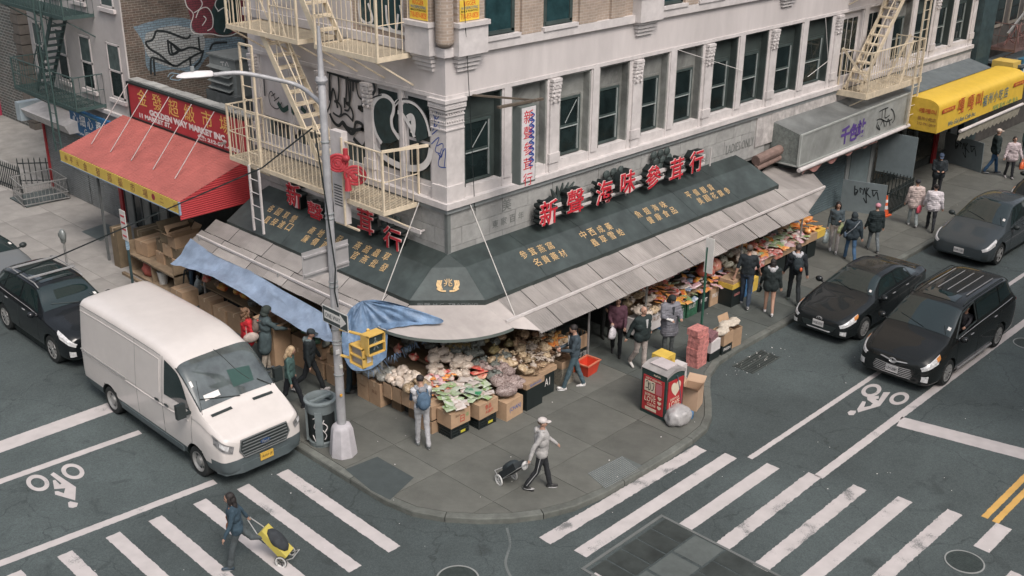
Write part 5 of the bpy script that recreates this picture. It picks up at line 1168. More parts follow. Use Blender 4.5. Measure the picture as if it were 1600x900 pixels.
m_ = MB(); P0 = ap[-1]; n = 12; prof = [(0,.06,.07),(.04,.1,.09),(.3,.13,.1),(.55,.12,.08),(.66,.07,.04),(.69,.02,.02)]
G_ = []
for s_, w_, h_ in prof:
    for k in range(n): a = 2*PI*k/n; G_.append(P0+d_*s_+M_@Vector((0,w_*math.cos(a),h_*(math.sin(a) if math.sin(a) > 0 else .35*math.sin(a)))))
for i in range(len(prof)-1):
    pass
o_ = len(m_.v); m_.v += [tuple(p) for p in G_]
for i in range(len(prof)-1):
    for k in range(n): a = i*n+k; b = i*n+(k+1)%n; m_.f.append((a,b,b+n,a+n)); m_.m.append(0)
m_.f.append(tuple(range(n))); m_.m.append(0); m_.f.append(tuple((len(prof)-1)*n+k for k in range(n))); m_.m.append(0)
m_.build('lamp_head', pm('lamp housing', (.60,.58,.58), .5), lp, world=True, smooth='auto', fix=True)
m_ = MB(); c = P0+d_*.38+Vector((0,0,.1)); m_.tube([c, c+Vector((0,0,.09))], .04, 10); m_.build('photocell', GREY, lp, world=True)
m_ = MB()
for z in (3.9,4.0,5.35,5.45,6.9,2.95,2.7,2.62,1.9): m_.lathe([(.112-.004*z,z),(.118-.004*z,z+.015),(.112-.004*z,z+.03)], 14)
m_.build('band', GREY, lp)
for (u, z, col, s_) in ((.02,1.45,(.6,.3,.03),.05),(.05,2.1,(.55,.55,.5),.07),(-.03,2.45,(.5,.5,.5),.09)):
    m_ = MB(); m_.box((-.1+u,-.125,z),(-.1+u+s_,-.1,z+s_)); m_.build('sticker', pm('sticker %.2f' % z, col, .6), lp)
ow = thing('street_sign', 'ONE WAY sign with white arrow fixed to the lamp pole', 'sign', (-4.16,-1.15,3.4)); SB = pm('sign dark green black', (.03,.045,.045), .5)
m_ = MB(); fb(m_, FL, -1.57, -.73, 3.22, 3.6, 4.15, 4.16); m_.build('plate', pm('sign edge white', (.6,.6,.58), .5), ow, world=True)
m_ = MB(); fb(m_, FL, -1.55, -.75, 3.24, 3.58, 4.16, 4.164); m_.build('face', SB, ow, world=True)
m_ = MB(); pl = [(-.80,.09),(-1.32,.09),(-1.32,.15),(-1.52,0),(-1.32,-.15),(-1.32,-.09),(-.80,-.09)]; m_.prism([(-4.165,y,3.41+z) for y, z in pl], (-.003,0,0)); m_.build('arrow', pm('sign white', (.66,.65,.62), .5), ow, world=True)
letter('ONE WAY', .15, frame(Vector((-4.1695,-1.08,3.41))-ow.location, (0,-1,0), (0,0,1)), SB, ow, fit=(.5,.1))
bp = thing('street_sign', 'back of a large bare metal sign bolted across the lamp pole', 'sign', (-4.1,-.9,4.6)); BM = pm('bare sign metal', (.43,.42,.42), .45, metal=.3, var=.08, stain=.1)
m_ = MB(); m_.box((-4.66,-.86,4.3),(-3.52,-.85,4.88)); m_.build('plate', BM, bp, world=True)
for z in (4.38,4.76): m_ = MB(); m_.box((-4.64,-.9,z),(-3.54,-.86,z+.04)); m_.build('rail', BM, bp, world=True)
ps = thing('pedestrian_signal', 'pair of yellow pedestrian signal heads bracketed on the lamp pole', 'signal', (-3.9,-1.3,2.9)); YS = pm('signal yellow', (.66,.43,.11), .5, var=.1, stain=.12)
cA, cB = onp(566,553,2,2.68), onp(581,534,2,3.0)
def head(c, fdir, scr):
    f = Vector(fdir); r_ = Vector((0,0,1)).cross(f); M = Matrix((f, r_, Vector((0,0,1)))).transposed(); m_ = MB(); m_.obox(c, (.2,.42,.42), M); m_.obox(c+f*.13, (.06,.44,.03), M)
    h = m_
    for s_ in (-1, 1): h.obox(c+f*.12+r_*s_*.21, (.09,.02,.44), M); h.obox(c+f*.12+Vector((0,0,s_*.21)), (.09,.44,.02), M)
    o = h.build('head', YS, ps, world=True); m_ = MB(); m_.obox(c+f*.105, (.01,.38,.38), M); m_.build('screen', scr, ps, world=True); return M
head(cA, (-1,0,0), pm('grey signal screen', (.24,.23,.23), .4)); Mh = head(cB, (0,-1,0), pm('dark signal screen', (.02,.035,.035), .3))
m_ = MB(); wc = cB+Vector((0,-.115,0)); m_.ell(wc+Vector((0,0,.11)), (.025,.008,.025), nu=8, nv=6)
for a, b in (((0,.08),(.0,-.02)),((0,-.02),(-.05,-.13)),((0,-.02),(.06,-.12)),((0,.06),(-.06,0)),((0,.06),(.06,.02))): m_.bar(wc+Vector((a[0],0,a[1])), wc+Vector((b[0],0,b[1])), .022)
m_.build('walking_figure', pm('unlit walking figure', (.14,.17,.165), .5), ps, world=True)
m_ = MB()
for z in (3.1,2.5): m_.tube([(-4.04,-1.0,z), cA.lerp(cB,.5)+Vector((-.0,.1,z-2.85)), cB+Vector((0,.1,.12 if z > 3 else -.3))], .03, 6)
m_.tube([cA+Vector((.1,0,.24)), cB+Vector((0,.1,.24))], .035, 6); m_.build('bracket', YS, ps, world=True)
m_ = MB(); f = cA+Vector((0,-.215,.08)); m_.box((f.x-.06,f.y-.003,f.z-.02),(f.x+.08,f.y,f.z+.1)); m_.build('sticker', pm('amber sticker', (.6,.38,.02), .6), ps, world=True)
m_ = MB(); m_.box((f.x-.05,f.y-.003,f.z-.2),(f.x+.06,f.y,f.z-.03)); m_.build('sticker', WPAPER, ps, world=True)
# signs on thin posts
gp = thing('sign_post', 'green street sign post with a white edge-on sign among the produce stands', 'sign post', (6.48,-2.87,SW)); GP = pm('post green', (.03,.11,.075), .5)
m_ = MB(); m_.box((-.03,-.02,0),(.03,.02,2.45)); m_.build('post', GP, gp)
m_ = MB(); m_.box((-.02,-.20,1.75),(-.0,.06,2.72)); m_.build('sign_plate', pm('sign white', (.66,.65,.62), .5), gp)
gp = thing('sign_post', 'dark sign post with red and white parking sign wrapped in tape near the cardboard boxes', 'sign post', (-2.78,10.5,SW))
m_ = MB(); m_.box((-.03,-.02,0),(.03,.02,2.3)); m_.build('post', pm('post dark teal', (.03,.06,.065), .5, var=.4), gp)
m_ = MB(); m_.box((-.045,-.17,1.5),(-.03,.14,2.4)); m_.build('sign_plate', pm('sign white', (.66,.65,.62), .5), gp)
for z in (1.6,1.8,2.0,2.2): m_ = MB(); m_.box((-.05,-.12,z),(-.045,.1,z+.05)); m_.build('red_mark', RED, gp)
m_ = MB(); m_.lathe([(.05,1.2),(.055,1.35),(.04,1.55)], 8); m_.build('tape', pm('blue white tape', (.25,.36,.45), .6, var=.4, scale=20), gp)
pmt = thing('parking_meter', 'grey parking meter on a post behind the black SUV', 'parking meter', (-3.67,12.7,SW))
m_ = MB(); m_.lathe([(.035,0),(.035,1.05)], 10); m_.build('post', STEEL, pmt)
m_ = MB(); m_.ell((0,0,1.28),(.1,.13,.2)); m_.lathe([(.06,1.05),(.09,1.12)], 10); m_.box((-.11,-.05,1.25),(-.09,.05,1.38)); m_.build('meter_head', pm('meter grey', (.22,.24,.235), .4, metal=.3), pmt, smooth='auto')
# litter bin
tb = thing('litter_bin', 'round grey and black litter bin with white spray tags beside the lamp pole', 'litter bin', (-4.12,-.42,SW)); tb.location = (-4.05,-.28,SW)
BG = pm('bin grey', (.19,.225,.23), .5, var=.12, stain=.2)
m_ = MB(); m_.lathe([(.27,.1),(.30,.85)], 24); m_.build('bin_body', pm('bin black', (.018,.024,.025), .6), tb, smooth='auto')
m_ = MB(); m_.lathe([(.31,.80),(.335,1.02),(.36,1.04),(.36,1.08),(.30,1.10),(.28,1.06),(.27,.95)], 24, cap=False); m_.build('rim', BG, tb, smooth='auto')
m_ = MB(); m_.box((-.28,-.04,1.05),(.28,.04,1.09)); m_.lathe([(.28,.9),(.001,.9)], 20, cap=False); m_.build('lid_bar', BG, tb)
m_ = MB(); m_.lathe([(.30,0),(.31,.1),(.28,.12)], 24); m_.build('foot', BG, tb)
for a in (-.6,.9,2.4,3.9):
    m_ = MB(); m_.obox((.31*math.cos(a),.31*math.sin(a),.48), (.05,.16,.8), Matrix.Rotation(a,3,'Z')); m_.build('upright', BG, tb)
gm = MB()
def cyl(u, z, r=.305): a = math.radians(225)+u/.3; return Vector((r*math.cos(a), r*math.sin(a), z))
for ln in ([(-.14,.7),(-.05,.72),(-.12,.5),(-.02,.45)],[(0,.7),(.02,.5),(.1,.68)],[(-.1,.4),(0,.3),(-.06,.2),(.05,.36)],[(.06,.45),(.14,.3),(.1,.2)],[(.1,.6),(.17,.5),(.12,.4)],[(-.16,.3),(-.1,.15)],[(-.02,.64),(.12,.58)]):
    P = smoothline([cyl(u, z) for u, z in ln], 5)
    gm.tube(P, .011, 5)
stuff(gm.build('graffiti', WSP, tb))
# red compactor bin
rb = thing('compactor_bin', 'tall red and green compactor bin printed with LOVE artwork on the curb corner', 'litter bin', (2.30,-4.72,SW), rz=math.radians(-2))
DG = pm('bin dark green', (.022,.05,.045), .5, var=.2); BR = pm('bin red print', (.40,.03,.035), .45, var=.08); BC = pm('bin cream print', (.62,.55,.42), .6); BRD = pm('bin brown print', (.2,.05,.04), .6)
m_ = MB(); m_.box((-.32,-.36,0),(.32,.36,1.12)); m_.build('casing', DG, rb)
m_ = MB(); G_ = [];
for k in range(9):
    x = -.34+.68*k/8; z = 1.14+.10*math.sin(PI*k/8)**.8
    G_ += [(x,-.38,z-.02-.06),(x,-.38,z),(x,.38,z),(x,.38,z-.08)]
m_.grid(G_, 9, 4); m_.build('lid', pm('pale weathered lid', (.36,.34,.33), .5, var=.15, stain=.3), rb, smooth='auto')
m_ = MB(); m_.box((-.2,-.24,1.225),(.2,.24,1.25)); m_.build('lid_panel', pm('lid panel', (.50,.45,.45), .35), rb)
m_ = MB(); m_.box((-.34,-.30,.1),(-.32,.30,.98)); m_.build('panel', BR, rb); m_ = MB(); m_.box((-.27,-.38,.1),(.27,-.36,.98)); m_.build('panel', BR, rb)
def wl(body, y, z, w, h, mat=BC, x=-.3425): letter(body, .2, frame((x, y, z), (0,-1,0), (0,0,1)), mat, rb, fit=(w,h))
def wr(body, x, z, w, h, mat=BC): letter(body, .2, frame((x, -.3825, z), (1,0,0), (0,0,1)), mat, rb, fit=(w,h))
wl('KEEP IT CLEAN NYC', 0,.93,.46,.05); m_ = MB(); m_.box((-.344,-.05,.60),(-.34,.25,.88)); m_.build('print_panel', BC, rb); m_ = MB(); m_.box((-.344,-.25,.60),(-.34,-.08,.88)); m_.build('print_panel', pm('bin pink print', (.45,.14,.16), .6), rb)
wl('ЮΩC', .1,.74,.26,.2,INK,-.347) if False else None
g_ = MB()
for ln in ([(.22,.82),(.16,.86),(.14,.7),(.22,.68)],[(.1,.84),(.08,.68),(.13,.66),(.13,.82)],[(.04,.84),(-.02,.84),(-.0,.68),(.05,.66)]): stroke(g_, [(-.348,y,z) for y, z in ln], .018, (-1,0,0))
stuff(g_.build('print_lines', INK, rb))
wl('SHOW YOUR', .08,.52,.3,.07); wl('LOVE', .07,.41,.32,.13); wl('AND', .2,.31,.08,.05,BRD); wl('CLEAN', .03,.28,.24,.07); m_ = MB(); m_.box((-.344,-.12,.13),(-.34,.2,.2)); m_.build('print_panel', BC, rb)
for z in (.52,.40,.28): wl('♥', -.2,z,.11,.09)
wr('♥', 0,.74,.34,.36); wr('SHOW YOUR', -.02,.50,.32,.06); wr('LOVE', -.02,.38,.38,.14); wr('AND', -.17,.26,.1,.06,BRD); wr('CLEAN', .03,.24,.3,.08)
wl('BigBelly', -.1,1.06,.2,.05)
# rubbish bag and blue bag by the bin
def blob(name, c, r, mat, amp=.25, fr=2.2, seed=0, nu=22, nv=14, parent=None, flat=True):
    m_ = MB(); m_.ell((0,0,0), r, nu=nu, nv=nv); V = []
    for p in m_.v:
        q = Vector(p); k = 1+amp*noise.noise(q*fr/max(r)+Vector((seed,seed*2,0))); q = q*k
        if flat and q.z < -r[2]*.72: q.z = -r[2]*.72
        V.append(tuple(q+Vector((0,0,r[2]*.72)) if flat else q))
    m_.v = V; o = m_.build(name, mat, parent, smooth=True); o.location = c; return o
PLB = pm('pale grey plastic sack', (.36,.35,.345), .35, var=.15, scale=4, bump=.9, bscale=9)
p = g(1058,660,SW); o = blob('rubbish_bag', p, (.33,.27,.24), PLB, .22, 2.0, 3, 34, 20); tag(o, 'pale grey rubbish sack slumped at the foot of the red compactor bin', 'rubbish bag')
p = g(1077,653,SW); o = blob('plastic_bag', p, (.09,.09,.12), pm('blue plastic', (.06,.17,.33), .35, bump=.5), .4, 2, 5); tag(o, 'small blue plastic bag beside the grey rubbish sack', 'plastic bag')
m_ = MB(); m_.tube([Vector((2.6,-5.1,SW+.05)), Vector((2.45,-5.11,.75)), Vector((2.3,-5.11,1.2))], .012, 6); tag(m_.build('umbrella', pm('umbrella blue', (.08,.12,.16), .5)), 'thin closed umbrella leaning on the red compactor bin', 'umbrella')
# boxes
def carton(loc, size, rz, label, mat=CARD, open_=False, flaps=None, cat='box', group=None, prints=None, tape=True):
    t = thing('box', label, cat, loc, rz, group); w, d, h = size; m_ = MB()
    if open_:
        th = .012
        m_.box((-w/2,-d/2,0),(w/2,d/2,.01)); m_.box((-w/2,-d/2,.01),(-w/2+th,d/2,h)); m_.box((w/2-th,-d/2,.01),(w/2,d/2,h)); m_.box((-w/2+th,-d/2,.01),(w/2-th,-d/2+th,h)); m_.box((-w/2+th,d/2-th,.01),(w/2-th,d/2,h))
        m_.build('carton', mat, t)
        for k, a in enumerate(flaps or (.9,.9,.9,.9)):
            if a is None: continue
            f = MB(); 
            if k == 0: q = [(-w/2,-d/2,h),(w/2,-d/2,h),(w/2,-d/2-.25*math.cos(a),h+.25*math.sin(a)),(-w/2,-d/2-.25*math.cos(a),h+.25*math.sin(a))]
            if k == 1: q = [(-w/2,d/2,h),(w/2,d/2,h),(w/2,d/2+.25*math.cos(a),h+.25*math.sin(a)),(-w/2,d/2+.25*math.cos(a),h+.25*math.sin(a))]
            if k == 2: q = [(-w/2,-d/2,h),(-w/2,d/2,h),(-w/2-.22*math.cos(a),d/2,h+.22*math.sin(a)),(-w/2-.22*math.cos(a),-d/2,h+.22*math.sin(a))]
            if k == 3: q = [(w/2,-d/2,h),(w/2,d/2,h),(w/2+.22*math.cos(a),d/2,h+.22*math.sin(a)),(w/2+.22*math.cos(a),-d/2,h+.22*math.sin(a))]
            f.add(q, [(0,1,2,3)]); f.add([Vector(x)+Vector((.003,.003,.006)) for x in q], [(3,2,1,0)]); f.build('flap', mat, t)
    else:
        m_.box((-w/2,-d/2,0),(w/2,d/2,h)); m_.build('carton', mat, t)
        if tape: f = MB(); f.box((-w/2-.001,-.03,h*.8),(w/2+.001,.03,h+.002)); f.build('tape', pm('parcel tape', (.44,.33,.22), .4), t)
    if prints:
        for body, face, u, z, tw, th_, mt in prints:
            M = frame((u,-d/2-.003,z),(1,0,0),(0,0,1)) if face == 'y' else frame((-w/2-.003,u,z),(0,-1,0),(0,0,1))
            letter(body, .2, M, mt, t, fit=(tw,th_))
    return t
RI = pm('red print ink', (.42,.04,.03), .6); BI = pm('blue print ink', (.05,.13,.35), .6); KI = pm('faint brown print', (.2,.12,.07), .7)
YB = pm('yellow box card', (.64,.44,.08), .6, var=.1); WB = pm('white box card', (.58,.55,.54), .6, var=.08); PB = pm('pink red patterned box', (.50,.20,.18), .6, var=.45, scale=14)
p = g(1085,660,SW); carton((3.02,-5.05,SW), (.46,.42,.52), math.radians(18), 'large open cardboard box with raised flaps at the curb', pm('light cardboard', (.46,.32,.22), .85, var=.06), True, (1.1,1.0,.7,.5))
for k, (dx, dy, z, s_, mt, lb) in enumerate(((2.92,-4.35,0,(.36,.34,.36),YB,'yellow carton lowest behind the red compactor bin'),(2.92,-4.35,.36,(.34,.34,.26),CARD,'brown carton between the two yellow cartons by the bin'),(2.92,-4.33,.62,(.34,.34,.2),CARD,'thin brown carton under the topmost yellow carton by the bin'),(2.85,-4.30,.82,(.38,.4,.34),YB,'yellow carton on top of the stack behind the bin'),(3.28,-4.45,0,(.3,.3,.42),WB,'white box with a round print beside the open carton'),(3.30,-4.42,.42,(.3,.3,.36),WB,'white box stacked on the white box beside the open carton'))):
    carton((dx,dy,SW+z), s_, R.uniform(-.1,.1), lb, mt, tape=False, prints=(('@','y',.0,.2,.14,.14,KI),) if mt is not CARD else None)
for k in range(6): carton((4.85+R.uniform(-.02,.02),-3.87+R.uniform(-.02,.02),SW+k*.17), (.42,.34,.165), R.uniform(-.08,.08), ['lowest','second','third','fourth','fifth','topmost'][k]+' pink patterned flat carton of the kerbside stack', PB, tape=False)
carton((5.40,-3.85,SW+.02), (.45,.4,.22), 0, 'black crate under the white carton at the kerbside row', BLACK, tape=False); carton((5.40,-3.87,SW+.24), (.44,.38,.3), .05, 'white fruit carton next to the pink stack by the kerb', WB, tape=False)
carton((5.38,-3.8,SW+.54), (.5,.42,.14), .2, 'maroon patterned packets on the white kerbside carton', pm('maroon pattern', (.20,.10,.11), .6, var=.6, scale=20), tape=False)
carton((5.95,-3.85,SW), (.45,.4,.26), .0, 'black printed crate in the kerbside row', BLACK, tape=False, prints=(('FRESH','y',0,.13,.3,.08,WPAPER),)); carton((5.95,-3.87,SW+.26), (.44,.4,.34), .04, 'brown carton on the black printed crate by the kerb', CARD, True, (None,None,None,None))
carton((6.45,-3.8,SW), (.42,.42,.52), -.05, 'tall brown carton with torn tape at the end of the kerbside row', CARD, True, (None,1.2,None,None))
for k in range(6):
    o = blob('paper_bag', (5.75+.16*k,-3.85+R.uniform(-.1,.1),SW+.56), (.16,.14,.09), pm('cream paper', (.52,.46,.38), .8, var=.25), .35, 3, k); tag(o, 'crumpled cream paper parcels piled on the kerbside cartons', 'paper bag', 'paper parcels on the kerbside cartons')
# ============================================================ VEHICLES
def crom(a, b, c, d, t): return .5*((2*b)+(c-a)*t+(2*a-5*b+4*c-d)*t*t+(-a+3*b-3*c+d)*t**3)
class Body:
    "lofted car body. stations: x, w half width, z0 underside, zb belt, wr roof half width, zr top"
    def __init__(s, st):
        s.st = np.array([s.ring(*q) for q in st]); s.n = len(st); s.k = s.st.shape[1]
    def ring(s, x, w, z0, zb, wr, zr):
        wb = w*.95
        return [(x,0,z0),(x,w*.8,z0),(x,w*.96,z0+.05),(x,w,z0+.28*(zb-z0)),(x,w*1.0,z0+.7*(zb-z0)),(x,wb+.008,zb-.03),(x,wb-.01,zb+.02),(x,wr+(wb-wr)*.12,zr-.16*min(1,(zr-zb)*2)-.0),(x,wr*.9,zr-.04*min(1,(zr-zb)*3)),(x,wr*.5,zr-.004),(x,0,zr)]
    def P(s, u, v, side=1, off=0.):
        u = min(max(u, 0), s.n-1.0001); v = min(max(v, 0), s.k-1.0001)
        def at(u, v):
            i, j = int(u), int(v); a, b = u-i, v-j
            I = [min(max(i+k, 0), s.n-1) for k in (-1,0,1,2)]; J = [min(max(j+k, 0), s.k-1) for k in (-1,0,1,2)]
            rows = [crom(*[s.st[ii, jj] for jj in J], b) for ii in I]; return crom(*rows, a)
        p = at(u, v)
        if off:
            e = 1e-2; du = at(min(u+e, s.n-1.0001), v)-at(max(u-e, 0), v); dv = at(u, min(v+e, s.k-1.0001))-at(u, max(v-e, 0))
            n = np.cross(du, dv); L = np.linalg.norm(n)
            if L > 1e-9:
                n = n/L
                if n[1]*1.0+n[2]*.5 < 0 and abs(n[1])+abs(n[2]) > .2: n = -n
                if abs(n[0]) > .9 and n[0]*(p[0]-s.st[:,0,0].mean()) < 0: n = -n
                p = p+n*off
        return Vector((p[0], p[1]*side, p[2]))
    def mesh(s, nu, nv):
        m_ = MB(); G = []
        for i in range(nu+1):
            u = (s.n-1)*i/nu
            for j in range(nv+1): G.append(s.P(u, (s.k-1)*j/nv))
            for j in range(nv-1, 0, -1): G.append(s.P(u, (s.k-1)*j/nv, -1))
        c = 2*nv; o = 0; m_.v = [tuple(p) for p in G]
        for i in range(nu):
            for j in range(c): a = i*c+j; b = i*c+(j+1)%c; m_.f.append((a, b, b+c, a+c)); m_.m.append(0)
        m_.f.append(tuple(reversed(range(c)))); m_.f.append(tuple(nu*c+j for j in range(c))); m_.m += [0, 0]
        return m_
    def patch(s, q, side=1, off=.006, n=8, m=None, both=False):
        "q: four (u,v) corners"
        mm = m or MB(); 
        for sd_ in ((1,-1) if both else (side,)):
            G = []
            for i in range(n+1):
                for j in range(n+1):
                    a, b = i/n, j/n; u = (q[0][0]*(1-a)+q[1][0]*a)*(1-b)+(q[3][0]*(1-a)+q[2][0]*a)*b; v = (q[0][1]*(1-a)+q[1][1]*a)*(1-b)+(q[3][1]*(1-a)+q[2][1]*a)*b
                    G.append(s.P(u, v, sd_, off))
            mm.grid(G, n+1, n+1)
        return mm
    def across(s, u0, u1, v0, off=.006, n=14, vtop=10., m=None, ins=0.):
        "panel spanning from one side over the middle to the other: u0..u1, edge at v0"
        mm = m or MB(); G = []
        for i in range(n+1):
            for j in range(2*n+1):
                t = j/n-1; v = vtop-(vtop-v0)*abs(t); u = u0+(u1-u0)*i/n
                G.append(s.P(u, v, 1 if t >= 0 else -1, off))
        mm.grid(G, n+1, 2*n+1); return mm
    def line(s, pts, r=.006, side=1, off=.004, m=None, k=8):
        mm = m or MB(); P = []
        for i in range(len(pts)-1):
            for j in range(k): t = j/k; P.append(s.P(pts[i][0]+(pts[i+1][0]-pts[i][0])*t, pts[i][1]+(pts[i+1][1]-pts[i][1])*t, side, off))
        P.append(s.P(*pts[-1], side, off)); mm.tube(P, r, 5); return mm
TYRE = pm('tyre rubber', (.018,.021,.021), .85, var=.2); RIMS = pm('alloy rim', (.40,.40,.39), .35, metal=.4, var=.1); RIMD = pm('dark rim', (.05,.055,.055), .4)
CGL = pm('car glass', (.012,.024,.024), .03, var=.15, scale=.8, spec=.7, coat=.8); CHR = pm('chrome trim', (.45,.45,.45), .25, metal=.4, var=.05); LENS = pm('headlight lens', (.62,.62,.62), .12, var=.35, scale=14, coat=.8); AMB = pm('amber lens', (.55,.22,.06), .2); TRED = pm('tail light red', (.4,.03,.03), .2); PLT = pm('number plate', (.58,.57,.56), .5); BPL = pm('black plastic', (.022,.03,.03), .55)
def wheel(t, x, y, r, w, style, side):
    W_ = bpy.data.objects.new('wheel', None); 
    m_ = MB(); m_.lathe([(r*.66,-w/2),(r*.93,-w/2),(r,-w*.35),(r,w*.35),(r*.93,w/2),(r*.66,w/2),(r*.64,0),(r*.66,-w/2)], 28, axis='y', cap=False); W_ = m_.build('wheel', TYRE, t, smooth='auto'); W_.location = (x, y, r)
    m_ = MB(); o_ = side*w*.5
    m_.lathe([(r*.68,o_-side*.02),(r*.66,o_+side*.004),(r*.60,o_-side*.01)], 28, axis='y', cap=False)
    if style == 'van':
        m_.lathe([(r*.6,o_-side*.01),(r*.5,o_-side*.05),(r*.32,o_-side*.05),(r*.28,o_-side*.01),(.001,o_)], 24, axis='y', cap=False)
    else:
        n = {'five':10,'many':12,'turb':5}[style]
        for k in range(n):
            a = 2*PI*k/n; c, s_ = math.cos(a), math.sin(a); m_.bar((0.05*c,o_-side*.01,.05*s_),(r*.63*c,o_-side*.015,r*.63*s_), .035 if n != 5 else .07, .025, up=(0,1,0))
        m_.lathe([(.07,o_-side*.02),(.06,o_+side*.005),(.001,o_+side*.008)], 14, axis='y', cap=False)
    m_.build('rim', RIMS if style != 'van' else pm('steel wheel', (.33,.33,.32), .5, metal=.4), W_)
    m_ = MB(); m_.lathe([(r*.62,o_-side*.06),(.001,o_-side*.06)], 22, axis='y', cap=False); m_.build('brake_disc', RIMD, W_)
    if style == 'van':
        m_ = MB()
        for k in range(8): a = 2*PI*k/8; m_.lathe([(.03,o_-side*.044),(.001,o_-side*.042)], 8, c=(r*.45*math.cos(a),0,r*.45*math.sin(a)), axis='y', cap=False)
        m_.build('rim_hole', BLACK, W_)
def cutbody(mb_, name, mats, t, wheels, rw, hw, lowmat=None, zlow=0):
    o = mb_.build(name, mats, t, smooth=True)
    b = bmesh.new(); b.from_mesh(o.data); bmesh.ops.recalc_face_normals(b, faces=b.faces); b.to_mesh(o.data); b.free()
    c = MB()
    for x in wheels:
        for s_ in (-1, 1): c.lathe([(rw, s_*(hw+.15)), (rw, s_*(hw-.32))] if s_ < 0 else [(rw, hw-.32), (rw, hw+.15)], 36, c=(x, 0, rw*.9), axis='y')
    co = c.build('cut', BLACK, None, fix=True); co.location = (0,0,0)
    pl = o.parent; o.parent = None
    md = o.modifiers.new('b', 'BOOLEAN'); md.object = co; md.operation = 'DIFFERENCE'; md.solver = 'EXACT'
    dg = bpy.context.evaluated_depsgraph_get(); dg.update(); me = bpy.data.meshes.new_from_object(o.evaluated_get(dg)); o.modifiers.clear()
    if lowmat:
        b = bmesh.new(); b.from_mesh(me)
        for zc in {zlow(Vector((F_,0,0))) for F_ in (-9,9)}: bmesh.ops.bisect_plane(b, geom=b.verts[:]+b.edges[:]+b.faces[:], plane_co=(0,0,zc), plane_no=(0,0,1))
        for v in b.verts[:0]: pass
        b.to_mesh(me); b.free()
    if len(me.polygons) > 100: o.data = me
    o.parent = pl; bpy.data.objects.remove(co)
    me = o.data; k = len(me.materials)
    if lowmat:
        me.materials.append(lowmat)
        for p in me.polygons:
            if p.center.z < zlow(p.center) : p.material_index = len(me.materials)-1
    me.materials.append(BLACK); kb = len(me.materials)-1
    for p in me.polygons:
        for x in wheels:
            c = p.center
            if abs(c.y) < hw+.05 and (math.hypot(c.x-x, c.z-rw*.9) < rw-.0005 and abs(c.y) > .3 and abs(c.y) < hw-.28 or abs(math.hypot(c.x-x, c.z-rw*.9)-rw) < .012): p.material_index = kb; 
    me.set_sharp_from_angle(angle=math.radians(35)); return o
def paint(name, col, rough=.25, coat=1., var=.02):
    return pm(name, col, rough, var=var, scale=.6, coat=coat*.55, metal=.0, spec=.2)
def mirrors(t, B, u, v, mat, size=(.12,.2,.15)):
    for s_ in (-1, 1):
        p = B.P(u, v, s_); m_ = MB(); m_.ell(p+Vector((-.02,s_*.16,.06)), (size[0]*.7,size[1]*.55,size[2]*.55), nu=12, nv=8); m_.bar(p+Vector((0,-s_*.03,.0)), p+Vector((-.01,s_*.1,.03)), .05, .03); m_.build('wing_mirror', mat, t, smooth=True)
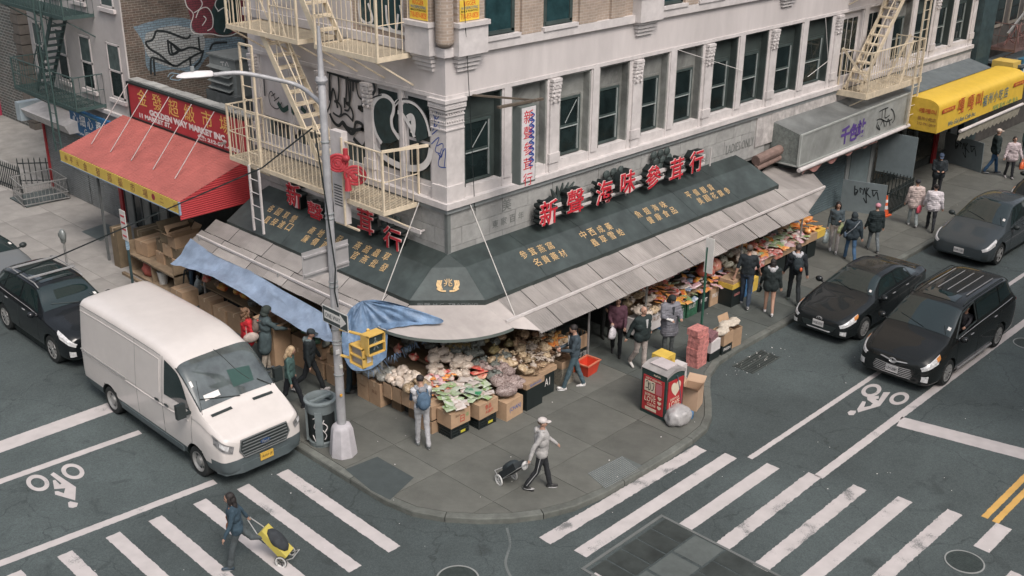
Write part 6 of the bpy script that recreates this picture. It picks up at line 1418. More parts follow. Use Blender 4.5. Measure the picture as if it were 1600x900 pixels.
# -- passenger car common builder
def car(name, label, cat, loc, rz, L, Wd, H, kind, col, wb, rwh, style, plate='LIM-2089', front_oh=.9):
    t = thing(name, label, cat, loc, rz); w = Wd/2; PT = paint(name+' '+kind+' paint', col)
    F = L/2; B_ = -L/2; fw = F-front_oh; rw_ = fw-wb; zu = .2
    if kind == 'sedan':
        st = [(F,w*.55,.30,.50,w*.45,.60),(F-.07,w*.84,.22,.60,w*.66,.70),(F-.35,w*.96,zu,.70,w*.78,.80),(F-.85,w,zu,.80,w*.82,.90),(F-1.28,w,zu,.88,w*.84,.98),(F-1.62,w,zu,.91,w*.76,1.16),(F-2.12,w,zu,.92,w*.66,H-.05),(F-2.6,w,zu,.93,w*.66,H),(F-3.2,w,zu,.95,w*.64,H-.02),(F-3.72,w*.99,zu,.97,w*.66,H-.18),(F-4.12,w*.97,zu,.97,w*.72,1.09),(B_+.18,w*.92,.25,.95,w*.74,1.07),(B_+.04,w*.84,.3,.86,w*.7,.98),(B_,w*.7,.36,.72,w*.6,.8)]
        ws, sr = (4.55,6.0), (9.0,10.2)
        sw = [((5.05,6.35),(5.9,7.35),(7.15,7.45),(7.15,6.35)),((7.25,6.35),(7.25,7.45),(8.45,7.4),(8.6,6.35)),((8.7,6.38),(8.55,7.35),(9.1,7.1),(9.55,6.5))]
    elif kind == 'suv':
        st = [(F,w*.6,.34,.62,w*.5,.74),(F-.07,w*.86,.27,.74,w*.68,.86),(F-.35,w*.97,.26,.86,w*.78,.98),(F-.85,w,.26,.94,w*.82,1.05),(F-1.25,w,.26,.99,w*.84,1.11),(F-1.6,w,.26,1.02,w*.78,1.30),(F-2.05,w,.26,1.03,w*.68,H-.06),(F-2.6,w,.26,1.04,w*.68,H),(F-3.4,w,.26,1.06,w*.66,H-.01),(F-4.0,w*.99,.26,1.08,w*.64,H-.06),(B_+.3,w*.97,.28,1.08,w*.64,H-.2),(B_+.1,w*.93,.3,1.06,w*.66,1.25),(B_+.02,w*.9,.34,.98,w*.7,1.08),(B_,w*.8,.36,.8,w*.6,.9)]
        ws, sr = (4.5,6.0), (9.7,10.9)
        sw = [((5.05,6.35),(5.9,7.35),(7.1,7.45),(7.1,6.35)),((7.2,6.35),(7.2,7.45),(8.35,7.4),(8.4,6.35)),((8.5,6.38),(8.45,7.35),(9.4,7.2),(9.8,6.5))]
    elif kind == 'minivan':
        st = [(F,w*.6,.28,.60,w*.5,.70),(F-.08,w*.86,.22,.72,w*.68,.84),(F-.35,w*.97,.2,.82,w*.78,.97),(F-.75,w,.2,.92,w*.84,1.07),(F-1.02,w,.2,.98,w*.86,1.15),(F-1.4,w,.2,1.02,w*.82,1.38),(F-1.95,w,.2,1.02,w*.74,H-.08),(F-2.6,w,.2,1.03,w*.74,H),(F-3.6,w,.2,1.05,w*.74,H-.0),(F-4.5,w,.2,1.08,w*.72,H-.03),(B_+.22,w*.98,.22,1.1,w*.68,H-.14),(B_+.08,w*.95,.26,1.1,w*.7,1.3),(B_+.01,w*.92,.3,1.0,w*.72,1.1),(B_,w*.82,.34,.8,w*.6,.9)]
        ws, sr = (4.35,5.95), (9.8,10.9)
        sw = [((4.9,6.35),(5.85,7.35),(6.9,7.45),(6.9,6.35)),((7.0,6.35),(7.0,7.45),(8.3,7.45),(8.3,6.35)),((8.38,6.38),(8.38,7.45),(9.7,7.3),(9.85,6.5))]
    elif kind == 'fastback':
        st = [(F,w*.6,.30,.56,w*.5,.64),(F-.08,w*.88,.24,.66,w*.70,.74),(F-.35,w*.98,.2,.78,w*.80,.86),(F-.8,w,.2,.88,w*.84,.97),(F-1.15,w,.2,.94,w*.84,1.07),(F-1.6,w,.2,.97,w*.78,1.30),(F-2.15,w,.2,.98,w*.68,H-.05),(F-2.7,w,.2,.99,w*.66,H),(F-3.3,w,.2,1.0,w*.62,H-.03),(F-3.85,w*.99,.2,1.03,w*.6,H-.16),(B_+.45,w*.96,.24,1.05,w*.64,1.22),(B_+.15,w*.9,.28,1.0,w*.68,1.10),(B_+.03,w*.85,.32,.9,w*.66,1.0),(B_,w*.7,.36,.78,w*.6,.86)]
        ws, sr = (4.3,6.1), (8.7,10.3)
        sw = [((4.95,6.35),(5.9,7.35),(7.1,7.45),(7.1,6.35)),((7.2,6.35),(7.2,7.45),(8.35,7.4),(8.5,6.35)),((8.6,6.38),(8.45,7.35),(9.0,7.15),(9.4,6.5))]
    B = Body(st); hw = w
    cutbody(B.mesh(78, 26), 'body', [PT], t, (fw, rw_), rwh+.045, hw, BPL, lambda c: .27 if kind != 'suv' else .33)
    if kind == 'minivan':   # driver's window is wound down: the body is open there
        bo = [c for c in t.children if c.name.startswith('body')][0]; pg_ = [B.P(*q, 1) for q in sw[0]]; b = bmesh.new(); b.from_mesh(bo.data)
        def ins(c):
            k = 0
            for i in range(4):
                a_, b_ = pg_[i], pg_[(i+1)%4]; k += ((b_.x-a_.x)*(c.z-a_.z)-(b_.z-a_.z)*(c.x-a_.x) > 0)
            return k in (0, 4)
        bmesh.ops.delete(b, geom=[f for f in b.faces if f.calc_center_median().y > .5 and ins(f.calc_center_median())], context='FACES'); b.to_mesh(bo.data); b.free()
        m_ = MB(); m_.tube(pg_+[pg_[0]], .022, 6); m_.build('window_frame', BPL, t)
    B.across(ws[0], ws[1], 7.45, .008).build('windshield', CGL, t, smooth=True)
    m_ = B.across(sr[0], sr[1], 7.7, .008); m_.build('rear_window', CGL, t, smooth=True)
    for q in sw:
        for s_ in (1, -1):
            if kind == 'minivan' and q is sw[0] and s_ == 1: continue
            B.patch(q, s_, .007).build('side_window', CGL, t, smooth=True)
    for s_ in (1, -1):
        m_ = MB(); B.line([(4.9,6.15),(9.6,6.2)], .008, s_, .006, m_); m_.build('belt_trim', CHR if kind in ('suv','minivan') else BPL, t)
        a = sw[1][0][0]-.05; m_ = MB(); B.line([(a,5.9),(a,2.2)], .004, s_, .001, m_, 6); B.line([(4.9,5.9),(4.85,2.2)], .004, s_, .001, m_, 6); B.line([(8.45,5.9),(8.2,3.2)], .004, s_, .001, m_, 6); m_.build('door_gap', BLACK, t)
        for u in (a-.55, 8.0): p = B.P(u, 5.0, s_, .02); m_ = MB(); m_.ell(p, (.1,.015,.016), nu=10, nv=6); m_.build('door_handle', CHR if kind != 'fastback' else PT, t, smooth=True)
        # headlight
        m_ = B.patch(((.55,6.2),(2.5,6.6),(2.15,4.7),(.6,4.7)), s_, .012, 10); m_.build('headlight', LENS, t, smooth=True)
        if kind != 'suv': m_ = B.patch(((2.1,6.4),(2.5,6.5),(2.3,5.3),(2.0,5.2)), s_, .016, 4); m_.build('indicator', AMB if kind in ('minivan','sedan') else LENS, t, smooth=True)
        m_ = B.patch(((.55,3.7),(1.1,3.7),(1.1,2.9),(.55,2.9)), s_, .012, 4); m_.build('fog_light', LENS if kind != 'fastback' else BPL, t, smooth=True)
        m_ = B.patch(((11.3,6.4),(12.6,6.3),(12.6,5.0),(11.5,5.0)), s_, .012, 6); m_.build('tail_light', TRED, t, smooth=True)
    def front(y, z): # point on nose
        return F-.0
    # grille and plate on the nose
    if kind == 'minivan':
        m_ = MB(); 
        for k in range(6): z = .34+k*.045; ww = .62-.02*abs(k-2); m_.tube([(F-.19,-ww*1.32,z),(F-.01,-ww*.85,z),(F+.03,-ww*.4,z),(F+.03,ww*.4,z),(F-.01,ww*.85,z),(F-.19,ww*1.32,z)], .009, 5)
        m_.build('grille_bars', CHR, t); m_ = MB(); m_.tube([(F-.06,-.5,.72),(F+.03,-.12,.70),(F+.04,0,.66),(F+.03,.12,.70),(F-.06,.5,.72)], .018, 6); m_.build('nose_trim', CHR, t)
    elif kind == 'suv':
        m_ = MB(); m_.prism([(F+.0,-.33,.34),(F+.0,.33,.34),(F+.01,.4,.72),(F+.0,.34,.82),(F+.0,-.34,.82),(F+.01,-.4,.72)], (.02,0,0)); m_.build('grille', BPL, t)
        m_ = MB(); m_.tube([(F+.03,-.33,.34),(F+.03,.33,.34),(F+.03,.4,.72),(F+.02,.34,.82),(F+.02,-.34,.82),(F+.03,-.4,.72),(F+.03,-.33,.34)], .014, 6); m_.build('grille_frame', CHR, t)
        for s_ in (-.32,.32):
            m_ = MB(); m_.tube([(F-3.9,w*1.95*s_,H-.03),(F-3.7,w*1.95*s_,H+.03),(F-2.2,w*1.95*s_,H+.02),(F-2.0,w*1.95*s_,H-.05)], .016, 6); m_.build('roof_rail', CHR, t)
        for x in (F-2.5,F-3.5): m_ = MB(); m_.box((x-.04,-.62,H+.06),(x+.04,.62,H+.09)); m_.build('roof_bar', CHR, t)
        m_ = B.across(6.3, 8.6, 8.6, .01); m_.build('sunroof', CGL, t, smooth=True)
    else:
        m_ = MB(); m_.tube([(F-.1,-.55,.36),(F+.0,-.3,.33),(F+.01,.3,.33),(F-.1,.55,.36)], .02, 6); m_.build('bumper_trim', BPL if kind == 'fastback' else CHR, t)
        if kind == 'sedan': m_ = MB(); m_.prism([(F-.01,-.42,.36),(F-.01,.42,.36),(F-.01,.5,.5),(F-.01,-.5,.5)], (.02,0,0)); m_.build('grille', BPL, t)
    if kind == 'minivan':
        for k in range(5): m_ = MB(); y = -.5+.25*k; m_.bar((F-2.6,y,H+.022),(F-4.2,y,H+.012), .02, .015); m_.build('roof_bar', CHR, t)
        for s_ in (-1,1): m_ = MB(); m_.tube([(F-2.1,s_*.66,H-.06),(F-2.3,s_*.68,H+.03),(F-4.3,s_*.68,H+.02),(F-4.5,s_*.66,H-.06)], .018, 6); m_.build('roof_rail', BPL, t); m_ = MB(); m_.box((rw_+.5,s_*(w+.0),.27),(fw-.5,s_*(w+.03),.31)); m_.build('sill_trim', CHR, t)
        m_ = B.across(6.25, 6.9, 8.8, .01); m_.build('sunroof', CGL, t, smooth=True)
    m_ = MB(); pz = .47 if kind != 'sedan' else .5; m_.box((F+.02,-.155,pz-.08),(F+.035,.155,pz+.08)); m_.build('number_plate', PLT, t); letter(plate, .1, frame((F+.037,0,pz),(0,1,0),(0,0,1)), INK, t, fit=(.26,.07))
    lg = MB()
    if kind == 'sedan': lg.tube([(F-.01+.0,.08*math.cos(a*PI/8),.62+.055*math.sin(a*PI/8)) for a in range(17)], .01, 5); lg.tube([(F-.01,.03*math.cos(a*PI/8),.63+.05*math.sin(a*PI/8)) for a in range(17)], .008, 5); lg.build('emblem', CHR, t)
    if kind == 'suv':
        for k in range(4): lg.tube([(F+.045,-.12+.08*k+.05*math.cos(a*PI/8),.70+.05*math.sin(a*PI/8)) for a in range(17)], .008, 5)
        lg.build('emblem', CHR, t)
    if kind == 'minivan': lg.tube([(F+.05,.09*math.cos(a*PI/8),.70+.06*math.sin(a*PI/8)) for a in range(17)], .012, 5); lg.tube([(F+.05,.035*math.cos(a*PI/8),.71+.055*math.sin(a*PI/8)) for a in range(17)], .009, 5); lg.build('emblem', CHR, t)
    for x in (fw, rw_):
        for s_ in (-1, 1): wheel(t, x, s_*(w-.125), rwh, .23, style, s_)
    mirrors(t, B, 4.95, 6.15, PT if kind != 'fastback' else BPL)
    for q in ([B.P(4.42,9.6,1,.02), B.P(4.9,8.6,-1,.02)],[B.P(4.42,8.2,1,.02), B.P(4.9,8.6,1,.02)]): m_ = MB(); m_.tube(q, .008, 5); m_.build('wiper', BLACK, t)
    m_ = MB(); m_.box((fw+.3,-w*.9,.12),(rw_-.3,w*.9,.3)); m_.build('underbody', BLACK, t)
    # sticker on the windshield
    m_ = B.patch(((4.75,8.3),(4.95,8.3),(4.95,8.0),(4.75,8.0)), 1, .014, 2); m_.build('sticker', WPAPER, t)
    return t, B
t, B = car('minivan', 'glossy black minivan with roof bars driving off the painted cycle symbol', 'minivan', (10.1,-7.76,0), PI, 5.1, 1.98, 1.76, 'minivan', (.012,.014,.014), 3.03, .34, 'many', 'LIM-2089', .98)
car('sedan', 'black compact sedan parked at the curb behind the pavement shoppers', 'car', (10.9,-5.14,0), PI, 4.65, 1.78, 1.44, 'sedan', (.014,.017,.018), 2.7, .325, 'many', 'HGE-3741')
car('electric_car', 'dark grey electric hatchback without a grille parked at the curb on the far right', 'car', (19.0,-5.4,0), PI, 4.75, 1.92, 1.62, 'fastback', (.045,.055,.06), 2.89, .35, 'turb', 'KMP-1105', .85)
car('suv', 'black SUV with roof bars parked behind the white van', 'car', (-5.48,9.2,0), -PI/2, 4.63, 1.9, 1.66, 'suv', (.010,.012,.014), 2.81, .37, 'five', 'GXR-5520', .88)
car('sedan', 'grey car cut off by the left edge of the picture', 'car', (-5.5,14.4,0), -PI/2, 4.7, 1.85, 1.47, 'fastback', (.14,.15,.155), 2.8, .33, 'five', 'JDK-2201')
car('sedan', 'black car nose just showing at the right edge behind the grey electric car', 'car', (25.2,-5.2,0), PI, 4.65, 1.8, 1.45, 'sedan', (.014,.017,.018), 2.7, .33, 'many', 'FBN-7732')
# driver seen through the open window is built with the people
# ---- white delivery van
def van():
    t = thing('delivery_van', 'white high roof delivery van parked at the left curb', 'van', (-5.6,2.55,0), -PI/2)
    L, w, H = 5.95, 1.02, 2.52; F = L/2; B_ = -F; PT = pm('white van paint', (.64,.60,.57), .35, var=.03, coat=.6, stain=.05); zu = .32
    def rg(x, w, z0, zb, wr, zr): return (x, w, z0, zb, wr, zr)
    st = [(F,w*.66,.42,.95,w*.6,1.06),(F-.07,w*.9,.36,1.06,w*.76,1.17),(F-.28,w*.97,zu,1.14,w*.82,1.27),(F-.55,w,zu,1.22,w*.85,1.38),(F-.82,w,zu,1.29,w*.86,1.50),(F-1.14,w,zu,1.32,w*.84,1.82),(F-1.62,w,zu,1.32,w*.81,2.24),(F-2.1,w,zu,1.30,w*.80,2.42),(F-2.6,w,zu,1.30,w*.82,2.5),(F-3.5,w,zu,1.30,w*.83,H),(F-4.6,w,zu,1.30,w*.83,H),(B_+.12,w,zu,1.3,w*.83,H-.02),(B_+.03,w*.97,.36,1.3,w*.8,H-.08),(B_,w*.9,.4,1.28,w*.72,H-.2)]
    class VB(Body):
        def ring(s, x, w, z0, zb, wr, zr):
            k = min(1, max(0, (zr-zb-.2)/1.0)); wb = w*(.95+.04*k)
            return [(x,0,z0),(x,w*.8,z0),(x,w*.96,z0+.05),(x,w,z0+.28*(zb-z0)),(x,w,z0+.7*(zb-z0)),(x,wb+.005,zb-.03),(x,wb,zb+.03),(x,wr+(wb-wr)*.45,zr-.3*k-.03),(x,wr+.03*k,zr-.1*k-.02),(x,wr*.8,zr-.02),(x,0,zr)]
    B = VB(st); fw, rw_ = F-1.0, F-4.72
    cutbody(B.mesh(86, 30), 'body', [PT], t, (fw, rw_), .40, w, pm('van grey plastic', (.075,.095,.10), .6), lambda c: .67 if c.x > F-.45 else .55)
    B.across(4.25, 6.25, 7.75, .01).build('windshield', pm('van windscreen', (.07,.085,.085), .05, var=.6, scale=1.6, spec=.9, coat=1.), t, smooth=True)
    for s_ in (1,-1): m_ = MB(); B.line([(4.2,7.8),(6.3,7.8)], .012, s_, .01, m_); m_.build('windshield_seal', BPL, t)
    for s_ in (1, -1):
        B.patch(((5.0,6.3),(6.1,7.35),(7.15,7.45),(7.15,6.25)), s_, .008).build('side_window', CGL, t, smooth=True)
        m_ = MB(); B.line([(7.35,7.7),(7.3,2.4)], .006, s_, .002, m_); B.line([(4.9,6.1),(4.95,3.4)], .006, s_, .002, m_); B.line([(7.5,7.6),(12.2,7.6)], .006, s_, .002, m_, 14); B.line([(8.9,7.6),(8.85,2.6)], .004, s_, .002, m_)
        m_.build('door_gap', pm('panel gap grey', (.16,.16,.16), .7), t)
        m_ = MB(); B.line([(7.6,7.1),(11.8,7.1)], .012, s_, .0, m_, 12); B.line([(7.6,6.2),(7.6,7.1)], .01, s_, .0, m_); B.line([(11.8,7.1),(11.6,6.2)], .01, s_, .0, m_); m_.build('pressed_rib', PT, t)
        m_ = MB(); B.line([(9.3,5.6),(11.3,5.6)], .02, s_, .012, m_, 8); m_.build('door_rail', pm('rail grey', (.26,.26,.25), .5), t)
        m_ = MB(); B.line([(5.2,4.7),(12.0,4.6)], .016, s_, .0, m_, 14); m_.build('pressed_rib', PT, t)
        for u in (6.9, 7.75): p = B.P(u, 5.35, s_, .02); m_ = MB(); m_.ell(p, (.1,.02,.025), nu=10, nv=6); m_.build('door_handle', BPL, t)
        m_ = B.patch(((.35,5.9),(2.45,6.2),(2.2,4.5),(.4,4.2)), s_, .018, 10); m_.build('headlight', pm('van headlight', (.2,.2,.2), .1, var=.6, scale=12, coat=.8), t, smooth=True)
        m_ = B.patch(((.7,5.6),(1.6,5.8),(1.5,4.7),(.75,4.5)), s_, .028, 5); m_.build('headlight_reflector', LENS, t, smooth=True)
        p = B.P(5.05, 6.3, s_); m_ = MB(); m_.obox(p+Vector((.0,s_*.22,.1)), (.1,.2,.32)); m_.obox(p+Vector((.0,s_*.07,.0)), (.06,.14,.06)); m_.build('wing_mirror', BPL, t)
        m_ = MB(); m_.box((rw_+.55,s_*(w-.02),.40),(fw-.5,s_*(w+.025),.52)); m_.build('sill_trim', pm('van grey plastic', (.075,.095,.10), .6), t)
        m_ = B.patch(((12.0,5.9),(12.4,5.9),(12.4,4.0),(12.0,4.0)), s_, .012, 4); m_.build('tail_light', TRED, t)
    m_ = MB(); m_.prism([(F-.05,-.5,.68),(F-.05,.5,.68),(F-.05,.6,.86),(F-.06,.55,1.08),(F-.06,-.55,1.08),(F-.05,-.6,.86)], (.07,0,0)); m_.build('grille', BPL, t)
    for k in range(5): m_ = MB(); z = .735+k*.072; ww = .56-.02*abs(k-2); m_.tube([(F+.025,-ww,z),(F+.03,0,z),(F+.025,ww,z)], .013, 5); m_.build('grille_bar', pm('grille grey', (.13,.14,.14), .4), t)
    m_ = MB(); m_.tube([(F+.02,-.5,.68),(F+.02,.5,.68),(F+.02,.6,.86),(F+.01,.55,1.08),(F+.01,-.55,1.08),(F+.02,-.6,.86),(F+.02,-.5,.68)], .018, 6); m_.build('grille_frame', pm('grille grey', (.13,.14,.14), .4), t)
    m_ = MB(); m_.ell((F+.035,0,.88),(.012,.13,.055)); m_.build('badge', pm('badge blue', (.02,.05,.12), .3), t, smooth=True); letter('Ford', .1, frame((F+.049,0,.88),(0,1,0),(0,0,1)), CHR, t, fit=(.17,.06), shear=.3)
    m_ = MB(); m_.box((F+.03,-.155,.46),(F+.06,.155,.62)); m_.build('number_plate', pm('amber plate', (.58,.36,.06), .5), t); letter('18161-JF', .1, frame((F+.062,0,.54),(0,1,0),(0,0,1)), INK, t, fit=(.26,.07))
    m_ = MB(); m_.prism([(F-.3,-.98,.36),(F-.3,.98,.36),(F-.1,.9,.34),(F+.02,.55,.33),(F+.03,0,.33),(F+.02,-.55,.33),(F-.1,-.9,.34)], (0,0,.2)); m_.build('bumper', pm('van grey plastic', (.075,.095,.10), .6), t)
    for s_ in (1,-1):
        m_ = MB(); a = B.P(3.9,9.3,s_,.012); m_ = B.patch(((3.55,9.6),(3.8,9.6),(3.8,8.9),(3.55,8.9)), s_, .012, 3); m_.build('bonnet_vent', BPL, t)
    for q in ([B.P(4.2,9.9,1,.02), B.P(4.75,8.7,-1,.03)],[B.P(4.2,8.6,1,.02), B.P(4.7,9.2,1,.03)]): m_ = MB(); m_.tube(q, .012, 5); m_.build('wiper', BLACK, t)
    m_ = MB(); m_.tube([B.P(4.0,7.9,-1,.0), B.P(4.0,7.9,-1,.0)+Vector((-.1,0,.75))], .005, 4); m_.build('aerial', BLACK, t)
    for q in (((4.6,9.5),(4.85,9.5),(4.85,9.0),(4.6,9.0)),((5.3,8.7),(5.5,8.7),(5.5,8.4),(5.3,8.4))): B.patch(q, -1, .016, 2).build('paper', WPAPER, t)
    B.patch(((4.7,10),(5.4,9.9),(5.3,9.2),(4.7,9.3)), 1, .014, 3).build('dashboard_item', pm('dashboard green', (.03,.07,.06), .3), t)
    m_ = MB(); B.line([(6.3,9.9),(5.3,9.6),(4.8,9.4)], .008, 1, .014, m_); m_.build('cable', BLACK, t)
    p = B.P(6.8, 4.9, -1, .006); letter('EXPRESS', .1, frame(p,(1,0,0),(0,0,1)), pm('faint door print', (.3,.28,.28), .6), t, fit=(.4,.06)) if False else None
    for x in (fw, rw_):
        for s_ in (-1, 1): wheel(t, x, s_*(w-.13), .345, .22, 'van', s_)
    m_ = MB(); m_.box((fw+.3,-.9,.2),(rw_-.3,.9,.4)); m_.build('underbody', BLACK, t)
van()
# ============================================================ PEOPLE
def capsule(mb, p, q, r0, r1, n=12):
    p, q = Vector(p), Vector(q); d = q-p; L = d.length
    if L < 1e-5: mb.ell(p, (r0,)*3, nu=n, nv=8); return
    d.normalize(); pts = []; rs = []
    for k in range(4): a = PI/2*(1-k/3.0001); pts.append(p-d*r0*math.sin(a)); rs.append(max(1e-3, r0*math.cos(a)))
    for k in range(4): a = PI/2*(k/3.0001); pts.append(q+d*r1*math.sin(a)); rs.append(max(1e-3, r1*math.cos(a)))
    mb.tube(pts, rs, n)
SKIN = pm('skin', (.42,.25,.18), .55, var=.05); EYE = pm('eye dark', (.02,.015,.012), .3); LIP = pm('lip', (.30,.12,.10), .5)
def cloth(col, rough=.85, b=.35): return pm('cloth %.3f %.3f %.3f' % tuple(col), col, rough, var=.24, scale=9, bump=b, bscale=22)
def person(label, loc, face, h=1.68, top=(.05,.05,.05), pants=(.05,.06,.07), shoe=(.03,.03,.03), stride=0., legs=None, armL=(0,10,8,0), armR=(0,10,8,0), lean=0., turn=0., nod=0., hair=None, haircol=(.02,.016,.015), hat=None, coat=0., build=1., bulk=0., hood=None, shoe_w=None, sleeve=True, skirt=None, inner=None, collar=None, bare_legs=False, seat=None, stripe=None, sleeves=None, extra=None, puff=0, group=None, face_=True, upper=False):
    s = h/1.72; t = thing('person', label, 'person', loc, math.radians(face), group); J = {}; rad = math.radians
    lf = legs or ((stride*26, stride*8), (-stride*20, stride*30+3)) if stride or legs else ((2,3),(-3,4))
    Rl = Matrix.Rotation(rad(lean), 3, 'Y')
    pel = Vector((0,0,.93)); feet = []
    L = {}
    for sd_, (a, k) in zip((1, -1), lf):
        hip = pel+Vector((0,.092*sd_,-.02)); kn = hip+Vector((math.sin(rad(a)),.0,-math.cos(rad(a))))*.43; b = rad(a-k); an = kn+Vector((math.sin(b),0,-math.cos(b)))*.42
        L[sd_] = (hip, kn, an, max(-35, min(20, -0)) if True else 0, a-k)
    dz = min(L[1][2].z, L[-1][2].z)-.085
    def T(p): return (p-Vector((0,0,dz)))*s
    def U(p): # upper body transform
        return T(pel+Rl@(p-pel))
    mb = MB(); segs = []
    def seg(p, q, r0, r1, tagc, xf=T):
        p, q = xf(Vector(p)), xf(Vector(q)); capsule(mb, p, q, r0*s, r1*s); segs.append((p, q, max(r0, r1)*s, tagc))
    bu = build; pr = .0 if not bare_legs else -.01
    pt = 'skin' if bare_legs else 'pants'
    for sd_ in (1,-1):
        hip, kn, an, _, fa = L[sd_]
        seg(hip, kn, .088*bu, .062, 'pants' if not bare_legs else 'skin'); seg(kn, an+Vector((0,0,.03)), .060+.006*(not bare_legs), .043+.014*(not bare_legs), pt)
        foot = Vector((math.cos(rad(-0)), 0, 0)); pitch = rad(max(-40, min(25, (fa if fa < 0 else fa*.6)))); fd = Vector((math.cos(pitch), 0, math.sin(pitch)))
        heel = an+Vector((0,0,-.045))-fd*.04; seg(heel, heel+fd*.19, .042, .036, 'shoe'); seg(an, heel, .045, .042, 'shoe')
    sw_ = .175*(.95+.05*bu)+bulk*.5
    seg((0,.05,.93),(0,-.05,.93), .118*bu, .118*bu, 'pants' if not coat else 'top', U)
    seg((0,.045,1.05),(0,-.045,1.05), (.108+bulk)*bu, (.108+bulk)*bu, 'top', U); seg((0,.075,1.2),(0,-.075,1.2), (.112+bulk)*bu, (.112+bulk)*bu, 'top', U)
    seg((0,sw_-.07,1.35),(0,-sw_+.07,1.35), .093+bulk*.8, .093+bulk*.8, 'top', U); seg((0,0,1.0),(0,0,1.3), (.12+bulk)*bu, (.13+bulk)*bu, 'top', U)
    seg((0,sw_,1.395),(0,-sw_,1.395), .06+bulk*.3, .06+bulk*.3, 'top', U); seg((0,0,1.4),(.012,0,1.5), .058, .05, 'skin' if not collar else 'top', U)
    if coat:
        seg((0,.07,.95),(0,.075,.95-coat), .125+bulk, .125+bulk, 'top', U); seg((0,-.07,.95),(0,-.075,.95-coat), .125+bulk, .125+bulk, 'top', U)
    elif True: seg((0,.055,.98),(0,-.055,.98), .118*bu+bulk*.7, .118*bu+bulk*.7, 'top', U)
    hands = {}
    for sd_, (pi_, el, ab, inw) in ((1, armL), (-1, armR)):
        sh = Vector((0, sw_*sd_, 1.39)); a, b = rad(pi_), rad(ab)
        d1 = Vector((math.sin(a)*math.cos(b), sd_*math.sin(b), -math.cos(a)*math.cos(b))).normalized()
        elb = sh+d1*.285; a2 = rad(pi_+el); d2 = Vector((math.sin(a2), sd_*math.sin(b-rad(inw)), -math.cos(a2)*math.cos(b))).normalized()
        wr = elb+d2*.25; r_ = .052+bulk*.6
        seg(sh, elb, r_, .044+bulk*.55, 'sleeve' if sleeves else 'top', U); seg(elb, wr, .043+bulk*.5, .032+bulk*.35 if sleeve else .028, 'sleeve' if sleeve else 'skin', U)
        seg(wr, wr+d2*.075, .030, .030, 'skin', U); hands[sd_] = (U(wr), (U(wr+d2)-U(wr)).normalized())
    # head
    hc = Vector((.02,0,1.60)); Rh = Matrix.Rotation(rad(turn), 3, 'Z') @ Matrix.Rotation(rad(nod), 3, 'Y'); base = Vector((.0,0,1.50))
    def Hd(p): return U(base+Rh@(Vector(p)-base))
    def hell(c, r, tagc, m_=mb):
        e = MB(); e.ell((0,0,0), [q*s for q in r], nu=14, nv=10); c2 = Hd(c); RR = Rl@Rh; o = len(m_.v)
        m_.v += [tuple(c2+RR@Vector(v)) for v in e.v]; m_.f += [tuple(i+o for i in f) for f in e.f]; m_.m += [0]*len(e.f)
        if m_ is mb: segs.append((c2, c2, min(r)*s, tagc))
    hell((.018,0,1.615), (.092,.074,.098), 'skin'); hell((.035,0,1.565), (.062,.055,.06), 'skin'); hell((.108,0,1.598), (.018,.014,.026), 'skin')
    for sd_ in (1,-1): hell((.01,.076*sd_,1.60), (.018,.014,.03), 'skin')
    # voxel union -> one continuous body surface
    me = bpy.data.meshes.new('body'); me.from_pydata(mb.v, [], mb.f); o = bpy.data.objects.new('body', me); COL.objects.link(o)
    md = o.modifiers.new('r', 'REMESH'); md.mode = 'VOXEL'; md.voxel_size = .0155*s; md.use_smooth_shade = True
    sm = o.modifiers.new('s', 'SMOOTH'); sm.factor = .6; sm.iterations = 4
    dg = bpy.context.evaluated_depsgraph_get(); dg.update(); m2 = bpy.data.meshes.new_from_object(o.evaluated_get(dg)); o.modifiers.clear(); o.data = m2; bpy.data.meshes.remove(me)
    tags = ['top','pants','shoe','skin','sleeve']; mats = [cloth(top), cloth(pants), cloth(shoe, .5, .1), SKIN, cloth(sleeves or top)]
    m2.materials.clear(); [m2.materials.append(x) for x in mats]
    nv_ = len(m2.vertices); co = np.empty(nv_*3, 'f'); m2.vertices.foreach_get('co', co); co = co.reshape(-1,3)
    nrm = np.empty(nv_*3, 'f'); m2.vertex_normals.foreach_get('vector', nrm) if hasattr(m2, 'vertex_normals') else None; nrm = nrm.reshape(-1,3)
    # cloth folds
    idx = np.zeros(nv_, int); best = np.full(nv_, 1e9)
    for (p, q, r, tg) in segs:
        p_, q_ = np.array(p), np.array(q); d = q_-p_; LL = max(1e-9, d@d); tt = np.clip(((co-p_)@d)/LL, 0, 1); ds = np.linalg.norm(co-(p_+tt[:,None]*d), axis=1)-r
        k = ds < best; best[k] = ds[k]; idx[k] = tags.index(tg)
    sd0 = hash(label) % 97 if False else len(label)*1.7
    fold = np.array([noise.noise(Vector((c[0]*6+sd0, c[1]*6, c[2]*10)))+.5*noise.noise(Vector((c[0]*16, c[1]*16+sd0, c[2]*28))) for c in co])
    amp = np.where(idx == 3, 0, np.where(idx == 2, .001, .011+(.003 if puff else 0)))
    co = co+nrm*(fold*amp*s)[:,None]
    if puff: co = co+nrm*((np.abs(np.sin(co[:,2]*PI/(.07*s)))-.5)*.008*np.isin(idx, (0,4)))[:,None]
    m2.vertices.foreach_set('co', co.astype('f').ravel())
    fi = [int(np.bincount(idx[list(p.vertices)], minlength=5).argmax()) for p in m2.polygons]
    m2.polygons.foreach_set('material_index', fi); m2.update(); o.parent = t
    # fingers and eyes join the body mesh
    ex = MB()
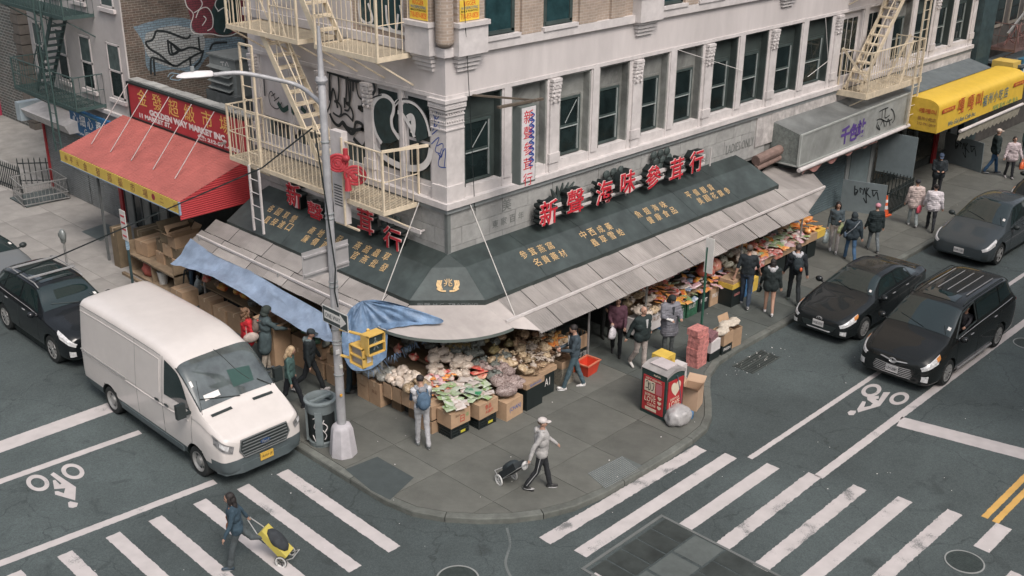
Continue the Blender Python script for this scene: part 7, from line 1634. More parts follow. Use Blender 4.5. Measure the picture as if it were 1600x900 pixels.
    for sd_, (w, d) in hands.items():
        sidev = (d.cross(Vector((1,0,0)) if abs(d.x) < .8 else Vector((0,0,1)))).normalized(); palm = w+d*.075*s; nn = d.cross(sidev)
        for k in range(4):
            off = sidev*(k-1.5)*.017*s; ln = (.062,.07,.066,.05)[k]*s; a = palm+off; b_ = a+(d+nn*.12)*ln*.55; c = b_+(d*.7+nn*.6)*ln*.5; ex.tube([a-d*.02*s, b_, c], [.0095*s,.009*s,.007*s], 5, m=3)
        a = w+d*.03*s; ex.tube([a, a+sidev*(-.035*s)+d*.03*s, a-sidev*.04*s+d*.06*s], [.011*s,.010*s,.008*s], 5, m=3)
    if face_:
        for sd_ in (1,-1): c = Hd((.098,.032*sd_,1.622)); ex.ell(c, (.012*s,.013*s,.008*s), nu=6, nv=5, m=5)
        a, b_ = Hd((.100,.022,1.557)), Hd((.100,-.022,1.557)); ex.bar(a, b_, .008*s, .006*s, m=6)
        for sd_ in (1,-1): ex.bar(Hd((.104,.018*sd_,1.645)), Hd((.097,.048*sd_,1.643)), .006*s, .008*s, m=5)
    m2.materials.append(EYE); m2.materials.append(LIP)
    b = bmesh.new(); b.from_mesh(m2); vs = [b.verts.new(v) for v in ex.v]; 
    for f, mi in zip(ex.f, ex.m):
        try: ff = b.faces.new([vs[i] for i in f]); ff.material_index = mi; ff.smooth = True
        except ValueError: pass
    b.to_mesh(m2); b.free()
    def sub(name, m_, mat, smooth=True): return m_.build(name, mat, t, smooth=smooth)
    HC = pm('hair %.2f %.2f' % (haircol[0], haircol[1]), haircol, .6, var=.4, scale=30, bump=.6, bscale=60)
    if hair:
        m_ = MB(); hell((-.006,0,1.642), (.096,.086,.088), 'x', m_)
        if hair in ('bald',): m_ = MB(); hell((-.025,0,1.60), (.075,.083,.06), 'x', m_)
        if hair in ('long','curly'):
            hell((-.045,0,1.55), (.075,.09,.12), 'x', m_); hell((-.06,0,1.43), (.055,.10,.13), 'x', m_)
            for sd_ in (1,-1): hell((.02,.075*sd_,1.56), (.04,.025,.10), 'x', m_)
        if hair == 'bob':
            hell((-.03,0,1.58), (.08,.095,.09), 'x', m_)
        if hair == 'bun': hell((-.10,0,1.68), (.04,.04,.04), 'x', m_)
        if hair in ('curly',):
            for k in range(46): a = R.uniform(-2.2,2.2)+PI; z = R.uniform(1.36,1.7); rr = .085+.03*(1.7-z)/.34; hell((rr*math.cos(a)-.01, rr*1.15*math.sin(a), z), (.032,.032,.038), 'x', m_)
        for i, v in enumerate(m_.v): m_.v[i] = tuple(Vector(v)*1+Vector(v).normalized()*.007*noise.noise(Vector(v)*26))
        if hair != 'none': sub('hair', m_, HC)
    if hat:
        kind, hc_ = hat; m_ = MB(); hell((.004,0,1.662), (.104,.090,.070), 'x', m_)
        if kind == 'beanie': hell((-.01,0,1.66), (.10,.092,.085), 'x', m_)
        if kind == 'hoodup': hell((-.02,0,1.60), (.11,.108,.125), 'x', m_); hell((-.03,0,1.5), (.10,.12,.08), 'x', m_)
        if kind == 'cap': hell((.115,0,1.642), (.075,.062,.012), 'x', m_)
        if kind == 'bobble': hell((-.01,0,1.655), (.105,.097,.09), 'x', m_); 
        sub({'cap':'cap','beanie':'beanie','bobble':'beanie','hoodup':'hood'}[kind], m_, cloth(hc_))
    if hood:
        m_ = MB(); e = MB(); 
        for k in range(11): a = -1.9+3.8*k/10; c = U(Vector((-.09*math.cos(a)-.0, .115*math.sin(a), 1.455-.02*math.cos(a)))); m_.ell(c, (.045*s,.045*s,.04*s), nu=8, nv=6)
        m_.ell(U(Vector((-.12,0,1.42))), (.05*s,.09*s,.08*s)); sub('hood', m_, cloth(hood))
    if inner:
        m_ = MB(); m_.prism([U(Vector((.118+bulk,.035,1.42))), U(Vector((.118+bulk,-.035,1.42))), U(Vector((.132+bulk,-.012,1.2))), U(Vector((.132+bulk,.012,1.2)))], (.02*s,0,0)); sub('shirt', m_, cloth(inner), False)
    if stripe:
        for sd_ in (1,-1):
            m_ = MB(); hip, kn, an, _, _ = L[sd_]; m_.bar(T(hip+Vector((0,.085*sd_,0))), T(kn+Vector((0,.066*sd_,0))), .03*s, .01); m_.bar(T(kn+Vector((0,.066*sd_,0))), T(an+Vector((0,.054*sd_,.03))), .03*s, .01)
            sub('trouser_stripe', m_, cloth(stripe), False)
    if shoe_w:
        for sd_ in (1,-1):
            m_ = MB(); an = L[sd_][2]; m_.ell(T(an+Vector((.05,0,-.075))), (.125*s,.045*s,.013*s), nu=10, nv=5)
            sub('shoe_sole', m_, cloth(shoe_w, .5, 0))
    return t, U, T, hands, s
def bagmesh(t, kind, at_, col, s=1., name='bag', drape=None):
    m_ = MB(); a = Vector(at_)
    if kind == 'backpack':
        m_.ell(a, (.10*s,.155*s,.22*s), nu=14, nv=10); m_.ell(a+Vector((-.07,0,-.05))*s, (.05*s,.12*s,.12*s), nu=12, nv=8); o = m_.build('backpack', cloth(col), t, smooth=True)
        m_ = MB()
        for y in (.10,-.10): m_.tube([a+Vector((.02,y,.16))*s, a+Vector((.13,y*1.1,.2))*s, a+Vector((.24,y,.08))*s, a+Vector((.22,y*1.2,-.1))*s, a+Vector((.03,y*1.4,-.15))*s], .018*s, 6)
        m_.build('strap', cloth(col), t, smooth=True)
def handheld(name, label, cat, world, size, col, kind='plastic', rz=0.):
    "a bag hanging from a hand: thing of its own, top at world position"
    o = MB(); w, d, h = size; n = 14; G = []
    prof = [(0,.10),(.12,.35),(.3,.8),(.55,1.0),(.8,1.0),(.95,.85),(1,.4)]
    for f, k in prof:
        for j in range(n):
            a = 2*PI*j/n; kk = k*(1+.12*math.sin(3*a+f*7)); G.append((w/2*kk*math.cos(a), d/2*kk*math.sin(a), -.12*h-h*f))
    m_ = MB(); o_ = 0; m_.v = G
    for i in range(len(prof)-1):
        for j in range(n): a = i*n+j; b = i*n+(j+1)%n; m_.f.append((a,b,b+n,a+n)); m_.m.append(0)
    m_.f.append(tuple((len(prof)-1)*n+k for k in range(n))); m_.m.append(0)
    t = thing(name, label, cat, world, rz); m_.build('bag_body', pm('bag %.2f %.2f %.2f' % col, col, .4, var=.3, scale=14, bump=.5, bscale=18), t, smooth=True, fix=True)
    m_ = MB()
    for y in (.02,-.02): m_.tube([(-w*.15,y,-.14*h),(-.01,y,.01),(w*.15,y,-.14*h)], .008, 5)
    m_.build('handle', pm('bag %.2f %.2f %.2f' % col, col, .4), t); return t
def P_(px, py): p = g(px, py, SW); return (p.x, p.y, SW)
def face_to(px, py, qx, qy): a, b = g(px, py, SW), g(qx, qy, SW); return math.degrees(math.atan2(b.y-a.y, b.x-a.x))
def handw(t, hands, side): 
    w, d = hands[side]; M = Matrix.Translation(t.location) @ Matrix.Rotation(t.rotation_euler.z, 4, 'Z'); return M @ (w+d*.1)
# facing angles: -45 = to the right of the picture, 135 = to the left, 45 = away from the camera, -135 = towards the camera
# 1 woman crossing lower left with yellow trolley, walking left
t, U, T, hd, s = person('woman with long dark hair striding over the crosswalk pulling a yellow trolley', tuple(g(376,884,0)), 150, 1.6, top=(.035,.065,.09), pants=(.07,.085,.09), shoe=(.03,.05,.07), legs=((16,6),(-38,40)), armL=(20,15,10,0), armR=(-28,10,14,0), hair='long', shoe_w=(.3,.3,.3), bulk=.012, lean=6, coat=.03)
m_ = MB(); m_.tube([U(Vector((.05,.1,1.45))), U(Vector((.15,.0,1.2))), U(Vector((.14,-.12,.95)))], .012, 6); m_.build('strap', cloth((.30,.13,.07)), t); m_ = MB(); m_.ell(U(Vector((.17,-.10,.9))), (.035,.07,.09)); m_.build('shoulder_bag', cloth((.25,.10,.05)), t, smooth=True)
trp = handw(t, hd, -1)
def trolley(label, hand, wheel_pt, body_col, top_col, white=False):
    hand, wp = Vector(hand), Vector(wheel_pt); d = (wp-hand); dh = Vector((d.x, d.y, 0)).normalized(); sd_ = Vector((-dh.y, dh.x, 0)); t = thing('shopping_trolley', label, 'trolley', (wp.x, wp.y, wp.z)); o = Vector((wp.x, wp.y, wp.z))
    ax = wp+Vector((0,0,.10)); FRM = pm('trolley tube', (.50,.50,.49), .35, metal=.5)
    m_ = MB()
    for k in (-1, 1): m_.tube([hand+sd_*k*.04, hand.lerp(ax,.3)+sd_*k*.12, ax+sd_*k*.14, ax+sd_*k*.14+dh*.02], .011, 6)
    m_.tube([hand-sd_*.05, hand+sd_*.05], .014, 6); m_.tube([ax-sd_*.18, ax+sd_*.18], .01, 6); m_.tube([ax+dh*.03-sd_*.14, ax+dh*.22-sd_*.14+Vector((0,0,.10)), ax+dh*.22+sd_*.14+Vector((0,0,.10)), ax+dh*.03+sd_*.14], .01, 6); m_.build('frame', FRM, t, world=True)
    a, b = hand.lerp(ax,.32), ax; n = (sd_.cross((b-a).normalized())).normalized(); 
    if n.z < 0: n = -n
    m_ = MB(); m_.prism([a-sd_*.13, a+sd_*.13, b+sd_*.15, b-sd_*.15], n*.14); o1 = m_.build('bag_body', body_col, t, world=True)
    m_ = MB(); c = (a+b)/2+n*.15; m_.ell(c, (.27,.16,.10), Matrix((( b-a).normalized(), sd_, n)).transposed(), nu=12, nv=8); m_.build('bag_flap', top_col, t, world=True, smooth=True)
    for k in (-1, 1):
        W_ = MB(); W_.lathe([(.09,-.016),(.115,-.016),(.115,.016),(.09,.016),(.09,-.016)], 20, axis='y', cap=False); q = W_.build('wheel', pm('wheel white', (.6,.6,.58), .5) if white or True else TYRE, t); q.location = ax+sd_*k*.19-o; q.rotation_euler = (0,0,math.atan2(dh.y, dh.x))
        H_ = MB()
        for j in range(5): an = 2*PI*j/5; H_.bar((0,0,0),(.1*math.cos(an),0,.1*math.sin(an)),.018,.01)
        H_.lathe([(.11,-.01),(.125,-.01),(.125,.01),(.11,.01)], 20, axis='y', cap=False)
        H_.build('spokes', pm('wheel white', (.6,.6,.58), .5) if white else RIMD, q)
    return t
wp = g(447,876,0); trolley('yellow and black two wheeled trolley rolling behind the woman on the crosswalk', trp, (wp.x, wp.y, 0), pm('trolley yellow', (.50,.42,.09), .6, var=.1), cloth((.03,.035,.04)))
# 2 woman with pale cap and trolley in the middle of the corner
t, U, T, hd, s = person('woman in pale cap and light grey hoodie walking across the corner pulling a black trolley', P_(845,764), -50, 1.66, top=(.36,.35,.34), pants=(.02,.022,.025), shoe=(.02,.02,.02), stride=.55, armL=(24,22,10,0), armR=(-32,14,16,0), hat=('cap',(.50,.46,.44)), hair='short', haircol=(.1,.07,.05), coat=.02, bulk=.016, hood=(.36,.35,.34), stripe=(.45,.45,.45), shoe_w=(.4,.4,.4), build=1.12)
tr = handw(t, hd, -1); wp = g(791,752,SW); trolley('black two wheeled trolley with white wheels behind the woman in the pale cap', tr, (wp.x, wp.y, SW), cloth((.02,.025,.028)), cloth((.03,.04,.045)), True)
m_ = MB(); c = Vector(tr).lerp(Vector((wp.x,wp.y,SW+.1)),.15); m_.ell(c, (.09,.05,.10)); tag(m_.build('cloth_bundle', cloth((.5,.5,.49)), smooth=True), 'white cloth bundle tied on the handle of the black trolley', 'cloth bundle')
# 3 man with backpack at the goods
t, U, T, hd, s = person('young man in white and navy jacket with blue backpack browsing the front boxes', P_(661,697), 62, 1.68, top=(.46,.46,.47), pants=(.36,.36,.37), shoe=(.10,.11,.11), stride=.28, armL=(30,60,4,30), armR=(25,55,6,25), hair='short', nod=22, lean=6, sleeves=(.03,.055,.09), bulk=.014, shoe_w=(.3,.3,.3), hood=(.25,.26,.28))
bagmesh(t, 'backpack', U(Vector((-.22,0,1.2))), (.07,.12,.18))
# 4 man in dark jacket
person('young man in dark blue grey jacket and white trainers standing by the red basket', P_(896,606), 140, 1.7, top=(.045,.065,.08), pants=(.06,.10,.12), shoe=(.60,.58,.56), legs=((18,2),(-14,6)), armL=(18,62,4,32), armR=(18,60,4,32), hair='short', nod=20, inner=(.35,.37,.38), bulk=.02, shoe_w=(.6,.6,.6))
# 5 woman maroon jacket
t, U, T, hd, s = person('woman with long dark hair in maroon jacket and black tights under the awning edge', P_(962,556), -140, 1.64, top=(.075,.03,.045), pants=(.012,.014,.016), shoe=(.01,.01,.01), legs=((4,3),(-12,14)), armL=(12,40,6,10), armR=(14,70,6,20), hair='long', bulk=.02, coat=.02, nod=10)
w = handw(t, hd, -1); handheld('plastic_bag', 'white plastic bag hanging from the hand of the woman in maroon', 'plastic bag', w, (.26,.14,.34), (.55,.53,.55))
# 6 man black jacket beige trousers
person('older balding man in black zip jacket and beige trousers with hands behind his back', P_(1000,578), -105, 1.72, top=(.014,.024,.024), pants=(.38,.33,.30), shoe=(.55,.53,.50), legs=((2,2),(-10,22)), armL=(-28,24,10,-18), armR=(-26,24,10,-18), hair='bald', haircol=(.20,.18,.16), inner=(.4,.4,.4), bulk=.035, build=1.1, coat=.03)
# 7 person grey coat
t, U, T, hd, s = person('person in open grey puffer coat and black cap looking at something in both hands', P_(1043,553), -118, 1.66, top=(.17,.17,.19), pants=(.08,.09,.09), shoe=(.03,.03,.03), armL=(20,72,10,34), armR=(20,70,10,34), hat=('hoodup',(.015,.02,.02)), nod=30, bulk=.05, coat=.30, inner=(.03,.035,.04), puff=1)
w = handw(t, hd, -1); m_ = MB(); m_.obox(w+Vector((-.02,.08,.03)), (.1,.16,.02)); tag(m_.build('note', WPAPER), 'white slip of paper held by the person in grey coat', 'paper slip')
m_ = MB(); m_.ell(U(Vector((.095,0,1.585))), (.035,.05,.035)); m_.build('face_mask', pm('black mask', (.02,.022,.024), .7), t, smooth=True)
# 8 9 10
person('broad man in black T-shirt and dark jeans walking away along the stands', P_(1163,478), 30, 1.83, top=(.012,.018,.022), pants=(.03,.045,.07), shoe=(.25,.25,.25), stride=.5, armL=(-14,12,14,0), armR=(16,14,14,0), hair='short', haircol=(.07,.055,.045), sleeve=False, build=1.12, bulk=.012, shoe_w=(.5,.5,.5))
t, U, T, hd, s = person('woman in black jacket with white hood and bare legs walking beside the T-shirt man', P_(1200,490), 35, 1.62, top=(.014,.022,.022), pants=(.02,.02,.02), shoe=(.55,.53,.52), stride=.4, armL=(10,20,10,0), armR=(-8,16,10,0), hair='bob', bulk=.035, coat=.10, hood=(.42,.42,.43), bare_legs=True, shoe_w=(.6,.6,.6))
w = handw(t, hd, 1); handheld('handbag', 'small black bag carried by the woman with bare legs', 'handbag', w, (.22,.1,.2), (.02,.03,.03))
t, U, T, hd, s = person('man in black hoodie with backpack and orange tag walking by the end of the stands', P_(1238,472), 40, 1.76, top=(.010,.014,.018), pants=(.012,.016,.018), shoe=(.10,.12,.11), stride=.6, armL=(10,12,10,0), armR=(-10,14,12,0), hair='short', haircol=(.05,.04,.035), hood=(.45,.45,.47), bulk=.03, shoe_w=(.4,.5,.45))
bagmesh(t, 'backpack', U(Vector((-.22,0,1.2))), (.02,.03,.035)); m_ = MB(); m_.ell(U(Vector((-.36,-.06,1.12))), (.03,.04,.06)); m_.build('bag_tag', pm('orange tag', (.7,.14,.05), .5), t, smooth=True)
# 11 - 18
t, U, T, hd, s = person('young woman with long black hair in white trousers looking at her phone', P_(1301,393), -150, 1.66, top=(.05,.07,.08), pants=(.48,.44,.43), shoe=(.58,.55,.54), legs=((8,2),(-8,8)), armL=(16,85,6,30), armR=(0,8,8,0), hair='long', nod=14, bulk=.01, build=1.0, shoe_w=(.6,.6,.6))
w = handw(t, hd, -1); handheld('plastic_bag', 'clear plastic shopping bag held low by the woman in white trousers', 'plastic bag', w, (.30,.14,.42), (.30,.35,.35)); w = handw(t, hd, 1); handheld('tote_bag', 'green and white patterned bag on the arm of the woman in white trousers', 'bag', w+Vector((.0,-.1,-.02)), (.42,.2,.3), (.36,.40,.20))
t, U, T, hd, s = person('person in black hooded jacket and blue jeans with a shoulder bag walking by the curb', P_(1326,408), 40, 1.62, top=(.022,.035,.045), pants=(.045,.10,.18), shoe=(.03,.03,.03), stride=.7, armL=(14,14,12,0), armR=(-14,14,12,0), hat=('hoodup',(.025,.035,.04)), bulk=.04, coat=.05)
m_ = MB(); m_.tube([U(Vector((-.12,-.16,1.45))), U(Vector((-.19,.0,1.25))), U(Vector((-.1,.2,1.0)))], .012, 6); m_.build('strap', cloth((.25,.27,.29)), t); m_ = MB(); m_.ell(U(Vector((-.05,.25,.95))), (.09,.05,.1)); m_.build('shoulder_bag', cloth((.06,.09,.13)), t, smooth=True)
person('person in pink woolly hat and black puffer jacket next to the hooded person', P_(1362,392), 48, 1.58, top=(.012,.022,.024), pants=(.13,.15,.16), shoe=(.08,.08,.08), stride=.5, armL=(6,14,10,0), armR=(-6,14,10,0), hat=('beanie',(.55,.25,.30)), bulk=.04, coat=.12, puff=1, shoe_w=(.4,.4,.4))
person('person in pale beige hooded puffer jacket and grey trousers walking away', P_(1424,353), 38, 1.62, top=(.50,.41,.38), pants=(.24,.27,.27), shoe=(.35,.35,.35), stride=.4, armL=(4,12,10,0), armR=(-6,12,10,0), hat=('beanie',(.03,.03,.035)), hood=(.50,.41,.38), bulk=.05, coat=.14, puff=1)
t, U, T, hd, s = person('woman in white puffer jacket and black leggings with hair tied up', P_(1452,360), 25, 1.62, top=(.60,.56,.58), pants=(.014,.016,.02), shoe=(.02,.02,.02), stride=.6, armL=(10,20,12,0), armR=(-10,24,12,0), hair='bun', bulk=.05, coat=.08, puff=1)
handheld('shopping_bag', 'red and white shopping bag on the left arm of the woman in white jacket', 'shopping bag', handw(t, hd, 1)+Vector((-.05,.1,.15)), (.26,.14,.38), (.62,.10,.14))
person('man in black jacket and dark cap texting in the shop doorway', P_(1460,312), -150, 1.74, top=(.014,.02,.024), pants=(.014,.016,.02), shoe=(.02,.02,.02), armL=(18,74,6,34), armR=(18,74,6,34), hat=('cap',(.04,.06,.10)), nod=26, bulk=.03, coat=.05)
person('man in white cap, black jacket and blue jeans walking under the yellow awning', P_(1549,271), -60, 1.78, top=(.012,.022,.022), pants=(.03,.08,.16), shoe=(.04,.05,.06), stride=.5, hat=('cap',(.55,.45,.38)), bulk=.05, coat=.04, shoe_w=(.4,.4,.4))
t, U, T, hd, s = person('woman in pale beige puffer jacket and black trousers at the right edge', P_(1575,278), -140, 1.62, top=(.48,.41,.42), pants=(.014,.016,.02), shoe=(.35,.33,.33), stride=.3, armL=(8,20,16,0), armR=(10,10,14,0), hair='bob', bulk=.045, coat=.12, puff=1)
handheld('plastic_bag', 'orange plastic bag carried by the woman in beige at the right edge', 'plastic bag', handw(t, hd, 1), (.26,.16,.34), (.75,.16,.06))
person('person in green jacket half hidden at the right edge behind the others', P_(1598,262), -130, 1.66, top=(.03,.06,.06), pants=(.14,.17,.17), shoe=(.03,.03,.03), armL=(14,60,6,20), armR=(14,60,6,20), hair='short', bulk=.03)
# 19 - 22 left group
person('woman with long blonde hair in green jumper and black trousers walking beside the van', P_(457,640), -50, 1.66, top=(.06,.115,.105), pants=(.012,.015,.02), shoe=(.03,.03,.03), stride=.8, armL=(0,12,8,0), armR=(4,12,8,0), hair='long', haircol=(.50,.36,.22), nod=20, lean=3, shoe_w=(.5,.5,.5))
person('man in black hooded jacket and dark cap walking next to the blonde woman', P_(487,612), -48, 1.68, top=(.014,.02,.022), pants=(.012,.015,.018), shoe=(.40,.38,.38), stride=.85, armL=(14,14,8,0), armR=(0,14,8,0), hat=('cap',(.03,.04,.045)), hair='short', hood=(.13,.16,.16), nod=12, lean=4, bulk=.03, shoe_w=(.6,.6,.6))
t, U, T, hd, s = person('tall person in long grey green coat and beige trousers reaching into the boxes', P_(418,580), -20, 1.74, top=(.055,.08,.085), pants=(.38,.33,.27), shoe=(.05,.06,.07), legs=((6,3),(-6,4)), armL=(30,56,4,20), armR=(50,30,4,10), hat=('hoodup',(.03,.04,.035)), bulk=.035, coat=.34, lean=6, nod=16)
bagmesh(t, 'backpack', U(Vector((-.22,0.02,1.2))), (.16,.12,.10), .8)
t, U, T, hd, s = person('woman with long curly brown hair in bright red coat carrying a beige bag', P_(392,578), -15, 1.66, top=(.50,.02,.028), pants=(.02,.03,.03), shoe=(.03,.03,.03), armL=(24,80,6,10), armR=(10,60,8,10), hair='curly', haircol=(.16,.09,.05), bulk=.03, coat=.12)
m_ = MB(); m_.ell(U(Vector((.0,-.29,1.02))), (.2,.09,.13)); m_.build('shoulder_bag', cloth((.42,.35,.31)), t, smooth=True); m_ = MB(); m_.tube([U(Vector((-.1,-.25,1.1))), U(Vector((-.05,-.1,1.46))), U(Vector((.1,-.24,1.1)))], .012, 6); m_.build('strap', cloth((.42,.35,.31)), t)
person('person in dark clothes half hidden under the left blue tarp', P_(303,459), -30, 1.6, top=(.05,.04,.06), pants=(.03,.055,.08), shoe=(.10,.11,.12), armL=(30,40,4,10), armR=(30,40,4,10), hair='short', lean=30, bulk=.03, coat=.03, shoe_w=(.4,.4,.4))
person('dark clothed person standing in the shade behind the lamp pole', P_(548,612), -30, 1.66, top=(.02,.03,.035), pants=(.015,.03,.04), shoe=(.02,.02,.02), armL=(20,50,4,10), armR=(20,50,4,10), hair='short', bulk=.03)
for lab, px, py, fa, tp in (('shopkeeper in dark clothes deep inside the stand under the right awning', 945, 505, -120, (.03,.03,.035)),):
    person(lab, (4.4,-1.3,SW), fa, 1.66, top=tp, pants=(.02,.02,.02), hair='short', armL=(20,50,4,10), armR=(20,50,4,10))
# driver seen in the minivan window
t, U, T, hd, s = person('driver in dark clothes seen through the open side window of the black minivan', (10.15,-8.33,.0), 180, 1.6, top=(.03,.03,.035), pants=(.02,.02,.02), hair='short', armL=(60,30,4,0), armR=(50,60,4,10), legs=((80,70),(80,70)))
t.location.z = .28
# ============================================================ GOODS
def mott(name, c1, c2, scale=28, rough=.6, rnd=.2, bump=.8, plast=.0):
    m = bpy.data.materials.new(name); m.use_nodes = True; N = m.node_tree.nodes; L = m.node_tree.links; b = N['Principled BSDF']; b.inputs['Roughness'].default_value = rough; b.inputs['Coat Weight'].default_value = plast; b.inputs['Coat Roughness'].default_value = .25
    tc = N.new('ShaderNodeTexCoord'); oi = N.new('ShaderNodeObjectInfo'); ad = N.new('ShaderNodeVectorMath'); ad.operation = 'ADD'; L.new(tc.outputs['Object'], ad.inputs[0]); L.new(oi.outputs['Location'], ad.inputs[1])
    vo = N.new('ShaderNodeTexVoronoi'); vo.inputs['Scale'].default_value = scale; L.new(ad.outputs[0], vo.inputs['Vector'])
    sx = N.new('ShaderNodeSeparateXYZ'); L.new(vo.outputs['Color'], sx.inputs[0]); mx = N.new('ShaderNodeMix'); mx.data_type = 'RGBA'; mx.inputs['A'].default_value = (*c1, 1); mx.inputs['B'].default_value = (*c2, 1); L.new(sx.outputs[0], mx.inputs['Factor'])
    c3 = N.new('ShaderNodeMapRange'); c3.inputs[3].default_value = 1-rnd; c3.inputs[4].default_value = 1+rnd; L.new(oi.outputs['Random'], c3.inputs[0]); vm = N.new('ShaderNodeVectorMath'); vm.operation = 'SCALE'; L.new(mx.outputs['Result'], vm.inputs[0]); L.new(c3.outputs[0], vm.inputs['Scale']); L.new(vm.outputs[0], b.inputs['Base Color'])
    bp = N.new('ShaderNodeBump'); bp.inputs['Strength'].default_value = bump; bp.inputs['Distance'].default_value = .02; L.new(vo.outputs['Distance'], bp.inputs['Height']); L.new(bp.outputs[0], b.inputs['Normal']); return m
MBEI = mott('dried beige goods', (.46,.33,.20), (.20,.12,.07), 30, plast=.3); MTAN = mott('dried pale goods', (.50,.40,.27), (.30,.21,.12), 22, plast=.3)
MWHT = mott('white dried goods', (.58,.50,.43), (.42,.35,.28), 16, plast=.3); MSPK = mott('speckled beans', (.46,.38,.35), (.16,.10,.09), 60, plast=.3); MGRY = mott('grey green dried goods', (.16,.17,.15), (.07,.08,.07), 34, plast=.4)
MOLV = mott('olive dried goods', (.24,.19,.08), (.10,.08,.03), 40, plast=.4); MCLR = mott('clear plastic over grey', (.30,.30,.27), (.19,.19,.17), 14, .35, plast=.8); MBRN = mott('brown dried goods', (.22,.13,.07), (.11,.06,.035), 26, plast=.3)
MLEAF = mott('pale leafy goods', (.34,.36,.27), (.5,.47,.4), 40, plast=.3)
def packmat(nm, a, b, s=11): return mott(nm, a, b, s, .4, .12, .25, .5)
PK = {'red': packmat('red packet print', (.52,.03,.03), (.6,.35,.25)), 'redw': packmat('red white packet print', (.6,.5,.46), (.5,.06,.05)), 'orange': packmat('orange packet print', (.68,.18,.04), (.7,.42,.14)), 'yellow': packmat('yellow packet print', (.62,.42,.08), (.55,.10,.04)),
      'green': packmat('green white packet print', (.52,.55,.47), (.22,.34,.12), 9), 'dgreen': packmat('deep green packet print', (.04,.22,.10), (.5,.5,.45), 8), 'blue': packmat('blue packet print', (.08,.16,.30), (.5,.5,.5), 10), 'pink': packmat('pink packet print', (.55,.26,.30), (.6,.5,.5)), 'white': packmat('white packet print', (.62,.58,.55), (.45,.36,.30), 8), 'purple': packmat('purple packet print', (.10,.06,.20), (.5,.4,.5), 8)}
def bagvar(seed, r=(.15,.13,.11), tie=True, amp=.3):
    m_ = MB(); m_.ell((0,0,0), r, nu=16, nv=11); V = []
    for p in m_.v:
        q = Vector(p); q = q*(1+amp*noise.noise(q*9+Vector((seed*3.1,seed,0)))+.12*noise.noise(q*24+Vector((seed,0,5)))); q.z = max(q.z, -r[2]*.75); V.append(tuple(q+Vector((0,0,r[2]*.75))))
    m_.v = V
    if tie:
        a = seed*1.3; d = Vector((math.cos(a)*.5, math.sin(a)*.5, .8)); p = Vector((0,0,r[2]*1.5)); m_.tube([p, p+d*.04, p+d*.09], [.05,.014,.04], 8)
    me = bpy.data.meshes.new('bag'); me.from_pydata(m_.v, [], m_.f); me.polygons.foreach_set('use_smooth', [True]*len(me.polygons)); return me
def pouchvar(seed, w=.2, d=.28, h=.05):
    m_ = MB(); n = 8; G = []; B = []
    for i in range(n+1):
        for j in range(n+1):
            u, v = i/n*2-1, j/n*2-1; k = max(0,(1-u**4)*(1-v**4))**.5; z = h/2*k*(1+.5*noise.noise(Vector((u*2+seed, v*2, seed)))); cz = .02*noise.noise(Vector((u+seed*2, v, 1)))
            G.append((u*w/2*(1-.03*(1-v*v)), v*d/2, z+cz)); B.append((u*w/2*(1-.03*(1-v*v)), v*d/2, -z*.6+cz))
    m_.grid(G, n+1, n+1); o = len(m_.v); m_.v += B
    for i in range(n):
        for j in range(n): a = o+i*(n+1)+j; b = a+n+1; m_.f.append((a, a+1, b+1, b)); m_.m.append(0)
    me = bpy.data.meshes.new('packet'); me.from_pydata([(x,y,z+h/2) for x,y,z in m_.v], [], m_.f); me.polygons.foreach_set('use_smooth', [True]*len(me.polygons)); return me
def rootvar(seed):
    m_ = MB()
    for k in range(20):
        a = R.random()*6.3; c = Vector((R.uniform(-.14,.14),R.uniform(-.12,.12),R.uniform(.01,.07))); d = Vector((math.cos(a),math.sin(a),R.uniform(-.3,.35)))*R.uniform(.05,.11); m_.tube([c-d, c+Vector((0,0,.015)), c+d], [.009,.017,.006], 5)
    me = bpy.data.meshes.new('heap'); me.from_pydata(m_.v, [], m_.f); me.polygons.foreach_set('use_smooth', [True]*len(me.polygons)); return me
SH = {'bag': [bagvar(k) for k in range(5)], 'big': [bagvar(k+9, (.2,.17,.15), amp=.22) for k in range(4)], 'small': [bagvar(k+20, (.10,.09,.075)) for k in range(4)], 'pouch': [pouchvar(k) for k in range(4)], 'flat': [pouchvar(k+7,.26,.36,.035) for k in range(3)], 'root': [rootvar(k) for k in range(4)], 'ball': [bagvar(k+40, (.085,.085,.08), False, .12) for k in range(3)]}
_MC = {}
HUE = {'dried beige goods':'brown','dried pale goods':'tan','white dried goods':'white','speckled beans':'speckled','grey green dried goods':'grey green','olive dried goods':'olive','clear plastic over grey':'clear','dried brown':'brown','brown dried goods':'dark brown','pale leafy goods':'leafy'}
def hue(m): return HUE.get(m.name) or m.name.replace(' packet print', '')
def goods(kind, mat, loc, rz, tilt=0., sc=1., lab=None, grp=None, cat=None, name=None):
    KC[kind] = KC.get(kind, 0)+1; k = R.randrange(len(SH[kind])); key = (kind, k, mat.name)
    if key not in _MC: me = SH[kind][k].copy(); me.materials.append(mat); _MC[key] = me
    o = bpy.data.objects.new(name or {'pouch':'food_packet','flat':'food_packet','root':'goods_heap'}.get(kind,'goods_bag'), _MC[key]); COL.objects.link(o); o.location = loc; o.rotation_euler = (R.uniform(-tilt,tilt), R.uniform(-tilt,tilt), rz); o.scale = (sc*R.uniform(.8,1.2), sc*R.uniform(.8,1.2), sc*R.uniform(.65,1.0))
    o['label'] = lab.replace('@', hue(mat)); o['category'] = cat or {'pouch':'packet','flat':'packet','root':'dried goods'}.get(kind,'bag'); o['group'] = grp; return o
NG_ = 0; KC = {}
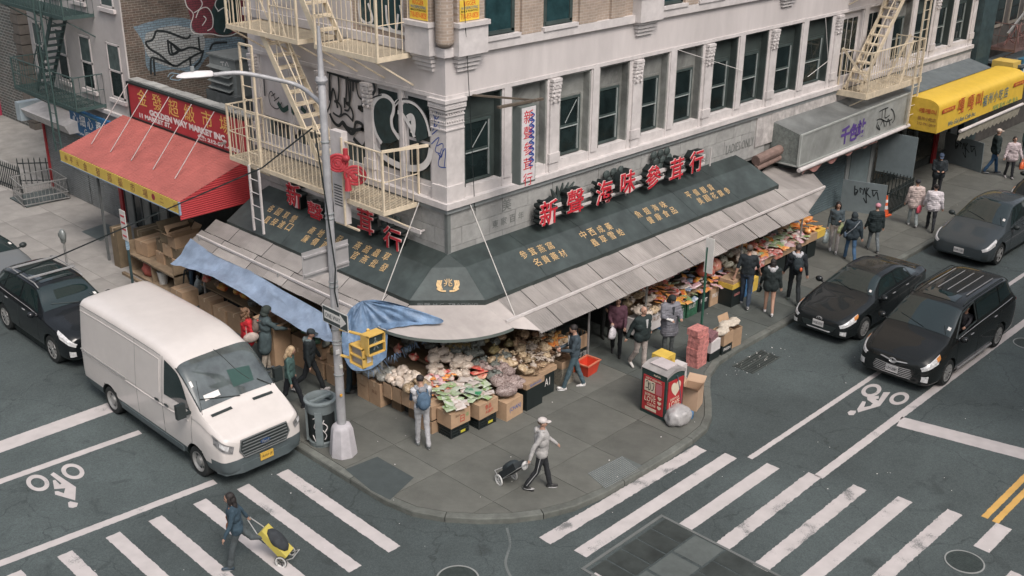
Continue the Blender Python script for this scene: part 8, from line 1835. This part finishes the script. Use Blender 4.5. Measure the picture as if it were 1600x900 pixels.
def fill(P0, U_, V_, nu, nv, z0, z1, kinds, lab, grp, sc=1., jit=.35, tilt=.35, rise=0.):
    "rows of goods over the table patch P0 + u*U + v*V, height from z0 (front, v=0) to z1 (back)"
    global NG_
    P0, U_, V_ = Vector(P0), Vector(U_), Vector(V_)
    for i in range(nu):
        for j in range(nv):
            u, v = (i+.5+R.uniform(-jit,jit))/nu, (j+.5+R.uniform(-jit,jit))/nv; p = P0+U_*u+V_*v; kd, mt = R.choice(kinds)
            goods(kd, mt, (p.x, p.y, z0+(z1-z0)*v+R.uniform(0,.03)+rise), R.uniform(0,6.28), tilt if kd not in ('flat',) else .15, sc*R.uniform(.85,1.15), lab, grp); NG_ += 1
def table(name, label, poly, z, zb=.0, mat=None, th=.04, slope=0.):
    t = thing(name, label, 'stand', (poly[0][0], poly[0][1], SW)); m_ = MB(); m_.prism([Vector((x, y, z)) for x, y in poly], (0,0,-th)); m_.build('board', mat or CARD, t, world=True)
    return t
PLY = pm('stand plywood', (.25,.18,.11), .8, var=.2, stain=.3)
# --- corner display: stepped boards
t = table('display_stand', 'stepped produce stand wrapping round the shop corner', [(-2.0,1.0),(-2.0,-1.95),(-1.75,-2.1),(.1,-2.35),(.4,-2.2),(2.2,-1.95),(2.2,-.5),(.2,-.3),(-.4,.2),(-.4,1.0)], .72, mat=PLY)
for k, (d0, z) in enumerate(((1.45,.85),(1.05,1.02),(.65,1.2))):
    m_ = MB(); m_.box((-d0,-d0,z-.06),(2.2,-.3,z)); m_.box((-d0+.001,-.3,z-.061),(-.3,1.0,z-.001)); m_.build('step', PLY, t, world=True)
m_ = MB(); m_.box((-1.9,-1.9,SW),(-.3,.9,.66)); m_.box((-.3,-1.8,SW),(2.1,-.3,.659)); m_.build('skirt', DARKIN, t, world=True)  # near-black fill under the boards; its shade is in the colour
L_ = Vector((0,-1,0)); 
cbx = lambda loc, size, rz, lab, **k: carton(loc, size, rz, lab, **k)
# cartons and crates along the front edge, left to right
cbx((-2.0,.62,SW), (.42,.40,.62), 0, 'brown carton with clear bags at the left end of the corner stand', prints=(('FUJIAN','x',0,.35,.2,.06,KI),)); cbx((-2.0,.18,SW), (.42,.42,.60), 0, 'second brown carton from the left end of the corner stand', prints=(('食品','x',0,.35,.2,.1,KI),))
for k in range(4): cbx((-1.98+.02*k,-.22-.30*k,SW+.32), (.34,.28,.36), 0, ['left','second','third','right'][k]+' carton of the raised row holding white fungus bags', open_=True, flaps=(None,)*4)
for k, (x, y) in enumerate(((-1.8,-.35),(-1.8,-.95))): cbx((x,y,SW), (.4,.34,.3), 0, ['dark open crate under the left raised cartons','dark open crate under the right raised cartons'][k], mat=pm('crate wood', (.15,.10,.06), .8))
cbx((-1.95,-1.55,SW), (.44,.42,.30), .02, 'low brown carton behind the young man with the backpack', open_=True, flaps=(None,)*4); cbx((-1.95,-1.55,SW+.33), (.42,.40,.34), .02, 'brown carton stacked by the wooden leg near the backpack')
cr1 = [(-1.74,-2.02,'black plastic crate under the carton printed with a red character'),(-1.02,-2.16,'black plastic crate under the middle carton with red print')]
for x, y, lab in cr1:
    t2 = thing('crate', lab, 'crate', (x, y, SW), 0); m_ = MB(); m_.box((-.27,-.2,0),(.27,.2,.03))
    for z in (.06,.13,.2): m_.box((-.27,-.2,z),(.27,-.18,z+.045)); m_.box((-.27,.18,z),(.27,.2,z+.045)); m_.box((-.27,-.18,z),(-.25,.18,z+.045)); m_.box((.25,-.18,z),(.27,.18,z+.045))
    m_.build('crate_body', BLACK, t2); m_ = MB()
    for sx in (-.26,0,.26): m_.box((sx-.015,-.205,0),(sx+.015,-.18,.26))
    m_.box((-.25,-.17,.03),(.25,.17,.24)); m_.build('crate_ribs', pm('crate black', (.02,.024,.024), .6), t2); m_ = MB(); m_.box((.02,-.207,.05),(.16,-.203,.11)); m_.build('crate_label', pm('yellow label', (.5,.45,.05), .6), t2)
cbx((-1.74,-2.02,SW+.27), (.58,.46,.36), 0, 'brown carton with red character and green print at the front of the corner stand', prints=(('日','y',.05,.15,.12,.17,RI),('Best','y',-.08,.27,.14,.06,KI),('茶','y',.2,.2,.1,.1,pm('green print', (.15,.3,.12), .6))))
cbx((-1.02,-2.16,SW+.27), (.62,.46,.36), .05, 'brown carton with three faint red characters in the middle of the corner stand', prints=(('食品','y',-.02,.25,.2,.12,RI),('大昌行','y',.02,.12,.26,.08,RI)))
cbx((-.32,-2.3,SW), (.58,.44,.46), .08, 'brown carton with blue lettering and red base at the right of the corner stand', prints=(('(CHAN)','y',.02,.24,.4,.14,BI),)); m_ = MB(); m_.box((-.62,-2.54,SW),(-.02,-2.53,SW+.07)); 
cbx((.35,-2.32,SW), (.56,.40,.56), .05, 'black perforated crate at the right end of the corner stand', mat=BLACK, tape=False); cbx((.35,-2.32,SW+.57), (.64,.44,.13), .05, 'low printed fish carton lying on the black crate', prints=(('SEAFOOD','y',0,.065,.4,.06,BI),), tape=False)
cbx((1.0,-2.12,SW), (.5,.4,.56), .02, 'black crate with white stickers below the dried fish', mat=BLACK, tape=False, prints=(('A1','y',.0,.35,.18,.2,WPAPER),)); cbx((1.02,-2.12,SW+.57), (.62,.42,.12), .02, 'shallow carton tray of dried fish on the stickered black crate', tape=False)
cbx((1.75,-2.12,SW+.0), (.42,.38,.48), 0, 'net wrapped carton beside the man in the dark jacket', mat=pm('net wrapped goods', (.22,.20,.16), .8, var=.5, scale=30), tape=False); cbx((1.75,-2.12,SW+.48), (.46,.40,.18), 0, 'brown carton lid full of dried goods beside the man in the dark jacket', open_=True, flaps=(None,)*4)
Bg = 'goods on the corner stand'
fill((-2.2,.85,0), (.45,0,0), (0,-.95,0), 2, 5, .78, .80, [('big',MCLR),('bag',MCLR)], 'clear plastic bag on the leftmost cartons of the corner stand', 'clear bags on the left cartons')
fill((-2.12,-.1,0), (0,-.72,0), (.45,0,0), 6, 4, .80, 1.0, [('ball',MWHT)], 'round white fungus ball in the raised cartons', 'white fungus balls', 1.1)
fill((-2.12,-.82,0), (0,-.5,0), (.4,0,0), 3, 2, .80, .95, [('bag',MTAN)], 'bag of yellow beige slices next to the white fungus balls', 'beige slice bags')
fill((-2.0,-1.35,0), (.35,-.45,0), (.6,.5,0), 8, 7, .84, 1.12, [('pouch',PK['redw']),('pouch',PK['red']),('pouch',PK['white']),('pouch',PK['pink']),('pouch',PK['orange']),('small',MWHT)], 'small @ food packet on the front left of the corner stand', 'red and white packets', .62)
fill((-2.02,-2.2,0), (1.25,-.12,0), (.2,.75,0), 7, 5, .82, 1.0, [('flat',PK['green']),('flat',PK['white']),('flat',PK['green']),('flat',PK['white'])], 'flat @ printed bag lying over the front cartons', 'green and white bags', .8, .3)
goods('flat', PK['dgreen'], (-1.2,-2.1,.98), .4, .1, 1.0, 'single deep green packet lying on the green and white bags', 'deep green packet')
for q in range(3): goods('pouch', PK['red'], (-.62+.02*q,-1.75+.1*q,1.0+.06*q), .3+q, .3, 1.2, 'red and white boxed packet at the end of the green and white bags', 'red boxed packets')
fill((-1.5,-.9,0), (.7,-.7,0), (.45,.45,0), 5, 4, 1.0, 1.25, [('big',MWHT),('bag',MWHT)], 'large white plastic sack of dried goods in the middle of the corner stand', 'large white sacks', .85)
fill((-1.35,.6,0), (.1,-1.2,0), (.8,0,0), 4, 3, 1.05, 1.4, [('big',MCLR),('bag',PK['red']),('bag',MGRY)], '@ bag in the shade behind the white sacks', 'shaded bags')
fill((-.95,-1.05,0), (.6,-.5,0), (.4,.5,0), 6, 3, 1.1, 1.45, [('bag',MGRY),('small',MGRY)], 'dark grey green tied bag behind the white sacks', 'grey green tied bags')
fill((-.65,-2.45,0), (.8,0,0), (.1,.55,0), 3, 2, .62, .9, [('big',MSPK)], 'large sack of speckled beans at the right front of the corner stand', 'speckled bean sacks', 1.0)
fill((-.5,-2.0,0), (.9,.1,0), (.1,.6,0), 4, 3, .92, 1.1, [('bag',MSPK),('bag',MGRY),('bag',MTAN)], '@ bag between the bean sacks and the dried heaps', 'mottled bags')
fill((.3,-2.35,0), (1.9,.25,0), (0,.75,0), 11, 6, .84, 1.12, [('root',MTAN),('root',MWHT),('root',MBEI),('root',MBRN),('bag',MTAN),('small',MWHT)], 'loose @ heap of dried roots and seafood on the right of the corner stand', 'dried root heaps', .85)
fill((.0,-1.5,0), (2.1,.0,0), (0,.8,0), 9, 3, 1.1, 1.6, [('bag',MBEI),('bag',MBRN),('bag',MTAN),('bag',MGRY),('bag',MOLV)], '@ bag of dried goods at the back of the corner stand', 'brown bags at the back')
fill((1.6,-1.9,0), (.6,.0,0), (0,.5,0), 3, 2, 1.0, 1.15, [('pouch',PK['yellow']),('pouch',PK['orange'])], 'yellow packet behind the man in the dark jacket', 'yellow packets by the dark jacket')
for k in range(3): goods('big', MOLV, (-.55+.12*k,-.75-.1*k,1.25), k, .1, 1.2, 'tall clear sack of olive dried goods under the awning corner', 'olive sacks')
# red basket and bottle boxes
t2 = thing('shopping_basket', 'bright red plastic basket on the pavement behind the man in the dark jacket', 'basket', (2.55,-2.25,SW), .1); RB = pm('basket red', (.62,.06,.03), .4)
m_ = MB()
def frust(m_, w0, d0, w1, d1, h, th=.015):
    for s_ in (-1,1):
        m_.prism([(-w0,s_*d0,0),(w0,s_*d0,0),(w1,s_*d1,h),(-w1,s_*d1,h)], (0,-s_*th,0)); m_.prism([(s_*w0,-d0,0),(s_*w0,d0,0),(s_*w1,d1,h),(s_*w1,-d1,h)], (-s_*th,0,0))
    m_.box((-w0,-d0,0),(w0,d0,.015))
frust(m_, .2,.15,.26,.2,.32); m_.build('basket_body', RB, t2); m_ = MB(); 
for s_ in (-1,1): m_.box((-.28,s_*.2-.02,.31),(.28,s_*.2+.02,.34)); m_.box((s_*.26-.02,-.2,.31),(s_*.26+.02,.2,.34))
m_.build('rim', pm('basket rim', (.62,.2,.12), .4), t2)
m_ = MB(); m_.box((2.3,-2.0,SW),(2.42,-1.9,SW+.5)); tag(m_.build('orange_bag', pm('orange bag', (.7,.13,.04), .5)), 'orange bag standing between the legs of the man and the red basket', 'bag')
cbx((2.95,-1.55,SW), (.42,.36,.36), 0, 'black carton with white print under the bottle box', mat=BLACK, tape=False, prints=(('SOY 500','y',0,.2,.3,.14,WPAPER),)); cbx((2.95,-1.55,SW+.37), (.44,.38,.36), 0, 'brown and green box full of dark bottles by the entrance', mat=CARD, open_=True, flaps=(None,)*4, tape=False)
for k in range(9): 
    m_ = MB(); m_.lathe([(.035,0),(.035,.2),(.014,.26),(.014,.31)], 10); o = m_.build('bottle', BLACK, smooth=True); o.location = (2.82+.13*(k%3),-1.67+.12*(k//3),SW+.5); tag(o, 'dark bottle standing in the open box by the entrance', 'bottle', 'bottles in the box by the entrance')
# --- stand between the entrance and the green post
t = table('display_stand', 'long produce stand between the entrance and the green sign post', [(4.9,-1.95),(9.4,-1.95),(9.4,-.3),(4.9,-.3)], .72, mat=PLY)
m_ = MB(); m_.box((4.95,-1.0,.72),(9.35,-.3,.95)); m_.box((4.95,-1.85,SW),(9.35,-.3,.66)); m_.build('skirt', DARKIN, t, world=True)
specs = [(5.05,WB,'white printed carton at the left of the long stand',True),(5.55,WB,'white carton second from the left of the long stand',True),(6.1,pm('blue fruit box', (.06,.17,.35), .5, var=.4, scale=10),'blue fruit box below the long stand',False),(6.65,pm('green fruit box', (.035,.12,.07), .5, var=.5, scale=10),'green fruit box below the long stand left of the post',False),(7.2,pm('green fruit box', (.035,.12,.07), .5, var=.5, scale=10),'green fruit box below the long stand right of the post',False),(7.75,BLACK,'black crate under the long stand',False),(8.3,CARD,'brown carton under the right of the long stand',False)]
for x, mt, lab, up in specs: cbx((x,-1.85,SW+(.15 if up else 0)), (.48,.40,.5 if not up else .45), 0, lab, mat=mt, tape=False, prints=(('FRUIT','y',0,.3,.3,.12,WPAPER if mt is not WB else KI),))
fill((4.9,-2.15,0), (1.1,0,0), (0,1.05,0), 5, 4, .74, 1.1, [('bag',MWHT),('bag',MTAN),('small',MWHT)], '@ bag of dried goods on the front left of the long stand', 'white bags on the long stand')
fill((5.2,-1.35,0), (1.5,0,0), (0,.9,0), 8, 4, .98, 1.35, [('bag',MTAN),('bag',MBEI),('bag',MBRN)], '@ bag of dried goods on the back of the long stand', 'beige bags on the long stand', .75)
fill((5.9,-2.2,0), (1.0,0,0), (0,.95,0), 7, 7, .66, 1.1, [('pouch',PK['redw']),('pouch',PK['orange']),('pouch',PK['yellow']),('pouch',PK['red'])], '@ food packet in the middle of the long stand', 'red and yellow packets on the long stand', .75)
fill((6.8,-2.2,0), (2.4,0,0), (0,1.45,0), 13, 7, .66, 1.3, [('pouch',PK[k]) for k in ('white','pink','redw','green','orange','blue','yellow')], '@ food packet on the right of the long stand', 'coloured packets on the long stand', .8)
for k, x in enumerate((5.75,6.9)): cbx((x,-1.2 if k == 0 else -1.15,.98), (.4,.3,.2), .1, ['orange and tan box among the beige bags on the long stand','white and red box among the packets on the long stand'][k], mat=[pm('orange box', (.6,.16,.05), .5, var=.3),PK['redw']][k], tape=False)
# --- far stand
cbx((8.75,-2.25,SW), (.62,.5,.52), 0, 'black printed box under the yellow banded tray', mat=BLACK, tape=False, prints=(('ORGANIC','y',0,.35,.4,.08,PB),)); cbx((8.75,-2.25,SW+.53), (.6,.48,.14), 0, 'yellow banded tray on the black printed box', mat=YB, tape=False); cbx((8.75,-2.25,SW+.68), (.56,.44,.10), .05, 'tan tray on top of the yellow banded tray', mat=CARD, tape=False)
cbx((9.55,-2.2,SW), (.4,.3,.45), 0, 'blue printed carton near the feet of the man in black T-shirt', mat=pm('blue fruit box', (.06,.17,.35), .5), tape=False); cbx((9.95,-2.15,SW), (.3,.3,.42), 0, 'yellow printed carton near the feet of the man in black T-shirt', mat=YB, tape=False)
t = table('display_stand', 'far produce stand with colourful bags by the roller shutter', [(9.3,-2.1),(14.2,-1.9),(14.2,-.3),(9.3,-.3)], .80, mat=PLY)
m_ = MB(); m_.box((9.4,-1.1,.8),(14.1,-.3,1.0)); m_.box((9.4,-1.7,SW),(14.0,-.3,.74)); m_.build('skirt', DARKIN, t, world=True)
for k in range(8): cbx((10.35+.52*k,-1.98+.012*k,SW+.56), (.50,.34,.24), 0, ['first','second','third','fourth','fifth','sixth','seventh','last'][k]+' shallow carton from the left along the far stand edge', mat=[PK['redw'],CARD,PK['red'],CARD,CARD,CARD,CARD,YB][k], tape=False)
for k, x in enumerate((11.7,12.3,12.9,13.5)): cbx((x,-1.85,SW), (.5,.4,.5), 0, ['leftmost','second','third','rightmost'][k]+' black crate stored under the far stand', mat=BLACK, tape=False)
fill((9.0,-2.3,0), (1.3,.1,0), (0,1.0,0), 4, 4, .92, 1.25, [('big',MWHT),('bag',MLEAF),('bag',MLEAF)], 'pale leafy sack at the left of the far stand', 'pale leafy sacks')
goods('big', PK['red'], (8.15,-1.75,1.0), 0, .1, 1.3, 'bright red printed sack left of the leafy sacks', 'red sacks'); goods('big', PK['red'], (8.55,-1.75,1.05), 1, .1, 1.3, 'bright red printed sack left of the leafy sacks', 'red sacks')
fill((10.1,-1.6,0), (.9,0,0), (0,.8,0), 3, 3, 1.0, 1.3, [('bag',PK['red']),('bag',PK['orange'])], 'bright @ bag on the left of the far stand', 'red bags on the far stand')
fill((10.4,-2.2,0), (1.5,.05,0), (0,.7,0), 8, 4, .9, 1.05, [('pouch',PK[k]) for k in ('white','redw','green','orange')], '@ packet on the front left of the far stand', 'pale packets on the far stand')
fill((11.0,-1.5,0), (1.6,0,0), (0,.9,0), 6, 3, 1.0, 1.3, [('bag',MGRY),('bag',MOLV),('bag',PK['dgreen']),('bag',MTAN)], '@ bag on the back of the far stand', 'green brown bags on the far stand')
fill((11.9,-2.15,0), (1.2,.05,0), (0,.8,0), 7, 4, .9, 1.1, [('pouch',PK[k]) for k in ('pink','white','green','redw')], '@ packet in the middle of the far stand', 'pink packets on the far stand')
fill((12.6,-1.5,0), (1.4,0,0), (0,.8,0), 4, 3, 1.05, 1.3, [('bag',PK[k]) for k in ('purple','blue','white')]+[('bag',MTAN)], '@ bag at the far back right of the stands', 'blue bags on the far stand')
fill((13.1,-2.05,0), (1.1,.05,0), (0,.6,0), 4, 3, .95, 1.1, [('pouch',PK['orange']),('bag',PK['orange']),('pouch',PK['yellow'])], '@ bag at the right end of the far stand', 'orange bags on the far stand')
cbx((14.0,-.9,1.0), (.4,.3,.45), .1, 'orange and white box at the very end of the far stand', mat=packmat('orange box print', (.65,.35,.1), (.6,.5,.4), 6), tape=False)
# --- left side stands below the tarp
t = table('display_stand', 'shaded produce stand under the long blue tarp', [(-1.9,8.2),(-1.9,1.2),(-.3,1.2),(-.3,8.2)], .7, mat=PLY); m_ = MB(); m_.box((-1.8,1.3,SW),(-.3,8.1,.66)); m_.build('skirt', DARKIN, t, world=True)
for k in range(9): cbx((-2.1,1.6+.72*k,SW), (.42,.6,.44 if k%2 else .5), 0, ['nearest','second','third','fourth','fifth','sixth','seventh','eighth','farthest'][k]+' brown carton from the lamp pole along the tarp stand')
for k in range(3): cbx((-2.08,1.62+.72*k,SW+.5), (.40,.5,.3), .04, ['nearest','middle','farthest'][k]+' upper carton on the tarp stand near the lamp pole', open_=True, flaps=(None,)*4)
fill((-2.25,1.35,0), (0,2.6,0), (.7,0,0), 6, 3, .92, 1.1, [('bag',MCLR),('bag',MGRY),('bag',PK['dgreen']),('bag',MOLV)], 'dim @ bag on the stand behind the lamp pole', 'bags behind the lamp pole')
fill((-2.1,4.2,0), (0,3.8,0), (.7,0,0), 8, 2, .85, 1.1, [('bag',MBRN),('bag',PK['yellow']),('bag',PK['red']),('bag',MGRY)], 'shaded @ bag on the far stand under the long tarp', 'bags under the long tarp')
cbx((-2.55,3.6,SW), (.55,.5,1.15), .1, 'tall open brown carton the person in the long coat leans over', open_=True, flaps=(.3,.2,.3,.3)); 
p = g(347,486,SW); cbx((p.x,p.y,SW), (.36,.3,.24), .5, 'small open box lying on the pavement behind the woman in red', open_=True); p = g(372,476,SW); cbx((p.x,p.y,SW), (.36,.3,.3), .3, 'white foam box beside the small open box on the left pavement', mat=pm('foam grey', (.40,.42,.42), .7), tape=False)
for k, (px, py) in enumerate(((283,460),(312,462))): p = g(px, py, SW); handheld('plastic_bag', ['pale shopping bag left of the legs under the tarp','pale shopping bag right of the legs under the tarp'][k], 'plastic bag', (p.x, p.y, SW+.62), (.3,.2,.48), (.34,.37,.36))
# --- shelf with cartons by the left market
bx = thing('wooden_shelf', 'rough wooden shelf unit with graffiti loaded with broken cartons by the left market', 'shelf', (-2.0,9.9,SW)); WD = pm('rough shelf wood', (.27,.20,.13), .85, var=.25, stain=.3)
def wb_(a, b, nm='panel'): m_ = MB(); m_.box(a, b); m_.build(nm, WD, bx, world=True)
wb_((-2.25,9.0,SW+.0),(-1.0,9.05,1.15)); wb_((-2.25,11.6,SW),(-1.0,11.65,1.15)); wb_((-2.25,10.3,SW),(-1.0,10.34,.75)); wb_((-2.28,9.0,.74),(-1.0,11.65,.80),'shelf_board'); wb_((-2.28,9.0,SW+.02),(-1.0,11.65,SW+.08),'shelf_board'); wb_((-1.05,9.0,SW),(-1.0,11.6,1.15))
graf(bx, 'graffiti', [[(-2.0,.5),(-1.9,.9),(-1.8,.5)],[(-1.7,.5),(-1.7,.9),(-1.55,.8),(-1.7,.7),(-1.5,.45)],[(-1.45,.5),(-1.3,.95),(-1.2,.5),(-1.35,.6)],[(-1.2,.9),(-1.1,.6)]], .05, INK, lambda a, b: Vector((a, 8.993, b)), (0,-1,0), world=True)
letter('COLA NEIL', .1, frame(Vector((-2.285,10.8,.77))-bx.location, (0,-1,0), (0,0,1)), INK, bx, fit=(1.2,.05))
OB = pm('olive cardboard', (.21,.16,.10), .9, rnd=.25, var=.15, stain=.2)
k = 0
for z in (.80,1.15,1.5):
    for y in (9.25,9.7,10.15) if z < 1.5 else (9.35,9.85):
        cbx((-1.65+.05*(k%2),y,z), (.75,.42,.34), R.uniform(-.06,.06), ['lower right','lower middle','lower left','middle right','middle centre','middle left','top right','top left'][k]+' battered carton stacked on the wooden shelf', mat=OB if k%2 else CARD, open_=z > 1.4, flaps=(.8,1.0,.5,.9)); k += 1
cbx((-1.7,11.1,.82), (.8,.6,.42), .1, 'large pinkish carton at the left end of the wooden shelf'); cbx((-2.05,12.35,SW), (.5,.35,1.25), .05, 'tall flattened cardboard standing left of the wooden shelf', mat=OB); cbx((-1.1,12.3,SW), (.9,.5,1.0), .0, 'big olive carton behind the tall flattened cardboard', mat=OB)
o = blob('red_sack', (-2.0,10.9,SW+.08), (.2,.28,.28), pm('dull red sack', (.38,.10,.08), .6, bump=.5), .3, 3, 2); tag(o, 'dull red sack on the bottom of the wooden shelf', 'sack')
t2 = thing('bucket', 'white plastic bucket on the bottom of the wooden shelf', 'bucket', (-2.05,10.05,SW+.08)); m_ = MB(); m_.lathe([(.12,0),(.155,.36),(.165,.37),(.15,.38),(.14,.3)], 18, cap=False); m_.build('bucket_body', pm('bucket white', (.5,.5,.48), .5), t2, smooth='auto')
cbx((-2.3,8.4,SW), (.5,.6,.5), 0, 'brown carton between the wooden shelf and the legs under the tarp')
m_ = MB(); m_.box((-2.5,9.0,SW+.0),(-2.4,11.7,SW+.08)); tag(m_.build('kerb_timber', WD), 'long timber lying on the ground in front of the wooden shelf', 'timber')
# scattered flat cards
m_ = MB(); p = g(913,748-0,SW)
print('goods', KC)
